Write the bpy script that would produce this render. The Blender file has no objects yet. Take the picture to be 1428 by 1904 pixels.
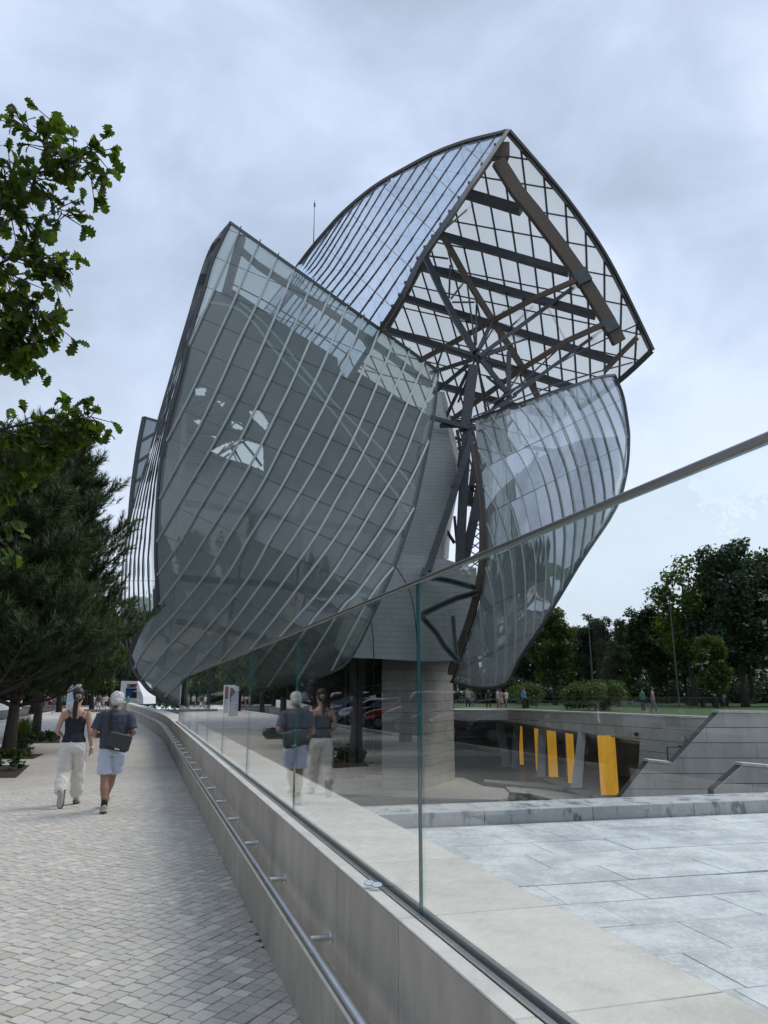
import bpy, bmesh, math, random
import numpy as np
from mathutils import Vector, Matrix, noise
from mathutils.geometry import tessellate_polygon

R = math.radians
random.seed(7)
rng = np.random.default_rng(11)
S = bpy.context.scene
COL = S.collection

# ------------------------------------------------------------------ camera
F = 1375.0                                  # focal length in photo pixels (1428 wide)
PITCH = math.atan(340 / F)
EYE = 1.66
cam = bpy.data.cameras.new('camera')
cam.sensor_fit = 'HORIZONTAL'; cam.sensor_width = 36.0
cam.lens = 36.0 * F / 1428.0
cam.clip_start = 0.05; cam.clip_end = 6000
camo = bpy.data.objects.new('camera', cam); COL.objects.link(camo)
camo.location = (0, 0, EYE); camo.rotation_euler = (R(90) + PITCH, 0, 0)
S.camera = camo

# ------------------------------------------------------------------ sky, sun, exposure
S.view_settings.view_transform = 'Standard'
S.view_settings.look = 'None'
S.view_settings.exposure = 0.30
S.view_settings.gamma = 1.0
S.view_settings.use_curve_mapping = False
S.cycles.transparent_max_bounces = 40
S.cycles.max_bounces = 8
S.cycles.glossy_bounces = 4
S.cycles.transmission_bounces = 6
S.cycles.sample_clamp_indirect = 4.0

SUN_EL, SUN_AZ = R(52), R(58)              # azimuth measured from +Y towards +X
world = bpy.data.worlds.new('World'); S.world = world
world.use_nodes = True
wt = world.node_tree; wt.nodes.clear()
def wn(t, **k):
    n = wt.nodes.new(t)
    for a, b in k.items(): setattr(n, a, b)
    return n
wo = wn('ShaderNodeOutputWorld'); wb = wn('ShaderNodeBackground')
sky = wn('ShaderNodeTexSky'); sky.sky_type = 'NISHITA'; sky.sun_disc = False
sky.sun_elevation = SUN_EL; sky.sun_rotation = SUN_AZ
sky.air_density = 1.2; sky.dust_density = 2.0
tc = wn('ShaderNodeTexCoord')
mp = wn('ShaderNodeMapping'); mp.inputs['Scale'].default_value = (1.0, 1.0, 1.5)
mp.inputs['Rotation'].default_value = (0.2, 0.1, 0.6)
wt.links.new(tc.outputs['Generated'], mp.inputs['Vector'])
n1 = wn('ShaderNodeTexNoise'); n1.inputs['Scale'].default_value = 1.7; n1.inputs['Detail'].default_value = 5
n1.inputs['Roughness'].default_value = 0.5; n1.inputs['Distortion'].default_value = 0.35
n2 = wn('ShaderNodeTexNoise'); n2.inputs['Scale'].default_value = 5.0; n2.inputs['Detail'].default_value = 6
n2.inputs['Roughness'].default_value = 0.55; n2.inputs['Distortion'].default_value = 0.5
wt.links.new(mp.outputs['Vector'], n1.inputs['Vector']); wt.links.new(mp.outputs['Vector'], n2.inputs['Vector'])
ad = wn('ShaderNodeMath', operation='MULTIPLY_ADD')
wt.links.new(n2.outputs['Fac'], ad.inputs[0]); ad.inputs[1].default_value = 0.38
wt.links.new(n1.outputs['Fac'], ad.inputs[2])
cr = wn('ShaderNodeValToRGB')
wt.links.new(ad.outputs[0], cr.inputs['Fac'])
e = cr.color_ramp.elements
e[0].position = 0.52; e[0].color = (0.335, 0.405, 0.52, 1)
e[1].position = 0.84; e[1].color = (0.62, 0.71, 0.87, 1)
q = cr.color_ramp.elements.new(0.63); q.color = (0.405, 0.49, 0.63, 1)
q = cr.color_ramp.elements.new(0.73); q.color = (0.49, 0.58, 0.755, 1)
# brighter, whiter cloud low ahead and to the left
sep = wn('ShaderNodeSeparateXYZ'); wt.links.new(tc.outputs['Generated'], sep.inputs[0])
mr = wn('ShaderNodeMapRange'); mr.inputs['From Min'].default_value = 0.0; mr.inputs['From Max'].default_value = 0.55
mr.inputs['To Min'].default_value = 1.0; mr.inputs['To Max'].default_value = 0.0; mr.interpolation_type = 'SMOOTHSTEP'
wt.links.new(sep.outputs['Z'], mr.inputs['Value'])
dot = wn('ShaderNodeVectorMath', operation='DOT_PRODUCT'); wt.links.new(tc.outputs['Generated'], dot.inputs[0])
dot.inputs[1].default_value = (-0.42, 0.9, 0.12)
mr2 = wn('ShaderNodeMapRange'); mr2.inputs['From Min'].default_value = -0.2; mr2.inputs['From Max'].default_value = 1.0
mr2.inputs['To Min'].default_value = 0.15; mr2.inputs['To Max'].default_value = 0.85
wt.links.new(dot.outputs['Value'], mr2.inputs['Value'])
mu = wn('ShaderNodeMath', operation='MULTIPLY'); wt.links.new(mr.outputs[0], mu.inputs[0]); wt.links.new(mr2.outputs[0], mu.inputs[1])
mx = wn('ShaderNodeMix', data_type='RGBA'); wt.links.new(mu.outputs[0], mx.inputs['Factor'])
wt.links.new(cr.outputs['Color'], mx.inputs['A']); mx.inputs['B'].default_value = (0.78, 0.85, 0.96, 1)
# thin blue behind the cloud: the Nishita sky at strength 0.1
sm = wn('ShaderNodeMix', data_type='RGBA', blend_type='MULTIPLY'); sm.inputs['Factor'].default_value = 1.0
wt.links.new(sky.outputs[0], sm.inputs['A']); sm.inputs['B'].default_value = (0.1, 0.1, 0.1, 1)
fm = wn('ShaderNodeMix', data_type='RGBA'); fm.inputs['Factor'].default_value = 0.93
wt.links.new(sm.outputs['Result'], fm.inputs['A']); wt.links.new(mx.outputs['Result'], fm.inputs['B'])
wt.links.new(fm.outputs['Result'], wb.inputs['Color']); wb.inputs['Strength'].default_value = 1.0
wt.links.new(wb.outputs[0], wo.inputs['Surface'])

sun = bpy.data.lights.new('sun', 'SUN'); sun.energy = 1.5; sun.angle = R(28); sun.color = (1.0, 0.93, 0.84)
suno = bpy.data.objects.new('sun', sun); COL.objects.link(suno)
sd = Vector((math.sin(SUN_AZ) * math.cos(SUN_EL), math.cos(SUN_AZ) * math.cos(SUN_EL), math.sin(SUN_EL)))
suno.rotation_euler = sd.to_track_quat('Z', 'Y').to_euler(); suno.location = sd * 60

# ------------------------------------------------------------------ helpers
def ray(x, y):
    u = (x - 714) / F; v = (952 - y) / F
    return Vector((u, math.cos(PITCH) - v * math.sin(PITCH), math.sin(PITCH) + v * math.cos(PITCH)))
def at(x, y, Y):                             # point of the line of sight at depth Y
    r = ray(x, y); t = Y / r.y
    return Vector((r.x * t, Y, EYE + r.z * t))
def onz(x, y, z):                            # point of the line of sight at height z
    r = ray(x, y); t = (z - EYE) / r.z
    return Vector((r.x * t, r.y * t, z))
def onwall(x, y, A, B):                      # point of the line of sight on the vertical plane through A, B
    r = ray(x, y); n = Vector((B[1] - A[1], -(B[0] - A[0]), 0))
    t = (n.x * A[0] + n.y * A[1]) / (n.x * r.x + n.y * r.y)
    return Vector((r.x * t, r.y * t, EYE + r.z * t))

MATS = {}
def mat(name, col=(0.5, 0.5, 0.5), rough=0.6, metal=0.0, var=0.0, scale=5.0, bump=0.0, bscale=20.0, spec=0.5, dirt=None, dscale=1.5, damt=0.5, stretch=(1, 1, 1), coat=0.0, objvar=0.0, dpos=(0.5, 0.68)):
    """Principled material: base colour varied by noise, optional second colour in blotches, optional bump."""
    if name in MATS: return MATS[name]
    m = bpy.data.materials.new(name); m.use_nodes = True; nt = m.node_tree
    b = nt.nodes['Principled BSDF']
    b.inputs['Base Color'].default_value = (*col, 1); b.inputs['Roughness'].default_value = rough
    b.inputs['Metallic'].default_value = metal; b.inputs['Specular IOR Level'].default_value = spec
    b.inputs['Coat Weight'].default_value = coat
    geo = nt.nodes.new('ShaderNodeTexCoord'); mpn = nt.nodes.new('ShaderNodeMapping')
    mpn.inputs['Scale'].default_value = stretch; nt.links.new(geo.outputs['Object'], mpn.inputs['Vector'])
    csock = None
    if var > 0 or dirt or objvar > 0:
        nz = nt.nodes.new('ShaderNodeTexNoise'); nz.inputs['Scale'].default_value = scale; nz.inputs['Detail'].default_value = 6
        nz.inputs['Roughness'].default_value = 0.65
        nt.links.new(mpn.outputs[0], nz.inputs['Vector'])
        rp = nt.nodes.new('ShaderNodeValToRGB'); nt.links.new(nz.outputs['Fac'], rp.inputs['Fac'])
        rp.color_ramp.elements[0].position = 0.3; rp.color_ramp.elements[1].position = 0.7
        rp.color_ramp.elements[0].color = (*[c * (1 - var) for c in col], 1)
        rp.color_ramp.elements[1].color = (*[min(1, c * (1 + var)) for c in col], 1)
        csock = rp.outputs['Color']
        if dirt:
            dz = nt.nodes.new('ShaderNodeTexNoise'); dz.inputs['Scale'].default_value = dscale; dz.inputs['Detail'].default_value = 8
            dz.inputs['Roughness'].default_value = 0.7
            nt.links.new(mpn.outputs[0], dz.inputs['Vector'])
            dr = nt.nodes.new('ShaderNodeValToRGB'); nt.links.new(dz.outputs['Fac'], dr.inputs['Fac'])
            dr.color_ramp.elements[0].position = dpos[0]; dr.color_ramp.elements[0].color = (0, 0, 0, 1)
            dr.color_ramp.elements[1].position = dpos[1]; dr.color_ramp.elements[1].color = (damt, damt, damt, 1)
            mm = nt.nodes.new('ShaderNodeMix'); mm.data_type = 'RGBA'
            nt.links.new(dr.outputs[0], mm.inputs['Factor']); nt.links.new(csock, mm.inputs['A']); mm.inputs['B'].default_value = (*dirt, 1)
            csock = mm.outputs['Result']
        if objvar > 0:
            oi = nt.nodes.new('ShaderNodeObjectInfo'); hs = nt.nodes.new('ShaderNodeHueSaturation')
            mrr = nt.nodes.new('ShaderNodeMapRange'); mrr.inputs['To Min'].default_value = 1 - objvar; mrr.inputs['To Max'].default_value = 1 + objvar
            nt.links.new(oi.outputs['Random'], mrr.inputs['Value']); nt.links.new(mrr.outputs[0], hs.inputs['Value'])
            nt.links.new(csock, hs.inputs['Color']); csock = hs.outputs[0]
        nt.links.new(csock, b.inputs['Base Color'])
    if bump > 0:
        bz = nt.nodes.new('ShaderNodeTexNoise'); bz.inputs['Scale'].default_value = bscale; bz.inputs['Detail'].default_value = 6
        nt.links.new(mpn.outputs[0], bz.inputs['Vector'])
        bp = nt.nodes.new('ShaderNodeBump'); bp.inputs['Strength'].default_value = 1.0; bp.inputs['Distance'].default_value = bump
        nt.links.new(bz.outputs['Fac'], bp.inputs['Height']); nt.links.new(bp.outputs[0], b.inputs['Normal'])
    MATS[name] = m
    return m

def glassmat(name, tint=(0.9, 0.95, 0.93), rough=0.0, ior=1.5, frit=0.0, fritcol=(0.6, 0.62, 0.6), refl=1.0, wav=0.0, refltint=(1, 1, 1), f0=None):
    """Sheet glass: clear transmission, Fresnel reflection, a share of printed white frit."""
    if name in MATS: return MATS[name]
    m = bpy.data.materials.new(name); m.use_nodes = True; nt = m.node_tree; nt.nodes.clear()
    out = nt.nodes.new('ShaderNodeOutputMaterial'); tr = nt.nodes.new('ShaderNodeBsdfTransparent'); tr.inputs[0].default_value = (*tint, 1)
    gl = nt.nodes.new('ShaderNodeBsdfGlossy'); gl.inputs['Roughness'].default_value = rough; gl.inputs['Color'].default_value = (*refltint, 1)
    # two-sided Fresnel (Schlick): the same reflectance whichever face of the sheet is met
    g0 = nt.nodes.new('ShaderNodeNewGeometry'); dt = nt.nodes.new('ShaderNodeVectorMath'); dt.operation = 'DOT_PRODUCT'
    nt.links.new(g0.outputs['Incoming'], dt.inputs[0]); nt.links.new(g0.outputs['Normal'], dt.inputs[1])
    def mth(op, a, b=None):
        n_ = nt.nodes.new('ShaderNodeMath'); n_.operation = op
        for i_, v_ in enumerate((a, b)):
            if v_ is None: continue
            if isinstance(v_, (int, float)): n_.inputs[i_].default_value = v_
            else: nt.links.new(v_, n_.inputs[i_])
        return n_.outputs[0]
    f0 = ((ior - 1) / (ior + 1)) ** 2 if f0 is None else f0
    s = mth('ADD', mth('MULTIPLY', mth('POWER', mth('SUBTRACT', 1.0, mth('ABSOLUTE', dt.outputs['Value'])), 5.0), 1 - f0), f0)
    if refl != 1.0:
        k = nt.nodes.new('ShaderNodeMath'); k.operation = 'MULTIPLY'; k.use_clamp = True; k.inputs[1].default_value = refl
        nt.links.new(s, k.inputs[0]); s = k.outputs[0]
    mxx = nt.nodes.new('ShaderNodeMixShader'); nt.links.new(s, mxx.inputs[0])
    base = tr.outputs[0]
    if frit > 0:
        df = nt.nodes.new('ShaderNodeBsdfDiffuse'); df.inputs[0].default_value = (*fritcol, 1)
        tl = nt.nodes.new('ShaderNodeBsdfTranslucent'); tl.inputs[0].default_value = (*fritcol, 1)
        ma = nt.nodes.new('ShaderNodeMixShader'); ma.inputs[0].default_value = 0.5
        nt.links.new(df.outputs[0], ma.inputs[1]); nt.links.new(tl.outputs[0], ma.inputs[2])
        mb = nt.nodes.new('ShaderNodeMixShader'); mb.inputs[0].default_value = frit
        nt.links.new(tr.outputs[0], mb.inputs[1]); nt.links.new(ma.outputs[0], mb.inputs[2]); base = mb.outputs[0]
    nt.links.new(base, mxx.inputs[1]); nt.links.new(gl.outputs[0], mxx.inputs[2])
    if wav > 0:
        tcx = nt.nodes.new('ShaderNodeTexCoord'); nz = nt.nodes.new('ShaderNodeTexNoise'); nz.inputs['Scale'].default_value = 0.6; nz.inputs['Detail'].default_value = 1
        nt.links.new(tcx.outputs['Object'], nz.inputs['Vector'])
        bp = nt.nodes.new('ShaderNodeBump'); bp.inputs['Distance'].default_value = wav; nt.links.new(nz.outputs['Fac'], bp.inputs['Height'])
        nt.links.new(bp.outputs[0], gl.inputs['Normal'])
    nt.links.new(mxx.outputs[0], out.inputs['Surface'])
    MATS[name] = m
    return m

def leafmat(name, col, trans=0.45, var=0.35, gloss=0.35, col2=None):
    if name in MATS: return MATS[name]
    m = bpy.data.materials.new(name); m.use_nodes = True; nt = m.node_tree; nt.nodes.clear()
    out = nt.nodes.new('ShaderNodeOutputMaterial'); pb = nt.nodes.new('ShaderNodeBsdfPrincipled'); tl = nt.nodes.new('ShaderNodeBsdfTranslucent')
    g = nt.nodes.new('ShaderNodeNewGeometry'); rp = nt.nodes.new('ShaderNodeValToRGB')
    nt.links.new(g.outputs['Random Per Island'], rp.inputs['Fac'])
    c2 = col2 or tuple(min(1, c * (1 + var)) for c in col)
    rp.color_ramp.elements[0].color = (*[c * (1 - var) for c in col], 1); rp.color_ramp.elements[1].color = (*c2, 1)
    nt.links.new(rp.outputs[0], pb.inputs['Base Color']); pb.inputs['Roughness'].default_value = 0.5; pb.inputs['Specular IOR Level'].default_value = gloss
    hs = nt.nodes.new('ShaderNodeHueSaturation'); hs.inputs['Hue'].default_value = 0.475; hs.inputs['Saturation'].default_value = 1.15; hs.inputs['Value'].default_value = 1.5
    nt.links.new(rp.outputs[0], hs.inputs['Color']); nt.links.new(hs.outputs[0], tl.inputs[0])
    mm = nt.nodes.new('ShaderNodeMixShader'); mm.inputs[0].default_value = trans
    nt.links.new(pb.outputs[0], mm.inputs[1]); nt.links.new(tl.outputs[0], mm.inputs[2]); nt.links.new(mm.outputs[0], out.inputs[0])
    MATS[name] = m
    return m

def tag(o, label=None, cat=None, group=None, kind=None):
    if label: o['label'] = label
    if cat: o['category'] = cat; o['kind'] = 'thing'
    if group: o['group'] = group
    if kind: o['kind'] = kind
    return o
def empty(name, loc=(0, 0, 0), rz=0.0, label=None, cat=None, group=None):
    o = bpy.data.objects.new(name, None); COL.objects.link(o); o.location = loc; o.rotation_euler = (0, 0, rz)
    o.empty_display_size = 0.3
    return tag(o, label, cat, group)
def link(name, me, m=None, parent=None, loc=None):
    o = bpy.data.objects.new(name, me); COL.objects.link(o)
    if m is not None:
        if len(me.materials): me.materials.clear()
        for x in (m if isinstance(m, (list, tuple)) else [m]): me.materials.append(x)
    if parent is not None: o.parent = parent
    if loc is not None: o.location = loc
    return o

class MB:
    """Collects simple solids, then links them as one mesh object."""
    def __init__(s): s.v = []; s.f = []; s.mi = []; s.cur = 0
    def add(s, vs, fs):
        o = len(s.v); s.v += [tuple(p) for p in vs]; s.f += [tuple(i + o for i in f) for f in fs]; s.mi += [s.cur] * len(fs)
        return s
    def box(s, a, b):
        x0, y0, z0 = a; x1, y1, z1 = b
        return s.add([(x0, y0, z0), (x1, y0, z0), (x1, y1, z0), (x0, y1, z0), (x0, y0, z1), (x1, y0, z1), (x1, y1, z1), (x0, y1, z1)],
                     [(0, 3, 2, 1), (4, 5, 6, 7), (0, 1, 5, 4), (1, 2, 6, 5), (2, 3, 7, 6), (3, 0, 4, 7)])
    def hexa(s, p): return s.add(p, [(0, 3, 2, 1), (4, 5, 6, 7), (0, 1, 5, 4), (1, 2, 6, 5), (2, 3, 7, 6), (3, 0, 4, 7)])
    def beam(s, p, q, w, h, up=Vector((0, 0, 1))):
        p = Vector(p); q = Vector(q); d = (q - p).normalized()
        r = d.cross(up)
        if r.length < 1e-4: r = d.cross(Vector((0, 1, 0)))
        r.normalize(); u = r.cross(d).normalized(); r = r * (w / 2); u = u * (h / 2)
        return s.hexa([p - r - u, p + r - u, p + r + u, p - r + u, q - r - u, q + r - u, q + r + u, q - r + u])
    def ibeam(s, p, q, w, h, t=0.06, up=Vector((0, 0, 1))):
        p = Vector(p); q = Vector(q); d = (q - p).normalized(); r = d.cross(up)
        if r.length < 1e-4: r = d.cross(Vector((0, 1, 0)))
        r.normalize(); u = r.cross(d).normalized()
        s.beam(p + u * (h / 2 - t / 2), q + u * (h / 2 - t / 2), w, t, up); s.beam(p - u * (h / 2 - t / 2), q - u * (h / 2 - t / 2), w, t, up)
        s.beam(p, q, t, h - 2 * t, up)
        return s
    def path(s, pts, w, h, up=Vector((0, 0, 1)), cap=True):
        pts = [Vector(p) for p in pts]; n = len(pts); o = len(s.v)
        for i, p in enumerate(pts):
            d = (pts[min(i + 1, n - 1)] - pts[max(i - 1, 0)]).normalized(); r = d.cross(up)
            if r.length < 1e-4: r = Vector((1, 0, 0))
            r.normalize(); u = r.cross(d).normalized()
            for a, b in ((-1, -1), (1, -1), (1, 1), (-1, 1)): s.v.append(tuple(p + r * (a * w / 2) + u * (b * h / 2)))
        for i in range(n - 1):
            for k in range(4):
                a = o + i * 4 + k; b = o + i * 4 + (k + 1) % 4; s.f.append((a, b, b + 4, a + 4)); s.mi.append(s.cur)
        if cap: s.f.append((o + 3, o + 2, o + 1, o)); e_ = o + (n - 1) * 4; s.f.append((e_, e_ + 1, e_ + 2, e_ + 3)); s.mi += [s.cur] * 2
        return s
    def tube(s, pts, r, seg=10, cap=True):
        pts = [Vector(p) for p in pts]; n = len(pts); o = len(s.v)
        rr = r if isinstance(r, (list, tuple)) else [r] * n
        pr = None
        for i, p in enumerate(pts):
            d = (pts[min(i + 1, n - 1)] - pts[max(i - 1, 0)])
            d = d.normalized() if d.length > 1e-9 else Vector((0, 0, 1))
            if pr is None: pr = d.orthogonal().normalized()
            pr = (pr - d * pr.dot(d))
            pr = pr.normalized() if pr.length > 1e-6 else d.orthogonal().normalized()
            u = d.cross(pr)
            for k in range(seg):
                a = 2 * math.pi * k / seg; s.v.append(tuple(p + (pr * math.cos(a) + u * math.sin(a)) * rr[i]))
        for i in range(n - 1):
            for k in range(seg):
                a = o + i * seg + k; b = o + i * seg + (k + 1) % seg; s.f.append((a, b, b + seg, a + seg)); s.mi.append(s.cur)
        if cap:
            s.f.append(tuple(o + k for k in reversed(range(seg)))); e_ = o + (n - 1) * seg; s.f.append(tuple(e_ + k for k in range(seg))); s.mi += [s.cur] * 2
        return s
    def prism(s, poly, d):                    # closed planar polygon pushed along vector d
        n = len(poly); o = len(s.v); d = Vector(d)
        s.v += [tuple(p) for p in poly] + [tuple(Vector(p) + d) for p in poly]
        s.f.append(tuple(o + k for k in reversed(range(n)))); s.f.append(tuple(o + n + k for k in range(n)))
        for k in range(n): a = o + k; b = o + (k + 1) % n; s.f.append((a, b, b + n, a + n))
        s.mi += [s.cur] * (n + 2)
        return s
    def sphere(s, c, r, seg=12, rings=8):
        c = Vector(c); r = r if isinstance(r, (tuple, list, Vector)) else (r, r, r); o = len(s.v)
        for i in range(rings + 1):
            t = math.pi * i / rings
            for k in range(seg):
                a = 2 * math.pi * k / seg
                s.v.append((c.x + r[0] * math.sin(t) * math.cos(a), c.y + r[1] * math.sin(t) * math.sin(a), c.z + r[2] * math.cos(t)))
        for i in range(rings):
            for k in range(seg):
                a = o + i * seg + k; b = o + i * seg + (k + 1) % seg; s.f.append((a, a + seg, b + seg, b)); s.mi.append(s.cur)
        return s
    def mesh(s, name, smooth=False, bevel=0.0, fixn=True):
        me = bpy.data.meshes.new(name); me.from_pydata(s.v, [], s.f)
        me.polygons.foreach_set('material_index', s.mi)
        if fixn or bevel:
            bm = bmesh.new(); bm.from_mesh(me)
            if fixn: bmesh.ops.recalc_face_normals(bm, faces=bm.faces)
            if bevel: bmesh.ops.bevel(bm, geom=[e_ for e_ in bm.edges if len(e_.link_faces) == 2 and e_.calc_face_angle(0) > 0.6], offset=bevel, segments=1, affect='EDGES')
            bm.to_mesh(me); bm.free()
        if smooth: me.polygons.foreach_set('use_smooth', [True] * len(me.polygons))
        me.update(); return me
    def build(s, name, m, parent=None, smooth=False, bevel=0.0, loc=None, fixn=True):
        return link(name, s.mesh(name, smooth, bevel, fixn), m, parent, loc)

def npmesh(name, verts, faces, nper):
    me = bpy.data.meshes.new(name); nv, nf = len(verts), len(faces)
    me.vertices.add(nv); me.vertices.foreach_set('co', np.asarray(verts, dtype=np.float32).ravel())
    me.loops.add(nf * nper); me.loops.foreach_set('vertex_index', np.asarray(faces, dtype=np.int32).ravel())
    me.polygons.add(nf); me.polygons.foreach_set('loop_start', np.arange(0, nf * nper, nper, dtype=np.int32))
    me.polygons.foreach_set('loop_total', np.full(nf, nper, dtype=np.int32)); me.update(calc_edges=True)
    return me
def catmull(P, n=6):
    P = [Vector(p) for p in P]; out = []
    for i in range(len(P) - 1):
        p0 = P[max(i - 1, 0)]; p1 = P[i]; p2 = P[i + 1]; p3 = P[min(i + 2, len(P) - 1)]
        for k in range(n):
            t = k / n
            out.append(0.5 * ((2 * p1) + (p2 - p0) * t + (2 * p0 - 5 * p1 + 4 * p2 - p3) * t * t + (3 * p1 - p0 - 3 * p2 + p3) * t ** 3))
    out.append(P[-1]); return out
def copy_tree(o, parent=None, skip=()):
    c = o.copy(); COL.objects.link(c); c.parent = parent
    for ch in list(o.children):
        if ch.name.split('.')[0] not in skip: copy_tree(ch, c)
    return c

# ------------------------------------------------------------------ materials
M = dict(
    stone=mat('limestone_parapet', (0.45, 0.41, 0.35), 0.75, var=0.16, scale=5.5, bump=0.004, bscale=110, dirt=(0.25, 0.22, 0.18), dscale=2.2, damt=0.32, stretch=(1, 1, 0.4), dpos=(0.47, 0.68), objvar=0.06),
    coping=mat('pale_stone_coping', (0.63, 0.605, 0.545), 0.75, var=0.09, scale=6, bump=0.003, bscale=70, dirt=(0.44, 0.42, 0.375), dscale=2.2, damt=0.7, objvar=0.04),
    steel=mat('brushed_steel', (0.72, 0.72, 0.71), 0.30, 1.0, var=0.12, scale=8, stretch=(1, 1, 1)),
    darksteel=mat('dark_painted_steel', (0.082, 0.090, 0.096), 0.5, 0.0, var=0.2, scale=2, bump=0.003, bscale=4),
    midsteel=mat('grey_painted_steel', (0.12, 0.13, 0.135), 0.5, var=0.15, scale=1.5),
    bronze=mat('bronze_trim', (0.13, 0.105, 0.095), 0.45, 0.3),
    mull=mat('pale_mullion_metal', (0.50, 0.53, 0.51), 0.45, 0.0, var=0.06, scale=1),
    mulld=mat('dark_mullion_metal', (0.07, 0.074, 0.077), 0.45, 0.1),
    wood=mat('glulam_timber', (0.155, 0.112, 0.085), 0.6, var=0.22, scale=3, stretch=(6, 6, 0.6), bump=0.004, bscale=8),
    clad=mat('white_fibre_concrete', (0.50, 0.515, 0.49), 0.6, var=0.05, scale=0.7, dirt=(0.42, 0.43, 0.41), dscale=0.3, damt=0.5, objvar=0.05),
    cjoint=mat('cladding_joint', (0.24, 0.25, 0.24), 0.9),
    joint=mat('dark_joint', (0.05, 0.052, 0.052), 0.9),
    interior=mat('dark_hull_interior', (0.085, 0.095, 0.095), 0.55, var=0.2, scale=0.3),
    basin=mat('basin_stone', (0.31, 0.29, 0.26), 0.8, var=0.12, scale=1.5, bump=0.003, bscale=20, dirt=(0.19, 0.18, 0.165), dscale=0.5),
    wallstone=mat('basin_wall_stone', (0.50, 0.46, 0.40), 0.8, var=0.10, scale=2.0, bump=0.003, bscale=30, dirt=(0.36, 0.33, 0.29), dscale=0.6, objvar=0.09, stretch=(1, 1, 0.3)),
    pier=mat('pier_stone', (0.33, 0.30, 0.255), 0.8, var=0.10, scale=1.4, bump=0.003, bscale=30, objvar=0.07),
    asphalt=mat('asphalt', (0.06, 0.06, 0.062), 0.9, var=0.15, scale=3, bump=0.003, bscale=80),
    lawn=mat('lawn_ground', (0.045, 0.085, 0.018), 0.95, var=0.3, scale=0.5, dirt=(0.10, 0.13, 0.03), dscale=0.2),
    soil=mat('soil', (0.05, 0.04, 0.03), 0.95, var=0.3, scale=8, bump=0.02, bscale=12),
    bark=mat('bark', (0.085, 0.07, 0.058), 0.95, var=0.35, scale=5, bump=0.03, bscale=9, stretch=(1, 1, 0.25)),
    barkd=mat('dark_bark', (0.05, 0.042, 0.036), 0.95, var=0.3, scale=3, bump=0.02, bscale=6, stretch=(1, 1, 0.25)),
    white=mat('white_paint', (0.75, 0.75, 0.75), 0.5, var=0.03, scale=1),
    black=mat('black_rubber', (0.02, 0.02, 0.021), 0.7),
)
M['bal_glass'] = glassmat('balustrade_glass', (0.965, 0.985, 0.975), 0.0, 1.48)
M['bal_edge'] = mat('green_glass_edge', (0.035, 0.14, 0.15), 0.2)
M['sail_glass'] = glassmat('sail_glass', (0.62, 0.68, 0.63), 0.015, frit=0.31, fritcol=(0.53, 0.575, 0.53), f0=0.055, wav=0.02)
M['sail_glass_r'] = glassmat('reflective_sail_glass', (0.42, 0.46, 0.47), 0.03, frit=0.40, fritcol=(0.56, 0.60, 0.61), f0=0.33, refltint=(0.92, 0.96, 1.0), wav=0.012)
M['sail_glass_sky'] = glassmat('upper_sail_glass', (0.34, 0.40, 0.46), 0.02, frit=0.06, fritcol=(0.5, 0.55, 0.6), f0=0.62, refltint=(0.84, 0.92, 1.0), wav=0.05)
M['dark_glass'] = mat('dark_facade_glass', (0.012, 0.016, 0.018), 0.05, spec=0.8)
M['panel'] = glassmat('fritted_roof_glass', (0.75, 0.8, 0.82), 0.05, 1.45, frit=0.66, fritcol=(0.90, 0.92, 0.92))

# ------------------------------------------------------------------ parapet line
AZ0 = R(-17.6)
def _line():
    pts = []; p = Vector((0.05, 2.85)); s = 0.0; ds = 0.5
    q = Vector((math.sin(AZ0), math.cos(AZ0)))
    back = p - q * 6.0; pts.append((-6.0, back, AZ0))
    while s < 140:
        az = AZ0 + R(-2.9) * max(0, min(1, (s - 24) / 9))
        pts.append((s, p.copy(), az)); p = p + Vector((math.sin(az), math.cos(az))) * ds; s += ds
    return pts
LINE = _line()
def W(s, off, z):                             # point s metres along the parapet, off metres to its right
    for i in range(len(LINE) - 1):
        if s <= LINE[i + 1][0] or i == len(LINE) - 2:
            a, b = LINE[i], LINE[i + 1]; t = (s - a[0]) / (b[0] - a[0]); p = a[1].lerp(b[1], t); az = a[2] + (b[2] - a[2]) * t
            return Vector((p.x + math.cos(az) * off, p.y - math.sin(az) * off, z))
U0 = Vector((math.sin(AZ0), math.cos(AZ0), 0)); N0 = Vector((math.cos(AZ0), -math.sin(AZ0), 0))
def L(s, off, z=0.0):                         # same, on the straight run only (for the plaza, cars and trees)
    return Vector((0.05, 2.85, 0)) + U0 * s + N0 * off + Vector((0, 0, z))

# ------------------------------------------------------------------ ground sheets
def sheet(name, pts, z, m):
    ps = [Vector((p[0], p[1], z)) for p in pts]
    tri = tessellate_polygon([ps]); me = bpy.data.meshes.new(name); me.from_pydata([tuple(p) for p in ps], [], [tuple(t) for t in tri])
    bm = bmesh.new(); bm.from_mesh(me); bmesh.ops.recalc_face_normals(bm, faces=bm.faces)
    for f in bm.faces:
        if f.normal.z < 0: f.normal_flip()
    bm.to_mesh(me); bm.free()
    return tag(link(name, me, m), kind='structure')

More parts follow.
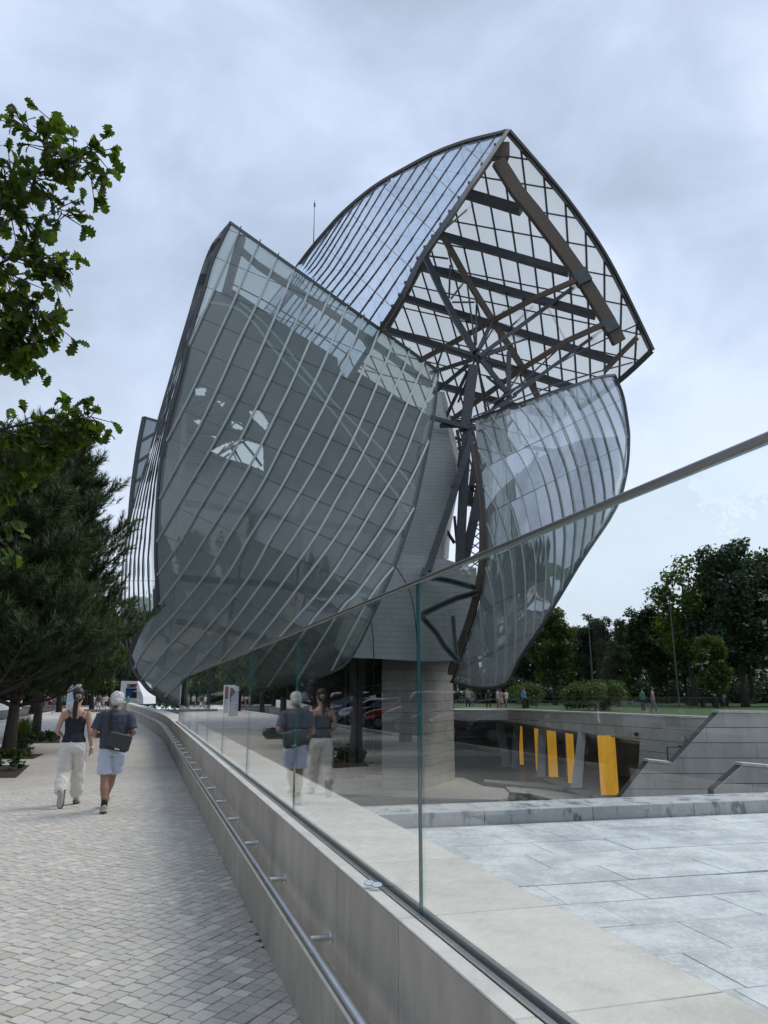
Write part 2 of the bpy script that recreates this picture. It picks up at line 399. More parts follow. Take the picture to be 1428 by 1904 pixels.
def pavermat():
    m = bpy.data.materials.new('small_stone_setts'); m.use_nodes = True; nt = m.node_tree; b = nt.nodes['Principled BSDF']
    tc_ = nt.nodes.new('ShaderNodeTexCoord'); mp_ = nt.nodes.new('ShaderNodeMapping'); mp_.inputs['Rotation'].default_value = (0, 0, R(-65))
    nt.links.new(tc_.outputs['Object'], mp_.inputs[0])
    br = nt.nodes.new('ShaderNodeTexBrick'); nt.links.new(mp_.outputs[0], br.inputs['Vector'])
    br.inputs['Scale'].default_value = 1.0; br.inputs['Brick Width'].default_value = 0.105; br.inputs['Row Height'].default_value = 0.104
    br.inputs['Mortar Size'].default_value = 0.004; br.inputs['Mortar Smooth'].default_value = 0.2
    br.inputs['Color1'].default_value = (0.52, 0.49, 0.44, 1); br.inputs['Color2'].default_value = (0.62, 0.59, 0.53, 1)
    br.inputs['Mortar'].default_value = (0.24, 0.235, 0.225, 1)
    nz = nt.nodes.new('ShaderNodeTexNoise'); nz.inputs['Scale'].default_value = 0.45; nz.inputs['Detail'].default_value = 7; nt.links.new(tc_.outputs['Object'], nz.inputs[0])
    mrr = nt.nodes.new('ShaderNodeMapRange'); mrr.inputs['From Min'].default_value = 0.3; mrr.inputs['From Max'].default_value = 0.7
    mrr.inputs['To Min'].default_value = 0.86; mrr.inputs['To Max'].default_value = 1.10; nt.links.new(nz.outputs['Fac'], mrr.inputs['Value'])
    hs = nt.nodes.new('ShaderNodeHueSaturation'); nt.links.new(br.outputs['Color'], hs.inputs['Color']); nt.links.new(mrr.outputs[0], hs.inputs['Value'])
    nt.links.new(hs.outputs[0], b.inputs['Base Color']); b.inputs['Roughness'].default_value = 0.75
    bp = nt.nodes.new('ShaderNodeBump'); bp.invert = True; bp.inputs['Distance'].default_value = 0.006; nt.links.new(br.outputs['Fac'], bp.inputs['Height'])
    nt.links.new(bp.outputs[0], b.inputs['Normal'])
    return m
M['setts'] = pavermat()
edge = [W(s, -0.005, 0) for s in (-6, 0, 8, 16, 24, 28, 33, 40, 60, 80, 100, 135)]
path = sheet('path', [(p.x, p.y) for p in edge] + [(-75, 140), (-75, -12), (2.5, -12)], -0.004, M['setts'])
# road behind the row of parked cars and the open ground beyond
PK = -9.2                                     # offset of the kerb before the parking bays
def quadstrip(name, s0, s1, o0, o1, z, m):
    a, b, c, d = L(s0, o0), L(s1, o0), L(s1, o1), L(s0, o1)
    return sheet(name, [(a.x, a.y), (b.x, b.y), (c.x, c.y), (d.x, d.y)], z, m)
quadstrip('road', -16, 118, PK - 14, PK, 0.004, M['asphalt'])
kerb_b = MB()
for k in range(26):
    s0 = -15 + k * 5.0
    a, b, c, d = L(s0, PK, 0), L(s0 + 4.97, PK, 0), L(s0 + 4.97, PK + 0.22, 0), L(s0, PK + 0.22, 0)
    kerb_b.hexa([a, b, c, d] + [p + Vector((0, 0, 0.11)) for p in (a, b, c, d)])
tag(kerb_b.build('roadside_kerb', M['coping'], bevel=0.01), kind='structure')

lawn_edge = [(4.6, 70.0), (9.8, 56.7), (16.15, 37.9), (20.5, 34.6), (45, 30), (90, 10)]
g = sheet('lawn', lawn_edge + [(420, -60), (420, 160), (4.6, 160)], 0.42, M['lawn'])
sheet('ground', [(-1500, 128), (-43, 128), (4.5, 128), (4.6, 160.1), (420.1, 160.1), (420.1, -60), (1500, -60), (1500, 3000), (-1500, 3000)], 0.0, M['lawn'])
sheet('ground_left', [(-75, -12), (-75, 128), (-1500, 128), (-1500, -200), (400, -200), (400, -12)], -0.01, M['lawn'])

# ------------------------------------------------------------------ stone setts of the path
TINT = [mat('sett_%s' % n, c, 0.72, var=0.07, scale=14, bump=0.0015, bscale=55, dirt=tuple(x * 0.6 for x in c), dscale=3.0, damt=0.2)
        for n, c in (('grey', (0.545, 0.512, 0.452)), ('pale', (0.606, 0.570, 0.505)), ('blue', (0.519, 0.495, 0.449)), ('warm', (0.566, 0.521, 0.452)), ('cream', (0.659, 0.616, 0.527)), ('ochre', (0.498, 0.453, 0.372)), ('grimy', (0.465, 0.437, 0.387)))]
r1 = Vector((math.sin(R(26)), math.cos(R(26)), 0)); r2 = Vector((math.cos(R(26)), -math.sin(R(26)), 0))
SMAX = 12.5
cells = []
for j in range(-190, 40):
    c2 = j * 0.104; a = -3.0 + random.random() * 0.1
    while a < 17:
        ln = random.choice((0.088, 0.096, 0.1, 0.104, 0.112, 0.122)); c = r1 * (a + ln / 2) + r2 * c2
        rel = Vector((c.x - 0.05, c.y - 2.85, 0)); off = rel.dot(N0); s = rel.dot(U0)
        # inside the view (plus a margin to its left) and left of the parapet
        if off < 0.04 and c.y > 3.3 and s < SMAX and c.x > -0.56 * c.y - 1.3:
            cells.append((c, ln, off, s))
        a += ln + 0.006
def sett_geom(c, ln):
    w = 0.0485; h = ln / 2 - 0.001; jt = lambda: random.uniform(-0.003, 0.003); zt = 0.010 + random.uniform(-0.0015, 0.0015); tx, ty = random.uniform(-0.012, 0.012), random.uniform(-0.012, 0.012)
    top = []; bot = []
    for a, b in ((-1, -1), (1, -1), (1, 1), (-1, 1)):
        da = a * h + jt(); db = b * w + jt(); p = r1 * da + r2 * db
        top.append(c + p * 0.965 + Vector((0, 0, zt + tx * da + ty * db))); bot.append(c + p + Vector((0, 0, zt - 0.006)))
    return bot + top + [Vector((p.x, p.y, -0.003)) for p in bot]
SETT_F = [(4, 7, 6, 5), (0, 4, 5, 1), (1, 5, 6, 2), (2, 6, 7, 3), (3, 7, 4, 0), (8, 0, 1, 9), (9, 1, 2, 10), (10, 2, 3, 11), (11, 3, 0, 8)]
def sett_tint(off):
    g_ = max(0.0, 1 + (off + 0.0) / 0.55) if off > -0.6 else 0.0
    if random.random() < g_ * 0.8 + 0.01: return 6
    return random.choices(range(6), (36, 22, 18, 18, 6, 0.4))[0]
cells.sort(key=lambda t: t[0].y * 1.0 + (6 if t[0].x < -0.52 * t[0].y else 0))
joined = MB()
for i, (c, ln, off, s) in enumerate(cells):
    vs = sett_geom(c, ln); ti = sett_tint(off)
    if i < 300:
        me = bpy.data.meshes.new('sett'); me.from_pydata([tuple(p - c) for p in vs], [], SETT_F)
        o = link('sett', me, TINT[ti], path, c)
    else:
        joined.cur = ti; joined.add(vs, SETT_F)
o = joined.build('setts', TINT, path, fixn=False); tag(o, kind='stuff')
bd = [Vector((-0.08, 3.38, 0)), L(SMAX - 0.06, 0.0), L(SMAX - 0.06, -4.85), Vector((-3.1, 3.38, 0))]
bed = sheet('joint_bed', [(p.x, p.y) for p in bd], 0.0, mat('joint_sand', (0.10, 0.095, 0.088), 0.95, var=0.3, scale=9))
bed.parent = path

# grit, twigs and leaf scraps lying on the setts, most along the foot of the wall
lit = MB(); rl = random.Random(3)
for i in range(150):
    s_ = rl.uniform(1.2, 12); o_ = -0.02 - abs(rl.gauss(0, 0.35)) if i % 3 else -rl.uniform(0.1, 5); c = W(s_, o_, 0.014); a = rl.uniform(0, 6.28); l_ = rl.uniform(0.005, 0.014); w_ = l_ * rl.uniform(0.15, 0.6)
    d = Vector((math.cos(a), math.sin(a), 0)) * l_; e_ = Vector((-math.sin(a), math.cos(a), 0)) * w_; lit.add([c - d, c - e_ + Vector((0, 0, .003)), c + d, c + e_ + Vector((0, 0, .002))], [(0, 1, 2, 3)])
tag(lit.build('litter', mat('dry_litter', (0.09, 0.065, 0.045), 0.9, var=0.4, scale=30), path, fixn=False), kind='stuff')

# ------------------------------------------------------------------ parapet wall
HW = 0.9
wall = empty('parapet_wall', W(0, 0, 0), label='low pale stone parapet wall that carries the glass balustrade along the path', cat='wall')
wi = wall.matrix_world.copy()
def wpart(mb, name, m, parent=wall, **k):
    o = mb.build(name, m, None, **k)
    base = Vector((0.05, 2.85, 0)); o.data.transform(Matrix.Translation(-base)); o.parent = parent
    if parent is not wall: o.location = (0, 0, 0)
    return o
PL = 0.868
core = MB()
ss = [-6, 0, 12, 24, 26, 28, 30, 33, 40, 60, 90, 135]
for a, b in zip(ss, ss[1:]):
    core.hexa([W(a, 0.02, 0), W(b, 0.02, 0), W(b, 0.60, 0), W(a, 0.60, 0), W(a, 0.02, HW - 0.009), W(b, 0.02, HW - 0.009), W(b, 0.60, HW - 0.009), W(a, 0.60, HW - 0.009)])
wpart(core, 'wall_core', M['joint'])
k = 0
s = -4.34
while s < 62:
    l_ = PL if s < 30 else PL * 2
    g_ = 0.002
    a, b = s + g_, s + l_ - g_
    mb = MB(); mb.hexa([W(a, 0, 0.006), W(b, 0, 0.006), W(b, 0.02, 0.006), W(a, 0.02, 0.006), W(a, 0, HW - 0.008), W(b, 0, HW - 0.008), W(b, 0.02, HW - 0.008), W(a, 0.02, HW - 0.008)])
    wpart(mb, 'stone_panel', M['stone'])
    if s < 20:
        mb = MB(); mb.hexa([W(a, -0.001, HW - 0.0075), W(b, -0.001, HW - 0.0075), W(b, 0.062, HW - 0.0075), W(a, 0.062, HW - 0.0075), W(a, -0.001, HW), W(b, -0.001, HW), W(b, 0.062, HW), W(a, 0.062, HW)])
        wpart(mb, 'coping_strip', M['coping'], bevel=0.003)
        mb = MB(); mb.hexa([W(a, 0.135, HW - 0.0075), W(b, 0.135, HW - 0.0075), W(b, 0.62, HW - 0.0075), W(a, 0.62, HW - 0.0075), W(a, 0.135, HW), W(b, 0.135, HW), W(b, 0.62, HW - 0.004), W(a, 0.62, HW - 0.004)])
        wpart(mb, 'coping_slab', M['coping'], bevel=0.003)
    else:
        mb = MB(); mb.hexa([W(a, -0.001, HW - 0.0075), W(b, -0.001, HW - 0.0075), W(b, 0.62, HW - 0.0075), W(a, 0.62, HW - 0.0075), W(a, -0.001, HW), W(b, -0.001, HW), W(b, 0.62, HW), W(a, 0.62, HW)])
        wpart(mb, 'coping_slab', M['coping'], bevel=0.004)
    s += l_
far = MB()
for a, b in ((62, 90), (90, 135)):
    far.hexa([W(a, 0, 0), W(b, 0, 0), W(b, 0.62, 0), W(a, 0.62, 0), W(a, 0, HW), W(b, 0, HW), W(b, 0.62, HW), W(a, 0.62, HW)])
wpart(far, 'wall_end', M['coping'])

# glass balustrade: channel, panes, top rail
GE = 19.25
bal = empty('glass_balustrade', W(0, 0.09, HW), label='clear glass balustrade with slim steel top rail standing on the stone parapet', cat='balustrade')
def bpart(mb, name, m, parent=bal, **k):
    o = mb.build(name, m, None, **k); base = W(0, 0.09, HW); o.data.transform(Matrix.Translation(-base)); o.parent = parent
    return o
ch = MB()
ch.hexa([W(-4.34, 0.063, HW - 0.04), W(GE, 0.063, HW - 0.04), W(GE, 0.134, HW - 0.04), W(-4.34, 0.134, HW - 0.04), W(-4.34, 0.063, HW - 0.012), W(GE, 0.063, HW - 0.012), W(GE, 0.134, HW - 0.012), W(-4.34, 0.134, HW - 0.012)])
bpart(ch, 'channel_gasket', M['black'])
for o0, o1, zt in ((0.066, 0.082, 0.006), (0.112, 0.131, 0.006)):
    ch = MB(); ch.hexa([W(-4.34, o0, HW - 0.02), W(GE, o0, HW - 0.02), W(GE, o1, HW - 0.02), W(-4.34, o1, HW - 0.02), W(-4.34, o0, HW + zt), W(GE, o0, HW + zt), W(GE, o1, HW + zt), W(-4.34, o1, HW + zt)])
    bpart(ch, 'channel_rail', M['steel'])
GT = 2.085
jn = [-4.34, -2.40, 0.03, 2.45, 4.85, 7.26, 9.70, 12.1, 14.5, 16.9, GE]
for a, b in zip(jn, jn[1:]):
    a += 0.0035; b -= 0.0035; tp = []
    mb = MB(); z0 = HW - 0.01; o0, o1 = 0.091, 0.103
    P = [W(a, o0, z0), W(b, o0, z0), W(b, o1, z0), W(a, o1, z0), W(a, o0, GT), W(b, o0, GT), W(b, o1, GT), W(a, o1, GT)]
    mb.add(P, [(0, 1, 5, 4), (2, 3, 7, 6)]); mb.cur = 1; mb.add(P, [(1, 2, 6, 5), (3, 0, 4, 7), (4, 5, 6, 7)])
    bpart(mb, 'glass_pane', [M['bal_glass'], M['bal_edge']])
for b in jn[1:-1]:
    mb = MB(); mb.hexa([W(b - 0.003, 0.0915, HW), W(b + 0.003, 0.0915, HW), W(b + 0.003, 0.1025, HW), W(b - 0.003, 0.1025, HW), W(b - 0.003, 0.0915, GT), W(b + 0.003, 0.0915, GT), W(b + 0.003, 0.1025, GT), W(b - 0.003, 0.1025, GT)])
    bpart(mb, 'joint_seal', mat('teal_seal', (0.02, 0.06, 0.07), 0.3))
cap = MB(); cap.path([W(-4.34, 0.0972, GT + 0.010), W(GE, 0.0972, GT + 0.006)], 0.021, 0.018)
bpart(cap, 'top_rail', mat('top_rail_steel', (0.27, 0.26, 0.25), 0.35, 0.9, var=0.1, scale=3), bevel=0.004)

# handrail on brackets, fixed to the parapet face
rail = empty('handrail', W(0, -0.128, 0.58), label='round brushed steel handrail on short brackets along the parapet wall face', cat='handrail')
def rpart(mb, name, m, **k):
    o = mb.build(name, m, None, **k); base = W(0, -0.128, 0.58); o.data.transform(Matrix.Translation(-base)); o.parent = rail; return o
js = [-4.2, 0.73, 5.9, 11.7, 17.4, 23.0, 26, 28, 30, 32, 34, 37, 40, 46, 52, 60]
for a, b in zip(js, js[1:]):
    mb = MB(); n_ = max(1, int((b - a) / 1.5)); mb.tube([W(a + 0.001, -0.128, 0.58)] + [W(a + 0.004 + (b - a - 0.008) * i / n_, -0.128, 0.58) for i in range(n_ + 1)] + [W(b - 0.001, -0.128, 0.58)], 0.0295, 20)
    ro_ = rpart(mb, 'rail_tube', M['steel'], smooth=False)
    for p in ro_.data.polygons: p.use_smooth = len(p.vertices) == 4
for i in range(44):
    s = 0.96 + (i - 3) * 1.168
    mb = MB(); mb.tube([W(s, -0.101, 0.58), W(s, -0.100, 0.58), W(s, -0.005, 0.58), W(s, -0.004, 0.58)], 0.0145, 12); o = rpart(mb, 'bracket', M['steel'], smooth=True)
    mb = MB(); mb.tube([W(s, -0.007, 0.58), W(s, 0.0, 0.58)], 0.029, 16); f = mb.build('flange', M['steel'], None); f.data.transform(Matrix.Translation(-W(0, -0.128, 0.58))); f.parent = o

# pair of small mirrored sunglasses left on the coping
sg = empty('sunglasses', W(0.42, 0.045, HW + 0.004), rz=0.0, label='tiny pair of mirrored sunglasses left lying on the coping strip beside the glass', cat='sunglasses')
lm = mat('mirrored_lens', (0.85, 0.85, 0.86), 0.06, 1.0)
def disc(c, rx, ry, tilt):
    mb = MB(); pts = []
    for k in range(18):
        a = 2 * math.pi * k / 18; pts.append(Vector((c[0] + rx * math.cos(a), c[1] + ry * math.sin(a), c[2] + tilt * math.sin(a))))
    mb.prism(pts, (0, 0, 0.002)); return mb
for dx, dy in ((-0.026, 0.012), (0.006, -0.018)):
    l_ = disc((dx, dy, 0.014), 0.021, 0.016, 0.006).build('lens', lm, sg)
    fr_ = MB(); fr_.tube([(dx + 0.0215 * math.cos(a), dy + 0.0165 * math.sin(a), 0.015 + 0.006 * math.sin(a)) for a in [2 * math.pi * k / 20 for k in range(21)]], 0.0012, 6, cap=False); fr_.build('lens_rim', M['black'], sg)
mb = MB(); mb.tube([(-0.014, 0.003, 0.016), (-0.009, -0.004, 0.018)], 0.0012, 6); mb.build('bridge', M['black'], sg)
for a in ((-0.046, 0.012), (0.022, -0.030)):
    mb = MB(); mb.tube([(a[0], a[1], 0.012), (a[0] + 0.05, a[1] + 0.03, 0.002)], 0.0013, 6); mb.build('temple', M['black'], sg)

# ------------------------------------------------------------------ terrace of weathered slabs beyond the parapet
A1, A2, A3 = onz(736, 1541, 0), onz(1130, 1521, 0), onz(1428, 1511, 0)
kd = (A3 - A1).normalized(); kn = Vector((-kd.y, kd.x, 0))          # kn points away from the camera
ter = sheet('terrace', [tuple(W(-6, 0.61, 0))[:2], tuple(W(9.5, 0.61, 0))[:2], tuple((A1 + kd * 28 + kn * 0.3))[:2], (40, -8), (2, -8)], -0.03, M['joint'])
def slabmat():
    m = bpy.data.materials.new('weathered_terrace_slab'); m.use_nodes = True; nt = m.node_tree; b = nt.nodes['Principled BSDF']
    g_ = nt.nodes.new('ShaderNodeNewGeometry'); oi = nt.nodes.new('ShaderNodeObjectInfo')
    n_ = nt.nodes.new('ShaderNodeTexNoise'); n_.inputs['Scale'].default_value = 1.6; n_.inputs['Detail'].default_value = 12; n_.inputs['Roughness'].default_value = 0.75; nt.links.new(g_.outputs['Position'], n_.inputs[0])
    n3 = nt.nodes.new('ShaderNodeTexNoise'); n3.inputs['Scale'].default_value = 22; n3.inputs['Detail'].default_value = 8; n3.inputs['Roughness'].default_value = 0.8; nt.links.new(g_.outputs['Position'], n3.inputs[0])
    a_ = nt.nodes.new('ShaderNodeMath'); a_.operation = 'MULTIPLY_ADD'; nt.links.new(n3.outputs['Fac'], a_.inputs[0]); a_.inputs[1].default_value = 0.55; nt.links.new(n_.outputs['Fac'], a_.inputs[2])
    a2_ = nt.nodes.new('ShaderNodeMath'); a2_.operation = 'MULTIPLY_ADD'; nt.links.new(oi.outputs['Random'], a2_.inputs[0]); a2_.inputs[1].default_value = 0.10; nt.links.new(a_.outputs[0], a2_.inputs[2])
    rp = nt.nodes.new('ShaderNodeValToRGB'); nt.links.new(a2_.outputs[0], rp.inputs['Fac']); e_ = rp.color_ramp.elements
    e_[0].position = 0.66; e_[0].color = (0.41, 0.42, 0.44, 1); e_[1].position = 1.0; e_[1].color = (0.74, 0.755, 0.755, 1)
    q_ = e_.new(0.79); q_.color = (0.50, 0.515, 0.53, 1); q_ = e_.new(0.87); q_.color = (0.62, 0.64, 0.65, 1)
    nt.links.new(rp.outputs[0], b.inputs['Base Color']); b.inputs['Roughness'].default_value = 0.8
    bp = nt.nodes.new('ShaderNodeBump'); bp.inputs['Distance'].default_value = 0.004; nt.links.new(n3.outputs['Fac'], bp.inputs['Height']); nt.links.new(bp.outputs[0], b.inputs['Normal'])
    return m
M['slab'] = slabmat()
sw, sl = 0.62, 0.95
for j in range(0, 18):
    x = -6.0 + (j % 2) * 0.31 + random.random() * 0.2
    if j == 4: x = -5.8
    while x < 10.5:
        ln = sl * random.choice((0.8, 1.0, 1.0, 1.15)); c = A1 + kd * x - kn * (0.02 + sw * (j + 0.5))
        rel = Vector((c.x - 0.05, c.y - 2.85, 0))
        if rel.dot(N0) > 0.35 and c.y > 1.0 and c.x < 0.62 * c.y + 1.6:
            dz = random.uniform(-0.003, 0.003) + (0.006 if j == 4 else 0)
            a = kd * (ln / 2 - 0.004); b = kn * (sw / 2 - (0.004 if j not in (4, 5) else 0.009))
            me_ = MB(); me_.hexa([-a - b - Vector((0, 0, 0.03)), a - b - Vector((0, 0, 0.03)), a + b - Vector((0, 0, 0.03)), -a + b - Vector((0, 0, 0.03)), -a - b, a - b, a + b, -a + b])
            me_.build('slab', M['slab'], ter, loc=c + kd * (ln / 2) + Vector((0, 0, dz)), bevel=0.003)
        x += ln
# stained kerb blocks at the terrace's far edge
M['kerbst'] = mat('stained_kerb_concrete', (0.42, 0.435, 0.43), 0.8, var=0.12, scale=2.5, bump=0.004, bscale=25, dirt=(0.10, 0.11, 0.12), dscale=3.4, damt=0.85, stretch=(1, 1, 0.45), dpos=(0.52, 0.60))
kb = empty('terrace_kerb', A1, label='long low concrete kerb with dark stains closing the far side of the terrace', cat='kerb')
x = -1.95
while x < 22:
    ln = 1.58; a, b = x + 0.004, x + ln - 0.004; z1 = 0.175
    mb = MB(); P = [kd * a, kd * b, kd * b + kn * 0.75, kd * a + kn * 0.75]; P = [p - Vector((0, 0, 0.05)) for p in P] + [p + Vector((0, 0, z1)) for p in P]
    mb.hexa(P); mb.build('kerb_block', M['kerbst'], kb, bevel=0.006)
    x += ln

# ------------------------------------------------------------------ lower basin
ZB = -4.0
sheet('basin_floor', [(-40, 8), (60, 8), (60, 90), (-40, 90)], ZB - 0.35, M['basin'])
def water():
    m = bpy.data.materials.new('dark_pool_water'); m.use_nodes = True; nt = m.node_tree; b = nt.nodes['Principled BSDF']
    b.inputs['Base Color'].default_value = (0.012, 0.018, 0.02, 1); b.inputs['Roughness'].default_value = 0.06
    t = nt.nodes.new('ShaderNodeTexCoord'); n_ = nt.nodes.new('ShaderNodeTexNoise'); n_.inputs['Scale'].default_value = 4.5; n_.inputs['Detail'].default_value = 4
    nt.links.new(t.outputs['Object'], n_.inputs[0]); bp = nt.nodes.new('ShaderNodeBump'); bp.inputs['Distance'].default_value = 0.12; nt.links.new(n_.outputs['Fac'], bp.inputs['Height'])
    nt.links.new(bp.outputs[0], b.inputs['Normal']); return m
sheet('water', [(-40, 14), (34, 14), (34, 90), (-40, 90)], ZB - 0.12, water())
def plate(name, px, m, label=None, z=ZB, th=0.3, cat='plinth'):
    ps = [onz(x, y, z) for x, y in px]; mb = MB(); mb.prism(ps, (0, 0, -th))
    return mb.build(name, m, bevel=0.0)
o = plate('basin_paving', [(430, 1440), (690, 1440), (860, 1446), (900, 1462), (938, 1466), (946, 1474), (943, 1484), (930, 1487), (740, 1482), (600, 1474), (430, 1462)], M['basin']); tag(o, kind='structure')
o = plate('basin_ledge', [(900, 1449), (1010, 1456), (1040, 1462), (1052, 1465), (1030, 1466), (960, 1459), (900, 1453)], M['basin']); tag(o, kind='structure')
o = plate('basin_ramp', [(940, 1462), (1010, 1468), (1090, 1480), (1100, 1486), (1150, 1486), (1330, 1470), (1500, 1474), (1500, 1500), (1300, 1502), (1058, 1500), (1046, 1494), (1020, 1484), (985, 1476), (948, 1472)], M['basin']); tag(o, kind='structure')
o = plate('grotto_floor', [(1010, 1447), (1070, 1444), (1150, 1450), (1240, 1462), (1300, 1470), (1120, 1486), (1090, 1481), (1050, 1466)], M['basin'], th=0.28); tag(o, kind='structure')

# retaining wall with white coping; its long opening is the column grotto
RA, RB = (9.80, 56.70), (16.15, 37.90)
def rw(x, y): return onwall(x, y, RA, RB)
def stone_wall(name, poly, back, label, course, plen, mats, coping=None, z0=-5.0, pw=0.05):
    """Stone-panelled wall: backing slab, panels clipped to the outline, coping strip."""
    root = empty(name, poly[0], label=label, cat='wall'); base = Vector(poly[0])
    mb = MB(); mb.prism([p - base for p in poly], back); mb.build('wall_core', M['joint'], root)
    n = len(poly); ax = (poly[1] - poly[0]); 
    hx = Vector((back[1], -back[0], 0)).normalized()
    if hx.x < 0: hx = -hx
    nrm = -Vector(back).normalized()
    P2 = [((p - base).dot(hx), (p - base).z) for p in poly]
    x0, x1 = min(p[0] for p in P2), max(p[0] for p in P2); za, zb = min(p[1] for p in P2), max(p[1] for p in P2)
    def clip(poly2, a, b, c):
        out = []
        for i in range(len(poly2)):
            p, q_ = poly2[i], poly2[(i + 1) % len(poly2)]; fp = a * p[0] + b * p[1] - c; fq = a * q_[0] + b * q_[1] - c
            if fp <= 0: out.append(p)
            if (fp < 0 < fq) or (fq < 0 < fp): t = fp / (fp - fq); out.append((p[0] + (q_[0] - p[0]) * t, p[1] + (q_[1] - p[1]) * t))
        return out
    z = zb; row = 0; cnt = 0
    while z > za:
        x = x0 - (row % 3) * plen / 3
        while x < x1:
            l_ = plen * random.choice((0.8, 1, 1.2)); q_ = P2
            for a, b, c in ((1, 0, x + l_ - 0.012), (-1, 0, -x), (0, 1, z), (0, -1, -(z - course + 0.025))):
                q_ = clip(q_, a, b, c) if len(q_) > 2 else []
            if len(q_) > 2:
                ar = abs(sum(q_[i][0] * q_[(i + 1) % len(q_)][1] - q_[(i + 1) % len(q_)][0] * q_[i][1] for i in range(len(q_)))) / 2
                if ar > 0.02:
                    mb = MB(); mb.prism([hx * p[0] + Vector((0, 0, p[1])) + nrm * 0.003 for p in q_], nrm * pw); mb.build('stone_panel', mats, root); cnt += 1
            x += l_
        z -= course; row += 1
    if coping:
        for i0, i1 in coping:
            p, q_ = poly[i0] - base, poly[i1] - base; mb = MB(); w = Vector(back)
            f = nrm * (pw + 0.03); t = Vector((0, 0, 0.012)); h = Vector((0, 0, 0.10))
            mb.hexa([p + f + t, q_ + f + t, q_ + w + t, p + w + t, p + f + t + h, q_ + f + t + h, q_ + w + t + h, p + w + t + h]); mb.build('coping', M['coping'], root)
    return root
d_ = Vector((RA[1] - RB[1], -(RA[0] - RB[0]), 0)).normalized()
d_ = d_ if d_.x > 0 else -d_
stone_wall('retaining_wall', [rw(852, 1317.5), rw(1322, 1337), rw(1345, 1338.5), rw(1345, 1500), rw(1186, 1500), rw(1191, 1378), rw(960, 1343.5), rw(852, 1340)], d_ * 0.5,
           'long stone retaining wall with white coping and the grotto opening beneath it', 0.62, 2.1, M['wallstone'], coping=[(0, 1)])
# stepped walls standing nearer than the retaining wall
def fl(x, y, Y): return at(x, y, Y)
stone_wall('stepped_wall', [fl(1149, 1489, 33), fl(1205, 1417, 33), fl(1248, 1421.5, 33), fl(1335, 1325.5, 33), fl(1640, 1331, 33), fl(1640, 1500, 33), fl(1149, 1500, 33)], Vector((0, 0.6, 0)),
           'tall stepped stone wall with a sloping left edge and a white coped shoulder', 0.62, 2.4, M['wallstone'], coping=[(1, 2), (3, 4)])
stone_wall('lower_stepped_wall', [fl(1327, 1469, 28), fl(1378, 1424, 28), fl(1640, 1446, 28), fl(1640, 1510, 28), fl(1327, 1510, 28)], Vector((0, 0.5, 0)),
           'low sloping stone wall with white coping in front of the tall stepped wall', 0.6, 2.2, M['wallstone'], coping=[(1, 2)])
# handrail and lamps on the landing between the walls
lr = empty('landing_rail', fl(1240, 1420, 34.5), label='thin black handrail rising from the landing of the stepped wall', cat='handrail')
b0 = lr.location
mb = MB(); mb.tube([fl(1243, 1420, 34.6) - b0, fl(1240, 1389, 34.6) - b0], 0.03, 8); mb.build('post', M['black'], lr)
mb = MB(); mb.tube([fl(1240, 1389, 34.6) - b0, fl(1282, 1389.5, 36) - b0], 0.022, 8); mb.build('rail_tube', M['black'], lr)
for x in (1265, 1269): mb = MB(); mb.tube([fl(x, 1389.5, 35.4) - b0, fl(x, 1401, 35.4) - b0], 0.02, 6); mb.build('post', M['black'], lr)
mb = MB(); mb.beam(fl(1262, 1388, 35.3) - b0, fl(1271, 1388, 35.3) - b0, 0.1, 0.09); mb.build('bracket_head', M['black'], lr)
for i, (x, y, t) in enumerate(((1187, 1365, 'dark round spotlight fixed to the retaining wall beside the grotto opening'), (1277, 1373, 'small pale spotlight fixed to the retaining wall below its right end'))):
    c = rw(x, y); mb = MB(); mb.tube([c, c - d_ * 0.22], 0.10, 10); o = mb.build('spotlight', M['black'] if i == 0 else M['steel']); tag(o, t, 'spotlight', 'spotlights on the retaining wall')

# grotto: ceiling, back wall, mirrors, yellow prisms and pale columns
def gw(x, y, back):                           # point on a plane parallel to the retaining wall, 'back' metres behind it
    A = (RA[0] + d_.x * back, RA[1] + d_.y * back); B = (RB[0] + d_.x * back, RB[1] + d_.y * back)
    return onwall(x, y, A, B)
wd = Vector((RB[0] - RA[0], RB[1] - RA[1], 0)).normalized()
RAv = Vector((RA[0], RA[1], 0))
gr = empty('grotto_hall', RAv + Vector((0, 0, ZB)), label='shadowed open hall under the retaining wall behind the yellow columns', cat='hall')
def gp(u, b, z): return wd * u + d_ * b + Vector((0, 0, z - ZB))
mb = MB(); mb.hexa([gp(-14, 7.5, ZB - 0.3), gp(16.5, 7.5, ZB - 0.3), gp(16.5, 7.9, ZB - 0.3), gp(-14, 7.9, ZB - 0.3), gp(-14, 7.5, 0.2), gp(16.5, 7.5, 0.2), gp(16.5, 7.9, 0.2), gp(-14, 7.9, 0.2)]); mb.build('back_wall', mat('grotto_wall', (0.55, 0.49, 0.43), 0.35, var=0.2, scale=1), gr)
mb = MB(); mb.hexa([gp(-14, 0.5, -0.1), gp(16.5, 0.5, -1.2), gp(16.5, 7.9, -1.2), gp(-14, 7.9, -0.1), gp(-14, 0.5, 0.2), gp(16.5, 0.5, 0.2), gp(16.5, 7.9, 0.2), gp(-14, 7.9, 0.2)]); mb.build('ceiling', mat('grotto_ceiling', (0.35, 0.33, 0.30), 0.5), gr)
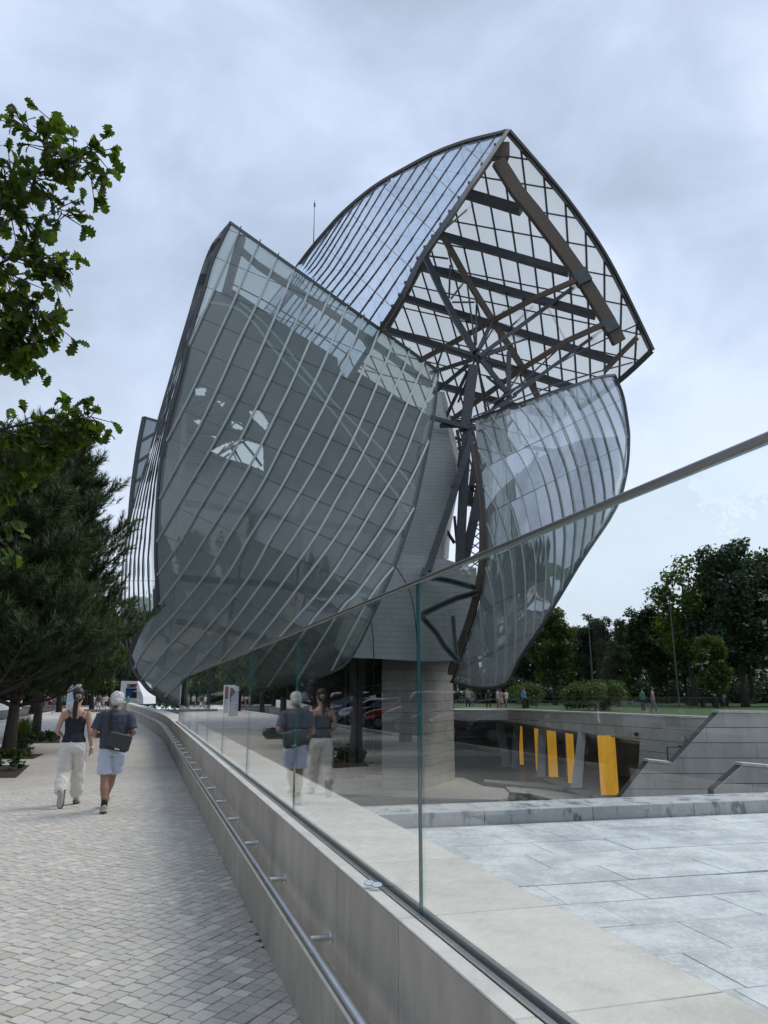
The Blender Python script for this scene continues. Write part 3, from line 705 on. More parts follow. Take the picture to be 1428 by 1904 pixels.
mb = MB(); mb.hexa([gp(14.2, 0.6, ZB - 0.3), gp(14.5, 0.6, ZB - 0.3), gp(14.5, 7.4, ZB - 0.3), gp(14.2, 7.4, ZB - 0.3), gp(14.2, 0.6, -0.7), gp(14.5, 0.6, -0.7), gp(14.5, 7.4, -0.7), gp(14.2, 7.4, -0.7)]); mb.build('end_wall', mat('grotto_end_wall', (0.50, 0.44, 0.36), 0.35, var=0.15, scale=1), gr)
yel = bpy.data.materials.new('amber_glass'); yel.use_nodes = True
bb = yel.node_tree.nodes['Principled BSDF']; bb.inputs['Base Color'].default_value = (0.62, 0.30, 0.015, 1); bb.inputs['Roughness'].default_value = 0.35
_t = yel.node_tree.nodes.new('ShaderNodeTexCoord'); _m = yel.node_tree.nodes.new('ShaderNodeMapping'); _m.inputs['Scale'].default_value = (3, 3, 0.6)
_n = yel.node_tree.nodes.new('ShaderNodeTexNoise'); _n.inputs['Scale'].default_value = 1.2
_r = yel.node_tree.nodes.new('ShaderNodeValToRGB'); _r.color_ramp.elements[0].position = 0.3; _r.color_ramp.elements[1].position = 0.7
_r.color_ramp.elements[0].color = (0.46, 0.20, 0.012, 1); _r.color_ramp.elements[1].color = (0.80, 0.46, 0.04, 1)
yel.node_tree.links.new(_t.outputs['Object'], _m.inputs[0]); yel.node_tree.links.new(_m.outputs[0], _n.inputs[0]); yel.node_tree.links.new(_n.outputs[0], _r.inputs[0]); yel.node_tree.links.new(_r.outputs[0], bb.inputs['Base Color'])
bb.inputs['Emission Color'].default_value = (1.0, 0.50, 0.05, 1); bb.inputs['Emission Strength'].default_value = 0.26
mirror = mat('mirror_panel', (0.35, 0.33, 0.31), 0.08, 0.9)
ycols = [(967, 974, 1349, 1422), (997, 1006, 1351, 1432), (1021, 1038, 1355, 1445), (1057, 1071, 1361, 1456), (1118, 1151, 1369, 1478)]
nm = ('farthest', 'second farthest', 'middle', 'second nearest', 'nearest')
for i, (xa, xb, yt, yb) in enumerate(ycols):
    pa, pb = onz(xa, yb, ZB), onz(xb, yb, ZB); c = (pa + pb) / 2; w = (pb - pa).length
    t = at(c.x / c.y * 1 + 0 if False else (xa + xb) / 2, yt, c.y).z + 0.05
    root = empty('prism_column', (c.x, c.y, ZB), label='%s of the glowing amber prism columns in the grotto' % nm[i], cat='column', group='amber prism columns in the grotto')
    a = pa - c; b = pb - c; k_ = Vector((b.x * 0.6 + 0.3, 0.9, 0))
    mb = MB(); mb.prism([a, b, b + Vector((0.0, 0.05, 0)), a + Vector((0, 0.05, 0))], (0, 0, t - ZB)); mb.build('amber_face', yel, root)
    mb = MB(); mb.prism([a + Vector((-0.02, 0.02, 0)), a + Vector((-0.02, 0.06, 0)), k_, k_ + Vector((0, -0.04, 0))], (0, 0, t - ZB)); mb.build('mirror_face', mirror, root)
    mb = MB(); mb.prism([b + Vector((0.02, 0.02, 0)), b + Vector((0.02, 0.06, 0)), k_ + Vector((0.03, 0, 0)), k_ + Vector((0.03, -0.04, 0))], (0, 0, t - ZB)); mb.build('mirror_face', mirror, root)
pcols = [(921, 935, 1344, 934, 950, 1427, 'leftmost'), (955, 966, 1346, 951, 962, 1430, 'second from the left'), (1001, 1016, 1352, 998, 1013, 1446, 'middle'), (1049, 1056, 1359, 1052, 1059, 1445, 'slim second from the right'), (1075, 1090, 1362, 1061, 1082, 1467, 'nearest and rightmost')]
for xa, xb, yt, xc, xd, yb, w_ in pcols:
    pa, pb = onz(xc, yb, ZB), onz(xd, yb, ZB); c = (pa + pb) / 2; ta, tb = at(xa, yt, pa.y + 0.2), at(xb, yt, pb.y + 0.2)
    root = empty('concrete_column', (c.x, c.y, ZB), label='%s of the leaning pale concrete columns between the amber prisms' % w_, cat='column', group='leaning pale columns in the grotto')
    o_ = Vector((c.x, c.y, ZB)); bk = Vector((0.15, 0.45, 0)); ex = Vector((0, 0, 0.05))
    mb = MB(); mb.hexa([pa - o_, pb - o_, pb - o_ + bk, pa - o_ + bk, ta - o_ + ex, tb - o_ + ex, tb - o_ + bk + ex, ta - o_ + bk + ex]); mb.build('shaft', mat('pale_column_concrete', (0.62, 0.62, 0.60), 0.7, var=0.06, scale=1), root, bevel=0.02)
    mb = MB(); mb.box((-0.35 - abs(pb.x - pa.x) / 2, -0.2, 0), (0.35 + abs(pb.x - pa.x) / 2, 0.7, 0.06)); mb.build('base_plate', M['midsteel'], root)
# guard of glass on top of the retaining wall and the bridge beside it

bw = empty('rear_basin_wall', (-8, 76, ZB), label='dark stone wall closing the back of the basin under the bridge', cat='wall')
for k in range(22):
    for j in range(5):
        mb = MB(); mb.box((-22 + k * 2.6, 0, -0.4 + j * 0.94), (-22 + k * 2.6 + 2.57, 0.3, -0.4 + j * 0.94 + 0.91)); mb.build('stone_panel', M['basin'], bw)
mb = MB(); mb.box((-22, 0.1, -0.4), (36, 0.5, 4.2)); mb.build('wall_core', M['joint'], bw)

# ------------------------------------------------------------------ museum building of glass sails
BASE = Vector((2.0, 50.0, ZB))
bld = empty('museum_building', BASE, label='huge museum of billowing glass sails over white curved walls, timber arches and steel struts', cat='museum')
def bp_(mb, name, m, parent=None, **k):
    o = mb.build(name, m, None, **k); o.data.transform(Matrix.Translation(-BASE)); o.parent = parent or bld; return o
def ip(poly, x):                               # linear interpolation through (x, y) pairs
    if x <= poly[0][0]: return poly[0][1]
    for a, b in zip(poly, poly[1:]):
        if x <= b[0]: return a[1] + (b[1] - a[1]) * (x - a[0]) / (b[0] - a[0])
    return poly[-1][1]
def inside(p, poly):
    x, y = p; c = False; n = len(poly)
    for i in range(n):
        x1, y1 = poly[i]; x2, y2 = poly[(i + 1) % n]
        if (y1 > y) != (y2 > y) and x < (x2 - x1) * (y - y1) / (y2 - y1) + x1: c = not c
    return c
def clipq(poly, quad):                         # clip outline 'poly' by a convex cell 'quad'
    ar = sum(quad[i][0] * quad[(i + 1) % 4][1] - quad[(i + 1) % 4][0] * quad[i][1] for i in range(4)); sg = 1 if ar > 0 else -1
    out = list(poly)
    for i in range(4):
        a, b = quad[i], quad[(i + 1) % 4]; ex, ey = b[0] - a[0], b[1] - a[1]; new = []
        f = lambda p: sg * (ex * (p[1] - a[1]) - ey * (p[0] - a[0]))
        for k in range(len(out)):
            p, q_ = out[k], out[(k + 1) % len(out)]; fp, fq = f(p), f(q_)
            if fp >= 0: new.append(p)
            if (fp > 0 > fq) or (fp < 0 < fq): t = fp / (fp - fq); new.append((p[0] + (q_[0] - p[0]) * t, p[1] + (q_[1] - p[1]) * t))
        out = new
        if len(out) < 3: return []
    return out
def area(p): return abs(sum(p[i][0] * p[(i + 1) % len(p)][1] - p[(i + 1) % len(p)][0] * p[i][1] for i in range(len(p)))) / 2
def pdist(p, poly):
    d = 1e9
    for a, b in zip(poly, poly[1:]):
        vx, vy = b[0] - a[0], b[1] - a[1]; t = max(0, min(1, ((p[0] - a[0]) * vx + (p[1] - a[1]) * vy) / (vx * vx + vy * vy + 1e-9)))
        d = min(d, math.hypot(p[0] - a[0] - vx * t, p[1] - a[1] - vy * t))
    return d
SIL4 = [(553, 495), (575, 466), (603, 433), (632, 401), (664, 372), (702, 343), (752, 314), (808, 285), (864, 264), (924, 249), (944, 244)]
def D1(x, y): return 36 + 5 * ((x - 540) / 260) ** 2 + 6 * ((y - 1000) / 600) ** 2
def D5(x, y): return 47 + 0.02 * (y - 245) + 0.025 * (945 - x) * (1 if x < 945 else 0.35)
def D4(x, y): return D5(x, y) - 0.1 * pdist((x, y), SIL4) - 0.25
def D6(x, y): return 41 + 4.5 * ((x - 1010) / 150) ** 2 + 1.5 * ((y - 950) / 300) ** 2

def smooth_px(P, n=6): return [(v.x, v.y) for v in catmull([(p[0], p[1], 0) for p in P], n)]
def build_sail(name, ribs, D, wf, step, glass, mullm, mw, label=None, mh=None, nores=False, w0=0.0):
    """ribs: pixel polylines, neighbouring ribs bound a strip of panes; wf(x, y) = w grows along every rib."""
    frame = MB()
    sail = bp_(MB().box(tuple(at(*ribs[0][0], D(*ribs[0][0])) - Vector((0.05, 0.05, 0.05))), tuple(at(*ribs[0][0], D(*ribs[0][0])) + Vector((0.05, 0.05, 0.05)))), name, mullm)
    if label: sail['label'] = label
    rs = [smooth_px(r) for r in ribs]; ws = [[wf(*p) for p in r] for r in rs]
    def atw(k, w):
        r, q_ = rs[k], ws[k]
        if w <= q_[0]: return r[0]
        for i in range(len(q_) - 1):
            if w <= q_[i + 1]: t = (w - q_[i]) / max(1e-6, q_[i + 1] - q_[i]); return (r[i][0] + (r[i + 1][0] - r[i][0]) * t, r[i][1] + (r[i + 1][1] - r[i][1]) * t)
        return r[-1]
    n = 0
    for k in range(len(rs) - 1):
        lo = min(ws[k][0], ws[k + 1][0]); hi = max(ws[k][-1], ws[k + 1][-1]); w = math.floor((lo - w0) / step) * step + w0
        while w < hi:
            a, b = max(w, lo), min(w + step, hi); g = []
            for i in range(4):
                t = a + (b - a) * i / 3; p, q_ = atw(k, t), atw(k + 1, t)
                for j in range(3): s = j / 2; g.append((p[0] + (q_[0] - p[0]) * s, p[1] + (q_[1] - p[1]) * s))
            if area([g[0], g[2], g[11], g[9]]) > 14:
                vs = [at(x, y, D(x, y)) for x, y in g]; fs = []
                for i in range(3):
                    for j in range(2): a_ = i * 3 + j; fs.append((a_, a_ + 1, a_ + 4, a_ + 3))
                mb = MB(); mb.add(vs, fs); bp_(mb, 'pane', glass, sail, smooth=True, fixn=False); n += 1
            w += step
    for k, r in enumerate(rs):
        if k == 0 or k == len(rs) - 1: wd_ = mw * 1.2
        else: wd_ = mw
        pts = [at(x, y, D(x, y) - 0.10) for x, y in r]
        mb = MB(); mb.path(pts, wd_, (mh or mw * 1.4), up=Vector((0, 1, 0.2))); bp_(mb, 'mullion', mullm, sail)
    # thin cross joints between neighbouring ribs
    mb = MB()
    for k in range(len(rs) - 1):
        lo = max(ws[k][0], ws[k + 1][0]); hi = min(ws[k][-1], ws[k + 1][-1]); w = math.ceil((lo - w0) / step) * step + w0
        while w < hi:
            p, q_ = atw(k, w), atw(k + 1, w); mb.path([at(*p, D(*p) - 0.03), at(*q_, D(*q_) - 0.03)], 0.025, 0.03, up=Vector((0, 1, 0.2))); w += step
    if mb.v: bp_(mb, 'cross_joint', M['midsteel'], sail)['kind'] = 'stuff'
    return sail
def trim(pts, D, w, m, name='edge_trim', parent=None, off=0.15, n=5):
    r = smooth_px(pts, n); mb = MB(); mb.path([at(x, y, D(x, y) - off) for x, y in r], w, w * 1.3, up=Vector((0, 1, 0.2))); return bp_(mb, name, m, parent)

# --- front left sail
crease = [(428, 415), (397, 482), (381, 535), (364, 589), (351, 635), (336, 700), (319, 763), (306, 818), (298, 868), (293, 921), (290, 1000), (290, 1052), (295, 1127)]
lowcrease = [(295, 1127), (262, 1168), (241, 1218)]
ribs1 = [
    [(428, 415), (397, 482), (381, 535), (364, 589), (351, 640)],
    [(447, 425), (399, 537), (370, 602), (350, 645)],
    [(483, 450), (460, 501), (437, 555), (408, 618), (370, 700), (346, 750), (310, 820)],
    [(517, 475), (483, 555), (443, 637), (415, 700), (371, 792), (342, 843), (297, 927)],
    [(549, 499), (506, 602), (462, 700), (430, 765), (392, 834), (356, 895), (298, 996), (291, 1008)],
    [(583, 522), (540, 622), (505, 700), (472, 767), (443, 824), (409, 881), (369, 948), (340, 1000), (293, 1069)],
    [(615, 545), (548, 700), (520, 758), (482, 834), (447, 897), (382, 1000), (346, 1057), (296, 1124)],
    [(646, 568), (590, 700), (520, 837), (485, 904), (424, 1000), (384, 1067), (321, 1145), (285, 1183), (260, 1220), (249, 1246)],
    [(676, 589), (631, 700), (557, 843), (520, 911), (463, 1000), (421, 1071), (354, 1156), (308, 1208), (263, 1265)],
    [(706, 611), (670, 700), (591, 860), (520, 975), (504, 1000), (461, 1076), (394, 1158), (337, 1223), (279, 1284)],
    [(733, 631), (707, 700), (667, 794), (623, 879), (546, 1000), (472, 1105), (422, 1172), (384, 1216), (345, 1256), (304, 1298)],
    [(761, 651), (744, 700), (674, 845), (629, 923), (585, 1000), (510, 1105), (460, 1168), (409, 1229), (330, 1312)],
    [(789, 671), (778, 700), (749, 769), (715, 845), (669, 927), (623, 1000), (560, 1085), (468, 1204), (375, 1308)],
    [(815, 690), (813, 702), (780, 776), (745, 862), (699, 937), (661, 1000), (601, 1090), (523, 1181), (440, 1290)],
    [(800, 813), (764, 891), (699, 1000), (618, 1109), (576, 1160), (495, 1281)],
    [(773, 939), (736, 1000), (668, 1097), (632, 1136), (550, 1268)],
    [(736, 1050), (687, 1113), (615, 1250)],
    [(700, 1130), (655, 1219)],
]
s1 = build_sail('glass_sail', ribs1, D1, lambda x, y: y - 0.42 * x, 62, M['sail_glass'], M['mull'], 0.10, 'broad swelling front sail of grey-green glass with slanting pale mullions', mh=0.15)
trim([(428, 414), (815, 690)], D1, 0.16, M['mulld'], parent=s1, n=14)
trim([(815, 690), (809, 760), (800, 813), (773, 939), (757, 990), (736, 1050), (700, 1130), (655, 1219), (615, 1250), (550, 1268)], D1, 0.13, M['mulld'], parent=s1)
trim(crease, D1, 0.15, M['mulld'], parent=s1); trim(lowcrease, D1, 0.2, M['mulld'], parent=s1)
trim([(241, 1218), (249, 1246), (263, 1265), (279, 1284), (304, 1298), (335, 1314), (375, 1308), (440, 1290), (495, 1281), (550, 1268)], D1, 0.16, M['mulld'], parent=s1)

# --- narrow side sail that turns away round the corner
silL = [(415, 426), (444, 400), (461, 391), (511, 372), (560, 358), (623, 339), (700, 317), (782, 293), (843, 277), (889, 262), (944, 247), (1000, 235), (1063, 226), (1126, 225), (1179, 232), (1223, 240)]   # (y, x)
creL = [(y, x) for x, y in crease] + [(1168, 262), (1223, 240)]
fr2 = [0, .10, .22, .35, .48, .62, .78, 1.0]
def x2(f, y):
    a, b = ip(silL, y), ip(creL, y)
    if y <= 1000: return a + f * (b - a)
    return min(b, a + f * (54 + (y - 1000) * 0.12))
def D2(x, y):
    a, b = ip(silL, y), ip(creL, y); wv = max(2.0, (ip(creL, min(y, 1126)) - a)); f = max(0, min(1, (x - a) / wv))
    return D1(b if y < 1126 else 295, min(y, 1126)) + 15 * (1 - f) ** 1.3
ribs2 = []
for f in fr2:
    r = []
    for y in (418, 460, 520, 580, 640, 700, 770, 840, 900, 960, 1000, 1050, 1100, 1126, 1150, 1180, 1205, 1221):
        x = x2(f, y); r.append((x, y))
        if y > 1000 and x >= ip(creL, y) - 0.3 and f > 0: break
    ribs2.append(r)
s2 = build_sail('side_sail', ribs2, D2, lambda x, y: y, 135, glassmat('side_sail_glass', (0.55, 0.6, 0.6), 0.02, 1.6, frit=0.12, fritcol=(0.45, 0.48, 0.48), refl=1.3, wav=0.03), M['mulld'], 0.045, 'narrow side sail seen edge-on with closely spaced dark mullions', mh=0.12)
# --- dark sail further back
D3 = lambda x, y: 74.0
ribs3 = [[(268, 776), (293, 783), (310, 788)], [(259, 822), (292, 803)], [(253, 861), (277, 845)], [(248, 898), (266, 886)], [(244, 934), (253, 928)], [(240, 985), (244, 985)]]
s3 = build_sail('rear_sail', [[(268, 776), (293, 783), (318, 788)], [(259, 822), (292, 803), (310, 792)], [(253, 861), (277, 845), (300, 829)], [(248, 898), (266, 886), (290, 870)], [(244, 934), (253, 928), (280, 910)], [(239, 1000), (246, 1000), (270, 1000)]],
                D3, lambda x, y: x, 200, glassmat('rear_sail_glass', (0.22, 0.25, 0.26), 0.05, 1.5, frit=0.1, fritcol=(0.2, 0.22, 0.22)), M['midsteel'], 0.22, 'small dark sail standing far behind the side sail')
trim([(268, 776), (259, 822), (253, 861), (248, 898), (244, 934), (239, 1000)], D3, 0.35, M['mulld'], parent=s3)

# --- upper sail: mirror-bright outer side
def LL(x): return 544 + (x - 416) * 0.648
r4 = [[(944, 244), (878, 341), (825, 418), (782, 481), (748, 549), (707, 614)],
      [(924, 249), (763, 482), (687, 595)], [(895, 257), (740, 480), (668, 583)], [(864, 264), (717, 480), (651, 566)], [(835, 274), (696, 480), (636, 561)],
      [(808, 285), (680, 480), (625, 553)], [(781, 300), (663, 480), (614, 546)], [(753, 314), (648, 480), (604, 539)], [(726, 327), (633, 480), (595, 532)],
      [(702, 343), (620, 480), (586, 526)], [(682, 358), (607, 480), (578, 520)], [(664, 372), (597, 480), (570, 514)], [(647, 387), (590, 476), (565, 511)],
      [(632, 401), (583, 473), (560, 508)], [(617, 416), (578, 468), (556, 503)], [(603, 433), (575, 466), (552, 496)]]
for r in r4:                                   # the sail runs on down behind the front sail
    (xa, ya), (xb, yb) = r[-2], r[-1]; d = math.hypot(xb - xa, yb - ya); dx, dy = (xb - xa) / d, (yb - ya) / d; x, y = xb, yb
    while y < LL(x) + 6 and y < 720: x += dx * 6; y += dy * 6
    r.append((x, y))
s4 = build_sail('upper_sail', r4[::-1], D4, lambda x, y: y - 0.9 * x, 105, M['sail_glass_sky'], M['bronze'], 0.045, 'tall upper sail of sky-mirroring glass with fine dark mullions', mh=0.09, w0=20)
trim(SIL4, D4, 0.22, M['bronze'], parent=s4)
trim(r4[0], D4, 0.26, M['mulld'], parent=s4, off=0.2)
tb = MB()
for i in range(15):
    t = i / 14; P = smooth_px(r4[0], 6); p = P[int(t * (len(P) - 8))]; c = at(p[0] - 6, p[1] - 1, D4(*p) - 0.3); tb.box(tuple(c - Vector((0.07, 0.07, 0.07))), tuple(c + Vector((0.07, 0.07, 0.07))))
bp_(tb, 'fixing_blocks', M['mulld'], s4)['kind'] = 'stuff'

# --- canopy: the underside of the sail's far half, white fritted panels on a steel lattice
P5 = [(945, 247), (1010, 320), (1062, 386), (1120, 470), (1165, 555), (1211, 652), (1150, 709), (1000, 812), (850, 905), (700, 905), (640, 760), (610, 640), (585, 520), (600, 445), (635, 405), (702, 348), (808, 290)]
def mslope(X): return 0.34 - 0.0009 * (X - 750)
def px5(i, j):
    X = 560 + i * 26.5 + 0.0135 * (i * i) * 0.5 + (i * i) * 0.16; x, y = X, 500
    for _ in range(12):
        y = 238 + j * 46 + 0.145 * (x - 900) + 0.00035 * (j * 46) * (x - 900) * 0.6; x = X + mslope(X) * (y - 500)
    return (x, y)
can = bp_(MB().box(tuple(at(945, 246, 46.6)), tuple(at(945, 246, 46.6) + Vector((0.1, 0.1, 0.1)))), 'canopy', M['mulld']); can['label'] = 'underside of the upper sail with white fritted panels on a dark lattice'
cnt = 0
for i in range(-2, 23):
    for j in range(-3, 16):
        a, b, c, d = px5(i, j), px5(i + 1, j), px5(i + 1, j + 1), px5(i, j + 1)
        q_ = clipq(P5, [a, b, c, d])
        if len(q_) > 2 and area(q_) > 25:
            mb = MB(); vs = [at(x, y, D5(x, y)) for x, y in q_]; o_ = len(mb.v); mb.add(vs, [tuple(range(len(vs)))])
            bp_(mb, 'roof_panel', M['panel'], can, fixn=False); cnt += 1
def runs(fn, n, wd_, name, off=0.12, hh=None):
    r = []; out = []
    for k in range(n + 1):
        p = fn(k / n)
        if inside(p, P5): r.append(p)
        else:
            if len(r) > 1: out.append(r)
            r = []
    if len(r) > 1: out.append(r)
    for r in out:
        mb = MB(); mb.path([at(x, y, D5(x, y) - off) for x, y in r[::4] + [r[-1]]], wd_, hh or wd_ * 1.4, up=Vector((0, 1, 0.2))); bp_(mb, name, M['mulld'], can)
for i in range(-2, 24): runs(lambda t: px5(i, -4 + t * 21), 160, 0.125, 'mullion')
for j in range(-3, 17): runs(lambda t: px5(-3 + t * 27, j), 160, 0.09, 'purlin', 0.05, 0.10)
trim([(945, 245), (1010, 320), (1062, 384), (1120, 469), (1165, 554), (1212, 652)], D5, 0.34, M['mulld'], parent=can, off=0.25)
trim([(948, 244), (1013, 318), (1065, 382), (1123, 467), (1168, 552), (1214, 651)], D5, 0.16, M['bronze'], parent=can, off=0.45)
trim([(1212, 652), (1150, 709), (1075, 760)], D5, 0.42, M['mulld'], parent=can, off=0.25)

# --- lower right sail
A_ = lambda *p: [(860 + x / 4.4625, 680 + y / 4.4625) for x, y in p]
B_ = lambda *p: [(820 + x / 4.4625, 960 + y / 4.4625) for x, y in p]
ribs6 = [
    B_((85, 1370), (60, 1385))[:1] + [(838, 1269)],
    B_((220, 1040), (225, 1200), (235, 1410)),
    B_((318, 730), (330, 900), (340, 1100), (343, 1425)),
    B_((360, 400), (400, 530), (430, 700), (445, 900), (450, 1150), (440, 1420)),
    B_((380, 60), (430, 200), (480, 400), (515, 600), (530, 830), (535, 1050), (515, 1398)),
    A_((170, 1000), (270, 1170)) + B_((480, 0), (545, 200), (590, 400), (610, 700), (615, 950), (600, 1200), (575, 1335)),
    A_((120, 690), (270, 930), (380, 1130)) + B_((605, 0), (655, 200), (690, 420), (700, 700), (695, 950), (668, 1165)),
    A_((70, 455), (105, 440))[1:] + A_((250, 640), (400, 880), (490, 1080)) + B_((715, 0), (760, 200), (785, 430), (780, 750), (760, 980), (735, 1055)),
    A_((225, 400), (370, 590), (500, 790), (590, 1000)) + B_((820, 0), (865, 250), (870, 500), (850, 780), (828, 925)),
    A_((345, 355), (480, 540), (590, 730), (680, 940), (740, 1170)) + B_((950, 200), (945, 500), (920, 768)),
    A_((455, 320), (600, 510), (700, 700), (780, 940), (830, 1150)) + B_((1035, 100), (1035, 250), (1015, 500), (998, 645)),
    A_((570, 280), (690, 440), (790, 640), (870, 850), (920, 1080)) + B_((1125, 50), (1115, 250), (1085, 495)),
    A_((680, 240), (790, 400), (880, 600), (960, 830), (1010, 1070)) + B_((1210, 20), (1190, 200), (1165, 368)),
    A_((785, 205), (880, 350), (980, 570), (1050, 800), (1095, 1030), (1110, 1170)) + B_((1285, 0), (1260, 225)),
    A_((880, 175), (970, 320), (1070, 550), (1140, 790), (1180, 1000), (1190, 1140)) + B_((1350, 20), (1330, 125)),
    A_((975, 145), (1060, 290), (1150, 500), (1220, 730), (1255, 930), (1262, 1100), (1240, 1240)),
    A_((1065, 115), (1160, 290), (1240, 470), (1310, 680), (1345, 870), (1335, 1010)),
    A_((1155, 90), (1240, 250), (1320, 420), (1372, 600)),
    A_((1262, 78), (1330, 250), (1366, 420), (1378, 560)),
]
ribs6[0] = [(868, 1185), (842, 1266)]
s6 = build_sail('lower_sail', ribs6, D6, lambda x, y: y + 0.5 * x, 88, M['sail_glass_r'], M['mull'], 0.05, 'rounded lower sail of reflective glass with curved vertical mullions', mh=0.1)
# strip between the timber edge and the first full rib
lft = [(875, 782), (887, 837), (901, 954), (903, 1033), (891, 1111), (871, 1182), (840, 1268)]
trim(lft, D6, 0.12, M['mulld'], parent=s6)
trim([(874, 780)] + [r[0] for r in ribs6[7:]], D6, 0.14, M['mulld'], parent=s6)
trim(A_((1262, 78), (1330, 250), (1370, 480), (1380, 620), (1365, 850), (1310, 1090)) + B_((1410, 0), (1340, 110), (1270, 210), (1170, 360), (1090, 490), (1000, 640), (920, 770), (830, 920), (740, 1050), (650, 1190), (565, 1365), (510, 1400), (440, 1420), (343, 1425), (235, 1412), (85, 1370)), D6, 0.14, M['mulld'], parent=s6)

# --- timber and steel
def bar(px, dep, w, m, name, parent=None, n=1, hr=1.15, smooth=False):
    """px: points; dep: depth per point or one value; w: width in photo pixels."""
    if not isinstance(dep, (list, tuple)): dep = [dep] * len(px)
    P = [at(x, y, d) for (x, y), d in zip(px, dep)]
    if smooth: P = catmull(P, 5)
    wm = w * (sum(dep) / len(dep)) / 1430
    mb = MB(); mb.path(P, wm, wm * hr, up=Vector((0, 1, 0.15))); return bp_(mb, name, m, parent)
for a, b, w in [((866, 360), (969, 391), 17), ((817, 437), (1058, 507), 14), ((776, 494), (1108, 587), 14), ((745, 552), (1140, 671), 13), ((720, 614), (1068, 722), 13), ((815, 716), (1010, 770), 12), ((800, 770), (900, 800), 10)]:
    bar([a, b], [D5(*a) - 1.2, D5(*b) - 1.2], w, M['darksteel'], 'steel_beam')
d5 = lambda p, o: D5(*p) - o
def wood(px, w, off, **k): return bar(px, [d5(p, off) for p in px], w, M['wood'], 'timber_beam', **k)
wood([(926, 300), (961, 356), (994, 396), (1042, 460), (1074, 505)], 28, 2.2, hr=0.6)
wood([(1074, 505), (1101, 548), (1131, 598), (1151, 637)], 27, 2.2, hr=0.6)
wood([(825, 441), (867, 517), (916, 596), (947, 644), (972, 685), (999, 736)], 11, 2.0)
wood([(1072, 521), (997, 553), (915, 597), (824, 647), (780, 671)], 9.5, 2.6)
wood([(1123, 603), (1054, 634), (972, 685), (893, 742), (842, 779)], 10, 2.6)
wood([(1185, 627), (1158, 654), (1124, 690)], 11, 2.0)
wood([(930, 270), (905, 305), (851, 384), (800, 462), (760, 540), (720, 612)], 10, 1.2)
bar([(915, 282), (946, 282)], [47.0, 47.0], 33, M['wood'], 'timber_beam', hr=0.7)
for c, w in (((1081, 516), 31), ((1133, 605), 29)):
    dx, dy = 0.50, 0.80; bar([(c[0] - dx * 14, c[1] - dy * 14), (c[0] + dx * 14, c[1] + dy * 14)], [d5(c, 2.35)] * 2, w, M['darksteel'], 'steel_shoe', hr=0.6)
H = (886, 662)
st = [((789, 474), (820, 540), (883, 655)), ]
steel = [([(789, 474), (820, 540), (845, 590), (883, 655)], [51, 51, 50.5, 50], 12), ([(890, 663), (1072, 530)], [50, 52], 7.5), ([H, (915, 600)], [50, 52], 6), ([(877, 669), (800, 694)], [50, 52], 7), ([(871, 678), (806, 732)], [50, 52], 7.5),
         ([(870, 690), (828, 778)], [50, 52], 7), ([(896, 670), (943, 730)], [50, 50], 9), ([(893, 663), (942, 647)], [50, 52], 6.5), ([(946, 655), (946, 740)], [51, 50], 8.5), ([(956, 734), (1122, 612)], [50, 54], 6.5),
         ([(943, 730), (970, 688)], [50, 53], 4), ([(943, 730), (900, 780)], [50, 52], 8), ([(943, 730), (1000, 700)], [50, 53], 4), ([(837, 494), (835, 553)], [52, 51], 4), ([(861, 527), (839, 555)], [53, 51], 3.5), ([(798, 476), (833, 481)], [52, 53], 3),
         ([(841, 562), (882, 562)], [51, 52], 3), ([(886, 568), (885, 640)], [53, 50], 4), ([(912, 600), (888, 650)], [53, 50], 4.5), ([(828, 425), (882, 378)], [49, 53], 3), ([(1018, 571), (1050, 630)], [55, 55], 3), ([(991, 570), (947, 610)], [54, 54], 3.5),
         ([(1186, 603), (1080, 652), (1000, 700), (900, 757)], [52, 51, 50, 49], 2.6), ([(1176, 674), (1110, 692), (1030, 716), (880, 775)], [47, 46.5, 46, 45.5], 2.8), ([(869, 790), (960, 735)], [49, 50], 5), ([(869, 795), (946, 770), (1010, 745)], [49, 50, 50], 4),
         ([(880, 683), (868, 768)], [50, 49.6], 20), ([(868, 768), (864, 800)], [49.6, 49.5], 20), ([(869, 795), (862, 900), (854, 1060)], [49.5, 49.2, 49], 17), ([(877, 812), (840, 930), (795, 1062)], [49, 48, 46.6], 13), ([(893, 905), (880, 970), (862, 1050)], [50.5, 50, 50], 17),
         ([(800, 776), (870, 795)], [46.8, 49], 8), ([(820, 791), (866, 791)], [48, 49], 9), 
         ([(790, 1060), (786, 1078)], [46, 45.6], 12), ([(888, 1090), (893, 1106)], [45.2, 45.2], 14),
         ([(884, 850), (872, 940)], [51, 51], 11), ([(858, 830), (850, 900)], [51, 51], 8), ([(905, 860), (880, 900)], [52, 52], 5), ([H, (868, 522)], [50, 53.5], 3.2), ([H, (824, 640)], [50, 54], 3.6), ([H, (852, 748)], [50, 52], 4.5), ([H, (905, 772)], [50, 52], 4.5), ([H, (975, 690)], [50, 54.5], 4), ([H, (1003, 622)], [50, 55], 3.6), ([H, (948, 560)], [50, 55], 3), ([H, (846, 600)], [50, 54], 3.2),
         ([(946, 735), (905, 700)], [50, 51], 4), ([(946, 735), (1054, 634)], [50, 55], 3.2), ([(946, 735), (915, 790)], [50, 50], 5), ([(915, 600), (997, 553)], [53.5, 54], 3), ([(824, 647), (800, 720)], [54, 55], 4), ([(838, 905), (846, 905)], [48, 48], 7), ([(872, 905), (895, 905)], [51, 50], 5), ([(845, 960), (852, 1040)], [52, 52], 5), ([(826, 980), (845, 1010)], [52, 52], 6)]
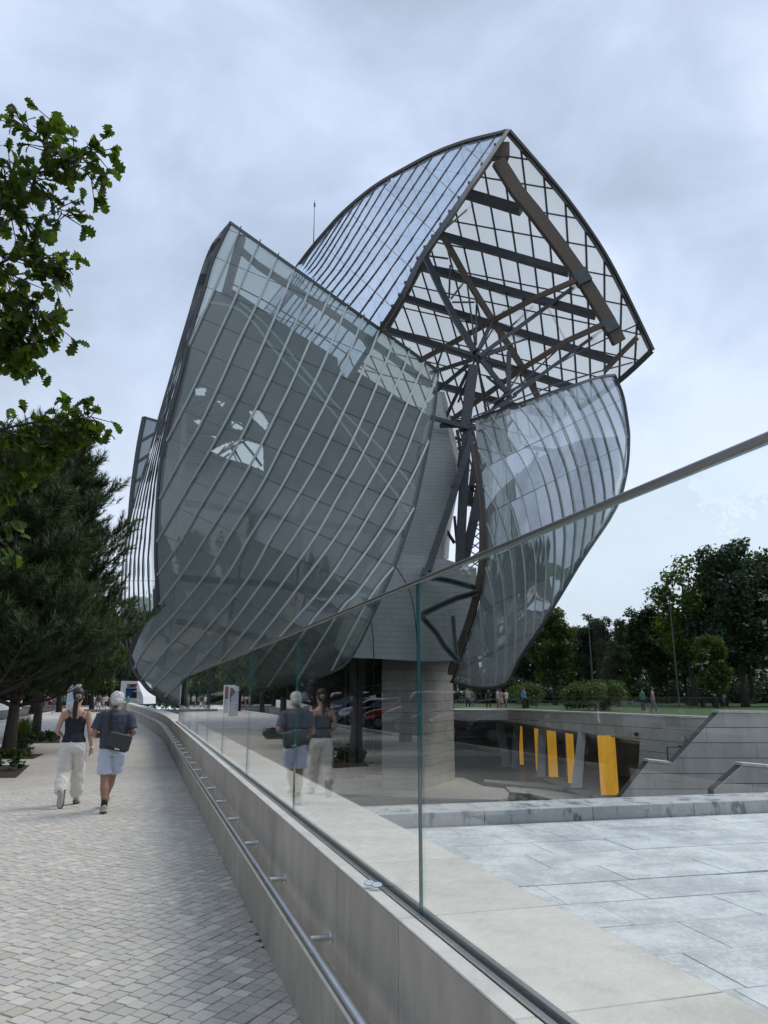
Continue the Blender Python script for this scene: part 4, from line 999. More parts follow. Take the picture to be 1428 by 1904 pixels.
def girder(px, dp, w):
    # open girder: dark web between two lighter flanges
    n = len(px)
    def off(k):
        out = []
        for i in range(n):
            a, b = px[max(i - 1, 0)], px[min(i + 1, n - 1)]; dx, dy = b[0] - a[0], b[1] - a[1]; l_ = math.hypot(dx, dy); out.append((px[i][0] - dy / l_ * k, px[i][1] + dx / l_ * k))
        return out
    g_ = bar(px, dp, w * .62, M['darksteel'], 'steel_girder', hr=1.0)
    for k in (-1, 1): bar(off(k * w * .42), [d - .35 for d in dp], w * .26, M['midsteel'], 'girder_flange', hr=4.5)
for px, dp, w in (([(785, 1072), (808, 1075), (835, 1080), (888, 1094)], [45.0, 45.0, 44.9, 44.8], 10), ([(785, 1142), (820, 1125), (850, 1112), (890, 1101)], [45.0, 45.0, 44.9, 44.8], 10), ([(787, 1150), (812, 1178), (825, 1200), (852, 1230)], [45.0, 45.0, 44.9, 44.8], 10), ([(842, 1146), (845, 1185), (850, 1226)], [45.4, 45.2, 45.0], 7)): girder(px, dp, w)
for c, w_ in (((787, 1146), 13), ((889, 1098), 15), ((851, 1228), 13)):
    bar([(c[0] - w_ * .35, c[1]), (c[0] + w_ * .35, c[1])], [44.7, 44.7], w_, M['darksteel'], 'steel_node', hr=1.0)
for px, dp, w in steel: bar(px, dp, w, M['darksteel'], 'steel_strut')
# slim lattice seen in the gap beside the mast
for k in range(9):
    y = 905 + k * 17; bar([(872 + (k % 2) * 2, y), (893, y + 14)], [56, 56], 2.2, M['darksteel'], 'lattice_bar'); bar([(893, y), (874, y + 15)], [56.5, 56.5], 2.2, M['darksteel'], 'lattice_bar')
for a, b in (((838, 812), (870, 822)), ((838, 832), (868, 838)), ((850, 800), (858, 850)), ((846, 850), (872, 842))): bar([a, b], [58, 58], 6, M['darksteel'], 'lattice_bar')
trim([(880, 828), (892, 905), (897, 960), (898, 1010), (895, 1060), (885, 1112), (868, 1168), (848, 1222), (838, 1250)], lambda x, y: D6(x, y) + 0.5, 0.40, M['wood'], name='timber_edge')
# birds on spikes of the sail tops, antenna
an = MB(); an.tube([at(583, 452, 60), at(585, 372, 60)], [0.05, 0.02], 6); bp_(an, 'antenna', M['mulld'])
an = MB(); an.tube([at(585, 384, 60), at(585, 378, 60)], 0.09, 6); bp_(an, 'antenna_tip', M['mulld'])
for i, r in enumerate(ribs1[1:14]):
    x, y = r[0]; mb = MB(); mb.tube([at(x, y + 2, D1(x, y)), at(x + 1.5, y - 5, D1(x, y))], [0.06, 0.03], 5); bp_(mb, 'spike', M['mulld'], s1)

# --- white curved walls ("iceberg")
def cladding(name, outline, D, course, plen, m, holes=(), slope=0.0, gap=0.4, label=None, proud=0.075, thick=6.0, jm=None, sub=True, jit=0.25):
    xs = [p[0] for p in outline]; ys = [p[1] for p in outline]
    root = None; back = MB(); pan = MB(); y = min(ys) - abs(slope) * (max(xs) - min(xs)); row = 0
    while y < max(ys) + abs(slope) * (max(xs) - min(xs)):
        x = min(xs) - 40 + random.random() * plen
        x -= plen
        while x < max(xs):
            l_ = plen * random.uniform(1 - jit, 1 + jit)
            def c_(u, v): return (u, v + slope * (u - 700))
            q_ = clipq(outline, [c_(x, y), c_(x + l_, y), c_(x + l_, y + course), c_(x, y + course)])
            if len(q_) > 2 and holes and any(x < max(p[0] for p in h) and x + l_ > min(p[0] for p in h) and y + slope * (x - 700) < max(p[1] for p in h) + 2 and y + course + slope * (x - 700) > min(p[1] for p in h) - 2 for h in holes):
                nu, nv = 9, 4
                for iu in range(nu):
                    for iv in range(nv):
                        u0, u1, v0, v1 = x + l_ * iu / nu, x + l_ * (iu + 1) / nu, y + course * iv / nv, y + course * (iv + 1) / nv
                        q3 = clipq(outline, [c_(u0, v0), c_(u1, v0), c_(u1, v1), c_(u0, v1)])
                        if len(q3) > 2 and not any(inside(c_((u0 + u1) / 2, (v0 + v1) / 2), h) for h in holes): pan.add([at(u, v, D(u, v) - proud) for u, v in q3], [tuple(range(len(q3)))])
            elif len(q_) > 2:
                g_ = len(back.v); back.add([at(u, v, D(u, v)) for u, v in q_], [tuple(range(len(q_)))])
                q2 = clipq(outline, [c_(x + gap * 0.6, y + gap * .5), c_(x + l_ - gap * 0.6, y + gap * .5), c_(x + l_ - gap * 0.6, y + course - gap * .5), c_(x + gap * 0.6, y + course - gap * .5)])
                if len(q2) > 2:
                    vs = [at(u, v, D(u, v) - proud) for u, v in q2]; n = len(vs); v2 = [at(u, v, D(u, v) - 0.001) for u, v in q2]
                    pan.add(vs + v2, [tuple(range(n))] + [(k, (k + 1) % n, n + (k + 1) % n, n + k) for k in range(n)])
            x += l_
        y += course; row += 1
    root = bp_(back, name, jm or M['joint'], None, fixn=False)
    if label: root['label'] = label
    c = bp_(pan, 'cladding_tiles', m, root, fixn=False); c['kind'] = 'stuff'
    return root
up = [(816, 728), (822, 748), (827, 775), (834, 805), (842, 840), (850, 874), (843, 906), (834, 950), (828, 985), (824, 1040), (700, 1040), (735, 960), (750, 906), (765, 870), (780, 800), (795, 750)]
DU = lambda x, y: 48.2 + 0.025 * (x - 790)
cladding('curved_white_wall', up, DU, 6.6, 44, M['clad'], slope=0.06, jm=M['cjoint'])
side = MB()
for a, b in zip(up[:9], up[1:10]):
    side.add([at(*a, DU(*a)), at(*b, DU(*b)), at(b[0] + 10, b[1], DU(*b) + 7), at(a[0] + 10, a[1], DU(*a) + 7)], [(0, 1, 2, 3)])
bp_(side, 'wall_return', M['clad'])
low = [(700, 1031), (765, 1032), (824, 1038), (860, 1050), (886, 1056), (886, 1100), (872, 1160), (858, 1205), (845, 1229), (790, 1230), (700, 1225), (640, 1221), (620, 1200), (640, 1150), (660, 1100), (680, 1060)]
DLo = lambda x, y: 46.4 + 0.012 * (x - 770)
cladding('lower_white_wall', low, DLo, 10.5, 62, M['clad'], slope=0.02, jm=M['cjoint'])
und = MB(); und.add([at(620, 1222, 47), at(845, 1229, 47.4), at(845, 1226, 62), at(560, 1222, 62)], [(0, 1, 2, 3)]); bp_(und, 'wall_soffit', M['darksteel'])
for px in ([(735, 1052), (760, 1095), (772, 1150), (777, 1228)], [(690, 1155), (694, 1190), (695, 1224)]):
    r = smooth_px(px, 5); mb = MB(); mb.path([at(x, y, DLo(x, y) - 0.08) for x, y in r], 0.05, 0.04, up=Vector((0, 1, 0))); bp_(mb, 'fold_line', M['joint'])

# --- hull walls seen through the front sail
DH = lambda x, y: 46.6 + 0.6 * ((x - 540) / 200) ** 2
def dh2(x, y): return DH(x, y) + 1.2
upper = [(420, 546), (475, 584), (540, 628), (607, 670), (666, 709), (723, 745), (790, 786), (778, 870), (764, 905), (660, 905), (520, 880), (430, 868), (296, 850), (318, 740), (344, 650), (374, 585), (398, 540)]
lower = [(296, 850), (430, 868), (520, 880), (660, 905), (764, 905), (750, 990), (718, 1070), (680, 1140), (625, 1205), (560, 1250), (440, 1280), (335, 1302), (262, 1262), (244, 1215), (285, 1130), (280, 1000), (286, 900)]
holes = [[(392, 838), (425, 822), (452, 818), (488, 828), (491, 876), (458, 862), (420, 852)], [(463, 765), (484, 762), (500, 788), (494, 800), (470, 778)], [(362, 722), (384, 722), (380, 736), (364, 734)], [(430, 780), (452, 788), (450, 800), (432, 796)], [(402, 745), (418, 748), (414, 757)], [(360, 782), (378, 780), (372, 792)], [(386, 806), (408, 806), (400, 815)]]
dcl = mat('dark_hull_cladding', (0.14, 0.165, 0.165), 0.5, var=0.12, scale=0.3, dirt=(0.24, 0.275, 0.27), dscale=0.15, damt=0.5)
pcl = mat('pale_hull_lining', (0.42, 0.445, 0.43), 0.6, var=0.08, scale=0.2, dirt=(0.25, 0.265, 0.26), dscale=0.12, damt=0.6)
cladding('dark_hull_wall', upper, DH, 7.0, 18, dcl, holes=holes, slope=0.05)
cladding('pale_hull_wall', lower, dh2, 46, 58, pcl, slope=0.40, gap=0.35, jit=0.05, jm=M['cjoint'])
# roof edge plank, pale arcs and beams inside the front sail
bar([(416, 540), (475, 580), (540, 624), (607, 666), (666, 705), (723, 741), (795, 785)], 44.6, 24, M['interior'], 'roof_edge', hr=0.3)
bar([(447, 465), (480, 494), (538, 532), (624, 588), (729, 664), (800, 716)], 43.8, 13, M['midsteel'], 'inner_beam')
bar([(450, 440), (436, 490), (420, 548)], 43.8, 15, M['midsteel'], 'inner_beam')
bar([(424, 524), (490, 558), (560, 600), (640, 655), (700, 690)], 43.4, 2.4, M['darksteel'], 'inner_rail')
arc_m = mat('pale_arc_tone', (0.72, 0.75, 0.72), 0.5)  # pale tone of the arcs behind the front sail's glass
rb = random.Random(8)
for k in range(16):
    x, y = rb.uniform(360, 490), rb.uniform(735, 870); a_ = rb.uniform(-1.2, 1.4); l_ = rb.uniform(25, 55); bar([(x - math.cos(a_) * l_, y - math.sin(a_) * l_), (x + math.cos(a_) * l_, y + math.sin(a_) * l_)], 45.9, rb.uniform(2.0, 4.5), M['darksteel'], 'inner_lattice')
bar([(389, 562), (430, 570), (454, 583), (480, 610), (511, 652), (558, 700), (598, 742), (638, 790), (667, 830), (700, 874), (738, 920), (762, 956)], 43.6, 4.6, arc_m, 'pale_arc', smooth=True)
bar([(541, 660), (583, 708), (619, 746), (655, 784), (699, 824), (730, 858), (772, 910)], 43.5, 4.2, arc_m, 'pale_arc', smooth=True)
bar([(446, 562), (500, 610), (560, 680), (600, 722)], 44.0, 3, arc_m, 'pale_arc', smooth=True)
bar([(343, 752), (341, 830), (334, 900), (322, 980), (324, 1040), (318, 1120), (312, 1170), (300, 1240)], 45.0, 10, mat('sky_reflection_tone', (0.34, 0.36, 0.355), 0.5), 'sky_reflection_strip', smooth=True)  # pale strip modelled in place of a sky reflection in the glass
for px, w in (([(346, 935), (520, 962), (640, 980), (752, 992)], 13), ([(338, 1075), (500, 1085), (620, 1105), (700, 1122)], 13), ([(330, 1155), (430, 1175), (560, 1200), (640, 1190)], 11), ([(336, 800), (440, 805), (520, 812), (700, 818)], 9)): bar(px, 45.4, w, M['midsteel'], 'inner_beam')
for px, w in (([(612, 830), (640, 900), (672, 940), (690, 990), (706, 1040)], 13), ([(575, 830), (562, 960), (545, 1180)], 4.5), ([(608, 830), (590, 950), (575, 1060), (556, 1180)], 4.5), ([(452, 1030), (440, 1090), (420, 1180), (412, 1240)], 5), ([(480, 870), (470, 960), (455, 1030)], 4),
              ([(500, 790), (560, 860), (620, 900)], 8), ([(452, 822), (472, 846), (486, 866)], 5), ([(396, 852), (430, 832), (470, 812)], 3)): bar(px, 45.2, w, M['midsteel'], 'inner_strut')
for a, b in (((500, 1090), (590, 1040)), ((560, 1085), (680, 1020)), ((420, 1010), (500, 940)), ((380, 1170), (470, 1120)), ((620, 1100), (700, 1060)), ((520, 1240), (610, 1180)), ((540, 880), (600, 830)), ((600, 960), (660, 900))): bar([a, b], 45.0, 1.6, M['darksteel'], 'tie_rod')

# --- interior of the lower sail
in6 = [(897, 958), (925, 915), (985, 862), (1030, 835), (1090, 815), (1150, 812), (1153, 880), (1122, 965), (1075, 1050), (1030, 1120), (985, 1190), (940, 1258), (862, 1255), (872, 1190), (892, 1120), (902, 1040)]
D6i = lambda x, y: 50.5 + 1.0 * ((x - 1010) / 150) ** 2
cladding('sail_lining', in6, D6i, 48, 52, mat('sail_lining', (0.40, 0.43, 0.42), 0.55, var=0.2, scale=0.25, dirt=(0.22, 0.235, 0.24), dscale=0.3, damt=0.8), slope=-0.5, gap=1.2, jit=0.1)
for a, b, w in (((975, 830), (1130, 855), 7), ((960, 905), (1145, 870), 7), ((950, 930), (1120, 935), 6), ((940, 985), (1000, 840), 6), ((985, 990), (1060, 830), 6), ((1040, 985), (1095, 820), 6), ((1085, 960), (1135, 830), 6), ((1000, 850), (1080, 960), 4), ((960, 880), (1040, 985), 4), ((1060, 850), (1125, 930), 4), ((925, 1000), (1010, 1010), 5), ((930, 1060), (985, 930), 5), ((1030, 1080), (1070, 990), 5), ((970, 1060), (1030, 960), 5), ((905, 1040), (960, 950), 5)):
    bar([a, b], 48.4, w, M['darksteel'], 'inner_lattice')

# --- stone pier and dark glass hall under the walls
def part_of(root, parent):
    for k_ in ('label', 'category'):
        if k_ in root: del root[k_]
    root.parent = parent; root.location = Vector(root.location) - BASE
pa, pb, pc = onz(710, 1468, ZB), onz(784, 1469, ZB), onz(845, 1449, ZB)
hz = Vector((0, 0, 9.2))
f1 = (pb - pa); n1_ = Vector((-f1.y, f1.x, 0)).normalized(); f2 = (pc - pb); n2_ = Vector((-f2.y, f2.x, 0)).normalized()
r_ = stone_wall('stone_pier', [pa, pb, pb + hz, pa + hz], n1_ * 3.0, 'x', 0.66, 1.7, M['pier'], pw=0.04); part_of(r_, bld)
r_ = stone_wall('stone_pier', [pb + f2 * 0.01, pc, pc + hz, pb + f2 * 0.01 + hz], n2_ * 2.5, 'x', 0.66, 1.7, M['pier'], pw=0.04); part_of(r_, bld)
fa = Vector((-11.5, 56, ZB)); fb = Vector((5.5, 60, ZB)); fd = (fb - fa).normalized(); fn = Vector((-fd.y, fd.x, 0)); fl_ = (fb - fa).length
hall = MB(); hall.hexa([fa + fn * 0.3, fb + fn * 0.3, fb + fn * 8, fa + fn * 8] + [p + Vector((0, 0, 9.6)) for p in (fa + fn * 0.3, fb + fn * 0.3, fb + fn * 8, fa + fn * 8)])
hall = bp_(hall, 'entrance_hall', M['interior'])
k = 0
while k * 2.2 < fl_ - 0.1:
    for z0, z1 in ((0.05, 3.2), (3.3, 6.3), (6.4, 9.5)):
        a = fa + fd * (k * 2.2 + 0.05); b = fa + fd * (min(fl_, k * 2.2 + 2.15)); mb = MB(); mb.hexa([a + Vector((0, 0, z0)), b + Vector((0, 0, z0)), b + fn * 0.05 + Vector((0, 0, z0)), a + fn * 0.05 + Vector((0, 0, z0)), a + Vector((0, 0, z1)), b + Vector((0, 0, z1)), b + fn * 0.05 + Vector((0, 0, z1)), a + fn * 0.05 + Vector((0, 0, z1))])
        bp_(mb, 'hall_pane', M['dark_glass'], hall)
    a = fa + fd * (k * 2.2); mb = MB(); mb.path([a, a + Vector((0, 0, 9.6))], 0.09, 0.16, up=Vector((0, 1, 0))); bp_(mb, 'hall_mullion', M['midsteel'], hall)
    k += 1
for x in (655, 672):
    p = onz(x, 1447, ZB); mb = MB(); mb.box(tuple(p - Vector((0.25, 0.25, 0))), tuple(p + Vector((0.25, 0.25, 9)))); bp_(mb, 'hall_column', M['midsteel'])
# bridge deck joining the museum to the park
bd_ = MB(); q0, q1 = at(848, 1319, 62), at(965, 1320, 57.5)
bd_.hexa([q0 - Vector((8, 0, 0.75)), q1 - Vector((0, 0, 0.75)), q1 + Vector((0, 5, -0.75)), q0 + Vector((-8, 5, -0.75)), q0 - Vector((8, 0, 0)), q1, q1 + Vector((0, 5, 0)), q0 + Vector((-8, 5, 0))])
bp_(bd_, 'bridge_deck', M['coping'])

# ------------------------------------------------------------------ vegetation
def leaf_cloud(name, centres, radii, n, size, squash=0.8, shell=0.55, droop=0.0, aspect=0.62, seed=1):
    """n small folded leaf faces spread through clumps (centre, radius)."""
    g_ = np.random.default_rng(seed); C_ = np.array(centres); Rr = np.array(radii); w = Rr ** 2.2; w /= w.sum()
    k = g_.choice(len(C_), n, p=w); d = g_.normal(size=(n, 3)); d /= np.linalg.norm(d, axis=1)[:, None]
    rad = (shell + (1 - shell) * g_.random(n) ** 0.7)[:, None] * Rr[k][:, None]; d2 = d.copy(); d2[:, 2] *= squash
    p = C_[k] + d2 * rad + g_.normal(scale=size * 0.8, size=(n, 3)); p[:, 2] -= droop * g_.random(n) * Rr[k]
    # leaf frame: normal leans outwards and upwards
    nrm = d * 0.6 + g_.normal(scale=0.55, size=(n, 3)); nrm[:, 2] += 0.45; nrm /= np.linalg.norm(nrm, axis=1)[:, None]
    a = np.cross(nrm, g_.normal(size=(n, 3))); a /= np.linalg.norm(a, axis=1)[:, None]; b = np.cross(nrm, a)
    s = (size * (0.6 + 0.8 * g_.random(n)))[:, None]; a *= s; b *= s * aspect
    v = np.stack([p - a, p - b * 0.9 + nrm * s * 0.12, p + a, p + b * 0.9 + nrm * s * 0.12], 1).reshape(-1, 3)
    return npmesh(name, v, np.arange(n * 4).reshape(n, 4), 4)
def limbs(mb, base, h, r, n, spread, rnd, up=0.5, z0=0.45, lean=(0, 0)):
    """Tapered trunk with limbs; returns the limb ends."""
    pts = []; x, y = 0.0, 0.0
    for i in range(7):
        t = i / 6; pts.append((lean[0] * t * h + rnd.uniform(-1, 1) * 0.02 * h * (i > 0), lean[1] * t * h + rnd.uniform(-1, 1) * 0.02 * h * (i > 0), h * t))
    mb.tube([Vector(base) + Vector(p) for p in pts], [r * (1.25 if i == 0 else 1) * (1 - 0.72 * i / 6) for i in range(7)], 9)
    ends = []
    for i in range(n):
        t = z0 + (1 - z0) * (i + rnd.random()) / n; a = i * 2.4 + rnd.random(); j = t * 6; k = int(min(5, j)); f = j - k
        p = Vector(pts[k]).lerp(Vector(pts[k + 1]), f) + Vector(base); L_ = spread * (1.15 - 0.6 * t) * rnd.uniform(0.75, 1.15)
        d = Vector((math.cos(a), math.sin(a), up * rnd.uniform(0.5, 1.5))).normalized(); q_ = p + d * L_ * 0.55 + Vector((0, 0, -0.02 * L_)); e_ = p + d * L_ + Vector((rnd.uniform(-.1, .1), rnd.uniform(-.1, .1), 0.12)) * L_
        rr = r * 0.42 * (1 - 0.5 * t); mb.tube([p, q_, e_], [rr, rr * 0.6, rr * 0.2], 6); ends += [q_.lerp(e_, 0.35), e_]
        for m_ in range(2):
            s_ = p.lerp(e_, rnd.uniform(0.4, 0.8)); e2 = s_ + Vector((rnd.uniform(-1, 1), rnd.uniform(-1, 1), rnd.uniform(-.1, 1))).normalized() * L_ * 0.4; mb.tube([s_, e2], [rr * 0.4, rr * 0.12], 5); ends.append(e2)
    return ends
LG = leafmat('dark_green_leaves', (0.024, 0.048, 0.018), 0.4, col2=(0.050, 0.092, 0.030))
LG2 = leafmat('fresh_green_leaves', (0.036, 0.07, 0.012), 0.42, col2=(0.09, 0.15, 0.028))
LG3 = leafmat('blue_green_leaves', (0.020, 0.044, 0.022), 0.4, col2=(0.042, 0.080, 0.040))
LO = leafmat('oak_leaves', (0.036, 0.075, 0.014), 0.58, col2=(0.07, 0.125, 0.022))
LP = leafmat('pine_needles', (0.024, 0.05, 0.020), 0.3, col2=(0.065, 0.115, 0.035))
def bg_tree_proto(seed, h, wdt, dens, leaf, lm_, airy=False, z0=0.3):
    rnd = random.Random(seed); tb_ = MB(); ends = limbs(tb_, (0, 0, 0), h * 0.8, h * 0.017 + 0.08, 13, wdt * 0.8, rnd, 0.6, z0)
    cs = []; rs_ = []
    for e_ in ends:
        cs.append(tuple(e_)); rs_.append(wdt * rnd.uniform(0.13, 0.26) * (0.75 if airy else 1))
    for i in range(26 if not airy else 10):
        a = rnd.random() * 6.28; t = rnd.random(); prof = math.sin(math.pi * min(1, 0.12 + 0.82 * t)) ** 0.6; rr = wdt * 0.72 * prof * rnd.uniform(0.45, 1)
        cs.append((rr * math.cos(a), rr * math.sin(a), h * (z0 * 0.75 + (0.97 - z0 * 0.75) * t))); rs_.append(wdt * rnd.uniform(0.14, 0.27))
    cr_ = leaf_cloud('crown', cs, rs_, dens, leaf, seed=seed); cr_.materials.append(lm_)
    tm = tb_.mesh('trunk', True); tm.materials.append(M['barkd'])
    return tm, cr_
PROTO = [bg_tree_proto(3, 17, 5.5, 15000, 0.26, LG), bg_tree_proto(5, 20, 6.5, 17000, 0.28, LG3), bg_tree_proto(8, 15, 5.0, 14000, 0.24, LG2), bg_tree_proto(13, 19, 6.0, 4200, 0.26, LG2, airy=True), bg_tree_proto(21, 18, 5.0, 15000, 0.26, LG)]
def tree(k, p, s, rz, label, group, zs=1.0, cat='tree', name='park_tree'):
    root = empty(name, p, rz, label, cat, group); root.scale = (s, s, s * zs)
    for me, nm_ in zip(PROTO[k], ('trunk', 'crown')): link(nm_, me, None, root)
    return root
# trees beyond the lawn, right of the building: (photo x, depth, top y, kind, label)
ztop = lambda x, y, Y: at(x, y, Y).z
RT = [(1385, 82, 1003, 1, 'tallest dark tree at the right edge of the park, its crown rising highest'), (1440, 88, 1012, 0, 'dark tree cut by the right edge of the photo behind the tallest one'), (1345, 92, 1040, 4, 'dark broad tree leaning against the left flank of the tallest park tree'),
      (1290, 86, 1030, 3, 'thin airy tree with sky showing through its crown, left of the tallest tree'), (1278, 98, 1135, 0, 'dense dark tree below the thin airy crown'), (1215, 95, 1118, 0, 'round topped dark tree between the airy tree and the double topped one'),
      (1170, 104, 1150, 4, 'narrow dark tree half hidden between two round topped ones'), (1115, 98, 1142, 1, 'flat topped dark tree just left of the middle of the park edge'), (1075, 106, 1165, 2, 'greener lower tree beside the flat topped dark one'),
      (1032, 96, 1130, 2, 'fresh green tree right next to the lower glass sail'), (985, 104, 1180, 0, 'dark tree partly hidden behind the tip of the lower glass sail'), (940, 108, 1215, 4, 'low dark tree behind the bottom of the lower glass sail'),
      (1330, 74, 1180, 2, 'small fresh green tree standing in front of the tallest park tree'), (1240, 110, 1160, 1, 'far dark tree filling the gap under the round topped crown'), (1400, 108, 1070, 4, 'far dark tree behind the tallest one'), (895, 112, 1225, 0, 'dark tree behind the stone pier and bridge'), (1150, 84, 1190, 4, 'smaller dark tree in front of the row near the round bush')]
for i, (x, Y, yt, k, lb) in enumerate(RT):
    p = at(x, 1300, Y); h = ztop(x, yt, Y) - 0.4; s = h / (PROTO_H := (17, 20, 15, 19, 18)[k] * 1.0); tree(k, (p.x, p.y, 0.4), s * 1.0, i * 1.3, lb, 'trees at the far edge of the lawn')
for i, (x, Y, k, sc) in enumerate(((1530, 86, 1, 0.95), (1620, 92, 4, 0.9), (1720, 84, 0, 0.9), (1830, 90, 1, 0.85), (1950, 84, 4, 0.9), (2080, 80, 0, 0.85))):
    p = at(x, 1300, Y); tree(k, (p.x, p.y, 0.4), sc, i * 1.1, 'dark park tree beyond the right edge of the photo', 'park trees past the right edge')
# dark trees behind the forecourt on the left: (photo x, depth, top y, kind)
LT = [(112, 76, 1120, 2, 'fresh green tree above the visitors and the road sign'), (172, 82, 1130, 2, 'fresh green tree above the poster board'), (62, 70, 1120, 2, 'fresh green tree right behind the straight bare trunk'), (250, 118, 1165, 0, 'dark tree right behind the white ticket kiosk'), (205, 112, 1140, 1, 'dark tree behind the forecourt, between kiosk and poster'), (160, 120, 1150, 4, 'dark tree behind the tall poster board'), (118, 108, 1150, 2, 'fresh green tree behind the round road sign'),
      (70, 116, 1130, 0, 'dark tree behind the visitors at the far left'), (20, 110, 1120, 1, 'dark tree at the far left behind the parked cars'), (-40, 105, 1110, 4, 'dark tree left of the photo edge beyond the road'), (290, 128, 1180, 4, 'dark tree peeping past the tip of the front sail'), (228, 132, 1175, 2, 'lower green tree far behind the kiosk')]
for i, (x, Y, yt, k, lb) in enumerate(LT):
    p = at(x, 1300, Y); h = ztop(x, yt, Y); tree(k, (p.x, p.y, 0.0), h / (17, 20, 15, 19, 18)[k], i * 1.7, lb, 'dark trees behind the forecourt')
for i in range(10):                             # trees across the road: seen mirrored in the glass
    s_ = -4 + i * 12; p = L(s_, PK - 17 - (i % 3) * 2.5); tree((0, 1, 4, 2)[i % 4], (p.x, p.y, 0), (0.95, 0.85, 0.9, 1.0)[i % 4], i * 1.1, 'dark roadside tree across the street, mirrored in the balustrade glass', 'trees across the street')
wd_c = [tuple(L(s_, PK - 34 - (i % 3) * 3)[:2]) + (1.5 + 2.8 * (i % 6),) for i, s_ in enumerate([-60 + k * 1.5 for k in range(140)])] + [tuple(L(-34 - (i % 3) * 3, -48 + i * 1.4)[:2]) + (1.5 + 2.6 * (i % 6),) for i in range(60)]
wd_ = leaf_cloud('woodland', wd_c, [3.6] * len(wd_c), 90000, 0.5, 0.9, 0.1, seed=44)
tag(link('woodland', wd_, LG), kind='stuff')
fw_c = [tuple(at(800 + k * 9, 1300, 122 + (k * 7) % 12)[:2]) + (1.2 + 2.2 * (k % 5),) for k in range(150)] + [tuple(at(-60 + k * 7, 1300, 134 + (k * 5) % 9)[:2]) + (1.5 + 2.4 * (k % 5),) for k in range(62)]
tag(link('far_woodland', leaf_cloud('far_woodland', fw_c, [3.2] * len(fw_c), 80000, 0.38, 0.9, 0.1, seed=45), LG3), kind='stuff')
# low hedge line and undergrowth that close the gaps between the trunks
ug = leaf_cloud('undergrowth', [tuple(at(880 + i * 22, 1300, 116)[:2]) + (1.2 + (i % 3) * 0.8,) for i in range(30)] + [tuple(at(-20 + i * 18, 1300, 126)[:2]) + (1.5 + (i % 2),) for i in range(19)], [3.0] * 49, 26000, 0.25, 0.9, 0.2, seed=4)
tag(link('undergrowth', ug, LG3), kind='stuff')
def bush(p, r, h, label, m_, n=3500, lf=0.09, seed=1, name='bush'):
    root = empty(name, p, 0, label, 'bush'); g2 = random.Random(seed)
    cs = [(r * 0.6 * g2.uniform(-1, 1), r * 0.6 * g2.uniform(-1, 1), h * g2.uniform(0.3, 0.62)) for _ in range(12)]; me = leaf_cloud('foliage', cs, [h * 0.42] * 12, n, lf, 0.9, 0.3, seed=seed); link('foliage', me, m_, root)
    mb = MB()
    for a in range(5): mb.tube([(0, 0, 0), (r * 0.4 * math.cos(a * 1.3), r * 0.4 * math.sin(a * 1.3), h * 0.6)], [0.04, 0.015], 5)
    mb.build('stems', M['barkd'], root); return root
p = at(1115, 1318, 62); bush((p.x, p.y, 0.4), 3.3, 2.6, 'wide rounded green bush on the lawn behind the retaining wall', LG2, 9000, 0.10, 3)
p = at(981, 1314, 75); bush((p.x, p.y, 0.4), 1.8, 2.7, 'small round green bush beside the blue-shirted visitor', LG2, 4000, 0.10, 6)

# planting beds, ground plants and trees along the path ------------------------------------------
bedsoil = M['soil']
def bed_px(px, label):
    ps = [onz(x, y, 0.0) for x, y in px]; c = sum(ps, Vector()) / len(ps); root = empty('planting_bed', c, 0, label, 'planting bed', 'planting beds in the paving')
    mb = MB(); mb.prism([p - c + Vector((0, 0, -0.003)) for p in ps], (0, 0, 0.012)); mb.build('soil', bedsoil, root, loc=(0, 0, 0)); return root, ps
def sprigs(pts, n, hgt, seed, lf=0.05, dens=26):
    """Low leafy sprigs: stems with leaves, joined as ground cover."""
    g_ = np.random.default_rng(seed); V = []; 
    mb = MB(); cs = []; rs_ = []
    for i in range(n):
        w = g_.dirichlet(np.ones(len(pts))); p = sum((Vector(q_) * float(k_) for q_, k_ in zip(pts, w)), Vector()); h = hgt * g_.uniform(0.4, 1.1); cs.append((p.x, p.y, h * 0.55)); rs_.append(h * 0.5)
    return leaf_cloud('ground_cover', cs, rs_, n * dens, lf, 1.0, 0.1, seed=seed)
BEDS = [([(-60, 1446), (30, 1446), (55, 1423), (-40, 1423)], 'nearest planting bed at the left edge with dark leafy sprigs', 8, 0.42, 0.055), ([(-40, 1412), (62, 1411), (82, 1402), (-20, 1403)], 'second planting bed from the front with sparse low green plants', 22, 0.22, 0.04),
        ([(-20, 1398), (52, 1397), (66, 1390), (0, 1390)], 'narrow planting bed with thin sprigs in front of the grass tussock', 9, 0.34, 0.045), ([(18, 1383), (112, 1381), (110, 1371), (30, 1372)], 'farthest planting bed around the nearest straight trunk', 60, 0.30, 0.04)]
for k, (px, lb, n, hh, lf) in enumerate(BEDS):
    root, ps = bed_px(px, lb); me = sprigs(ps, n, hh, 30 + k, lf, 60); me.transform(Matrix.Translation(-Vector(root.location))); o = link('ground_cover', me, LG if k != 1 else LG2, root); o['kind'] = 'stuff'
for s_, o_, t_ in ((6.2, -4.4, 'planting bed in front of the photo, round the oak whose branches hang into view'), (-1.0, -4.4, 'planting bed behind the viewer')):
    c = L(s_, o_); root = empty('planting_bed', c, AZ0 * -1, t_, 'planting bed', 'planting beds in the paving'); mb = MB(); mb.box((-1.0, -1.3, 0.0), (1.0, 1.3, 0.012)); mb.build('soil', bedsoil, root)
    me = sprigs([(-.9, -1.2, 0), (.9, -1.2, 0), (.9, 1.2, 0), (-.9, 1.2, 0)], 30, 0.35, 40, 0.045, 60); o = link('ground_cover', me, LG, root); o['kind'] = 'stuff'
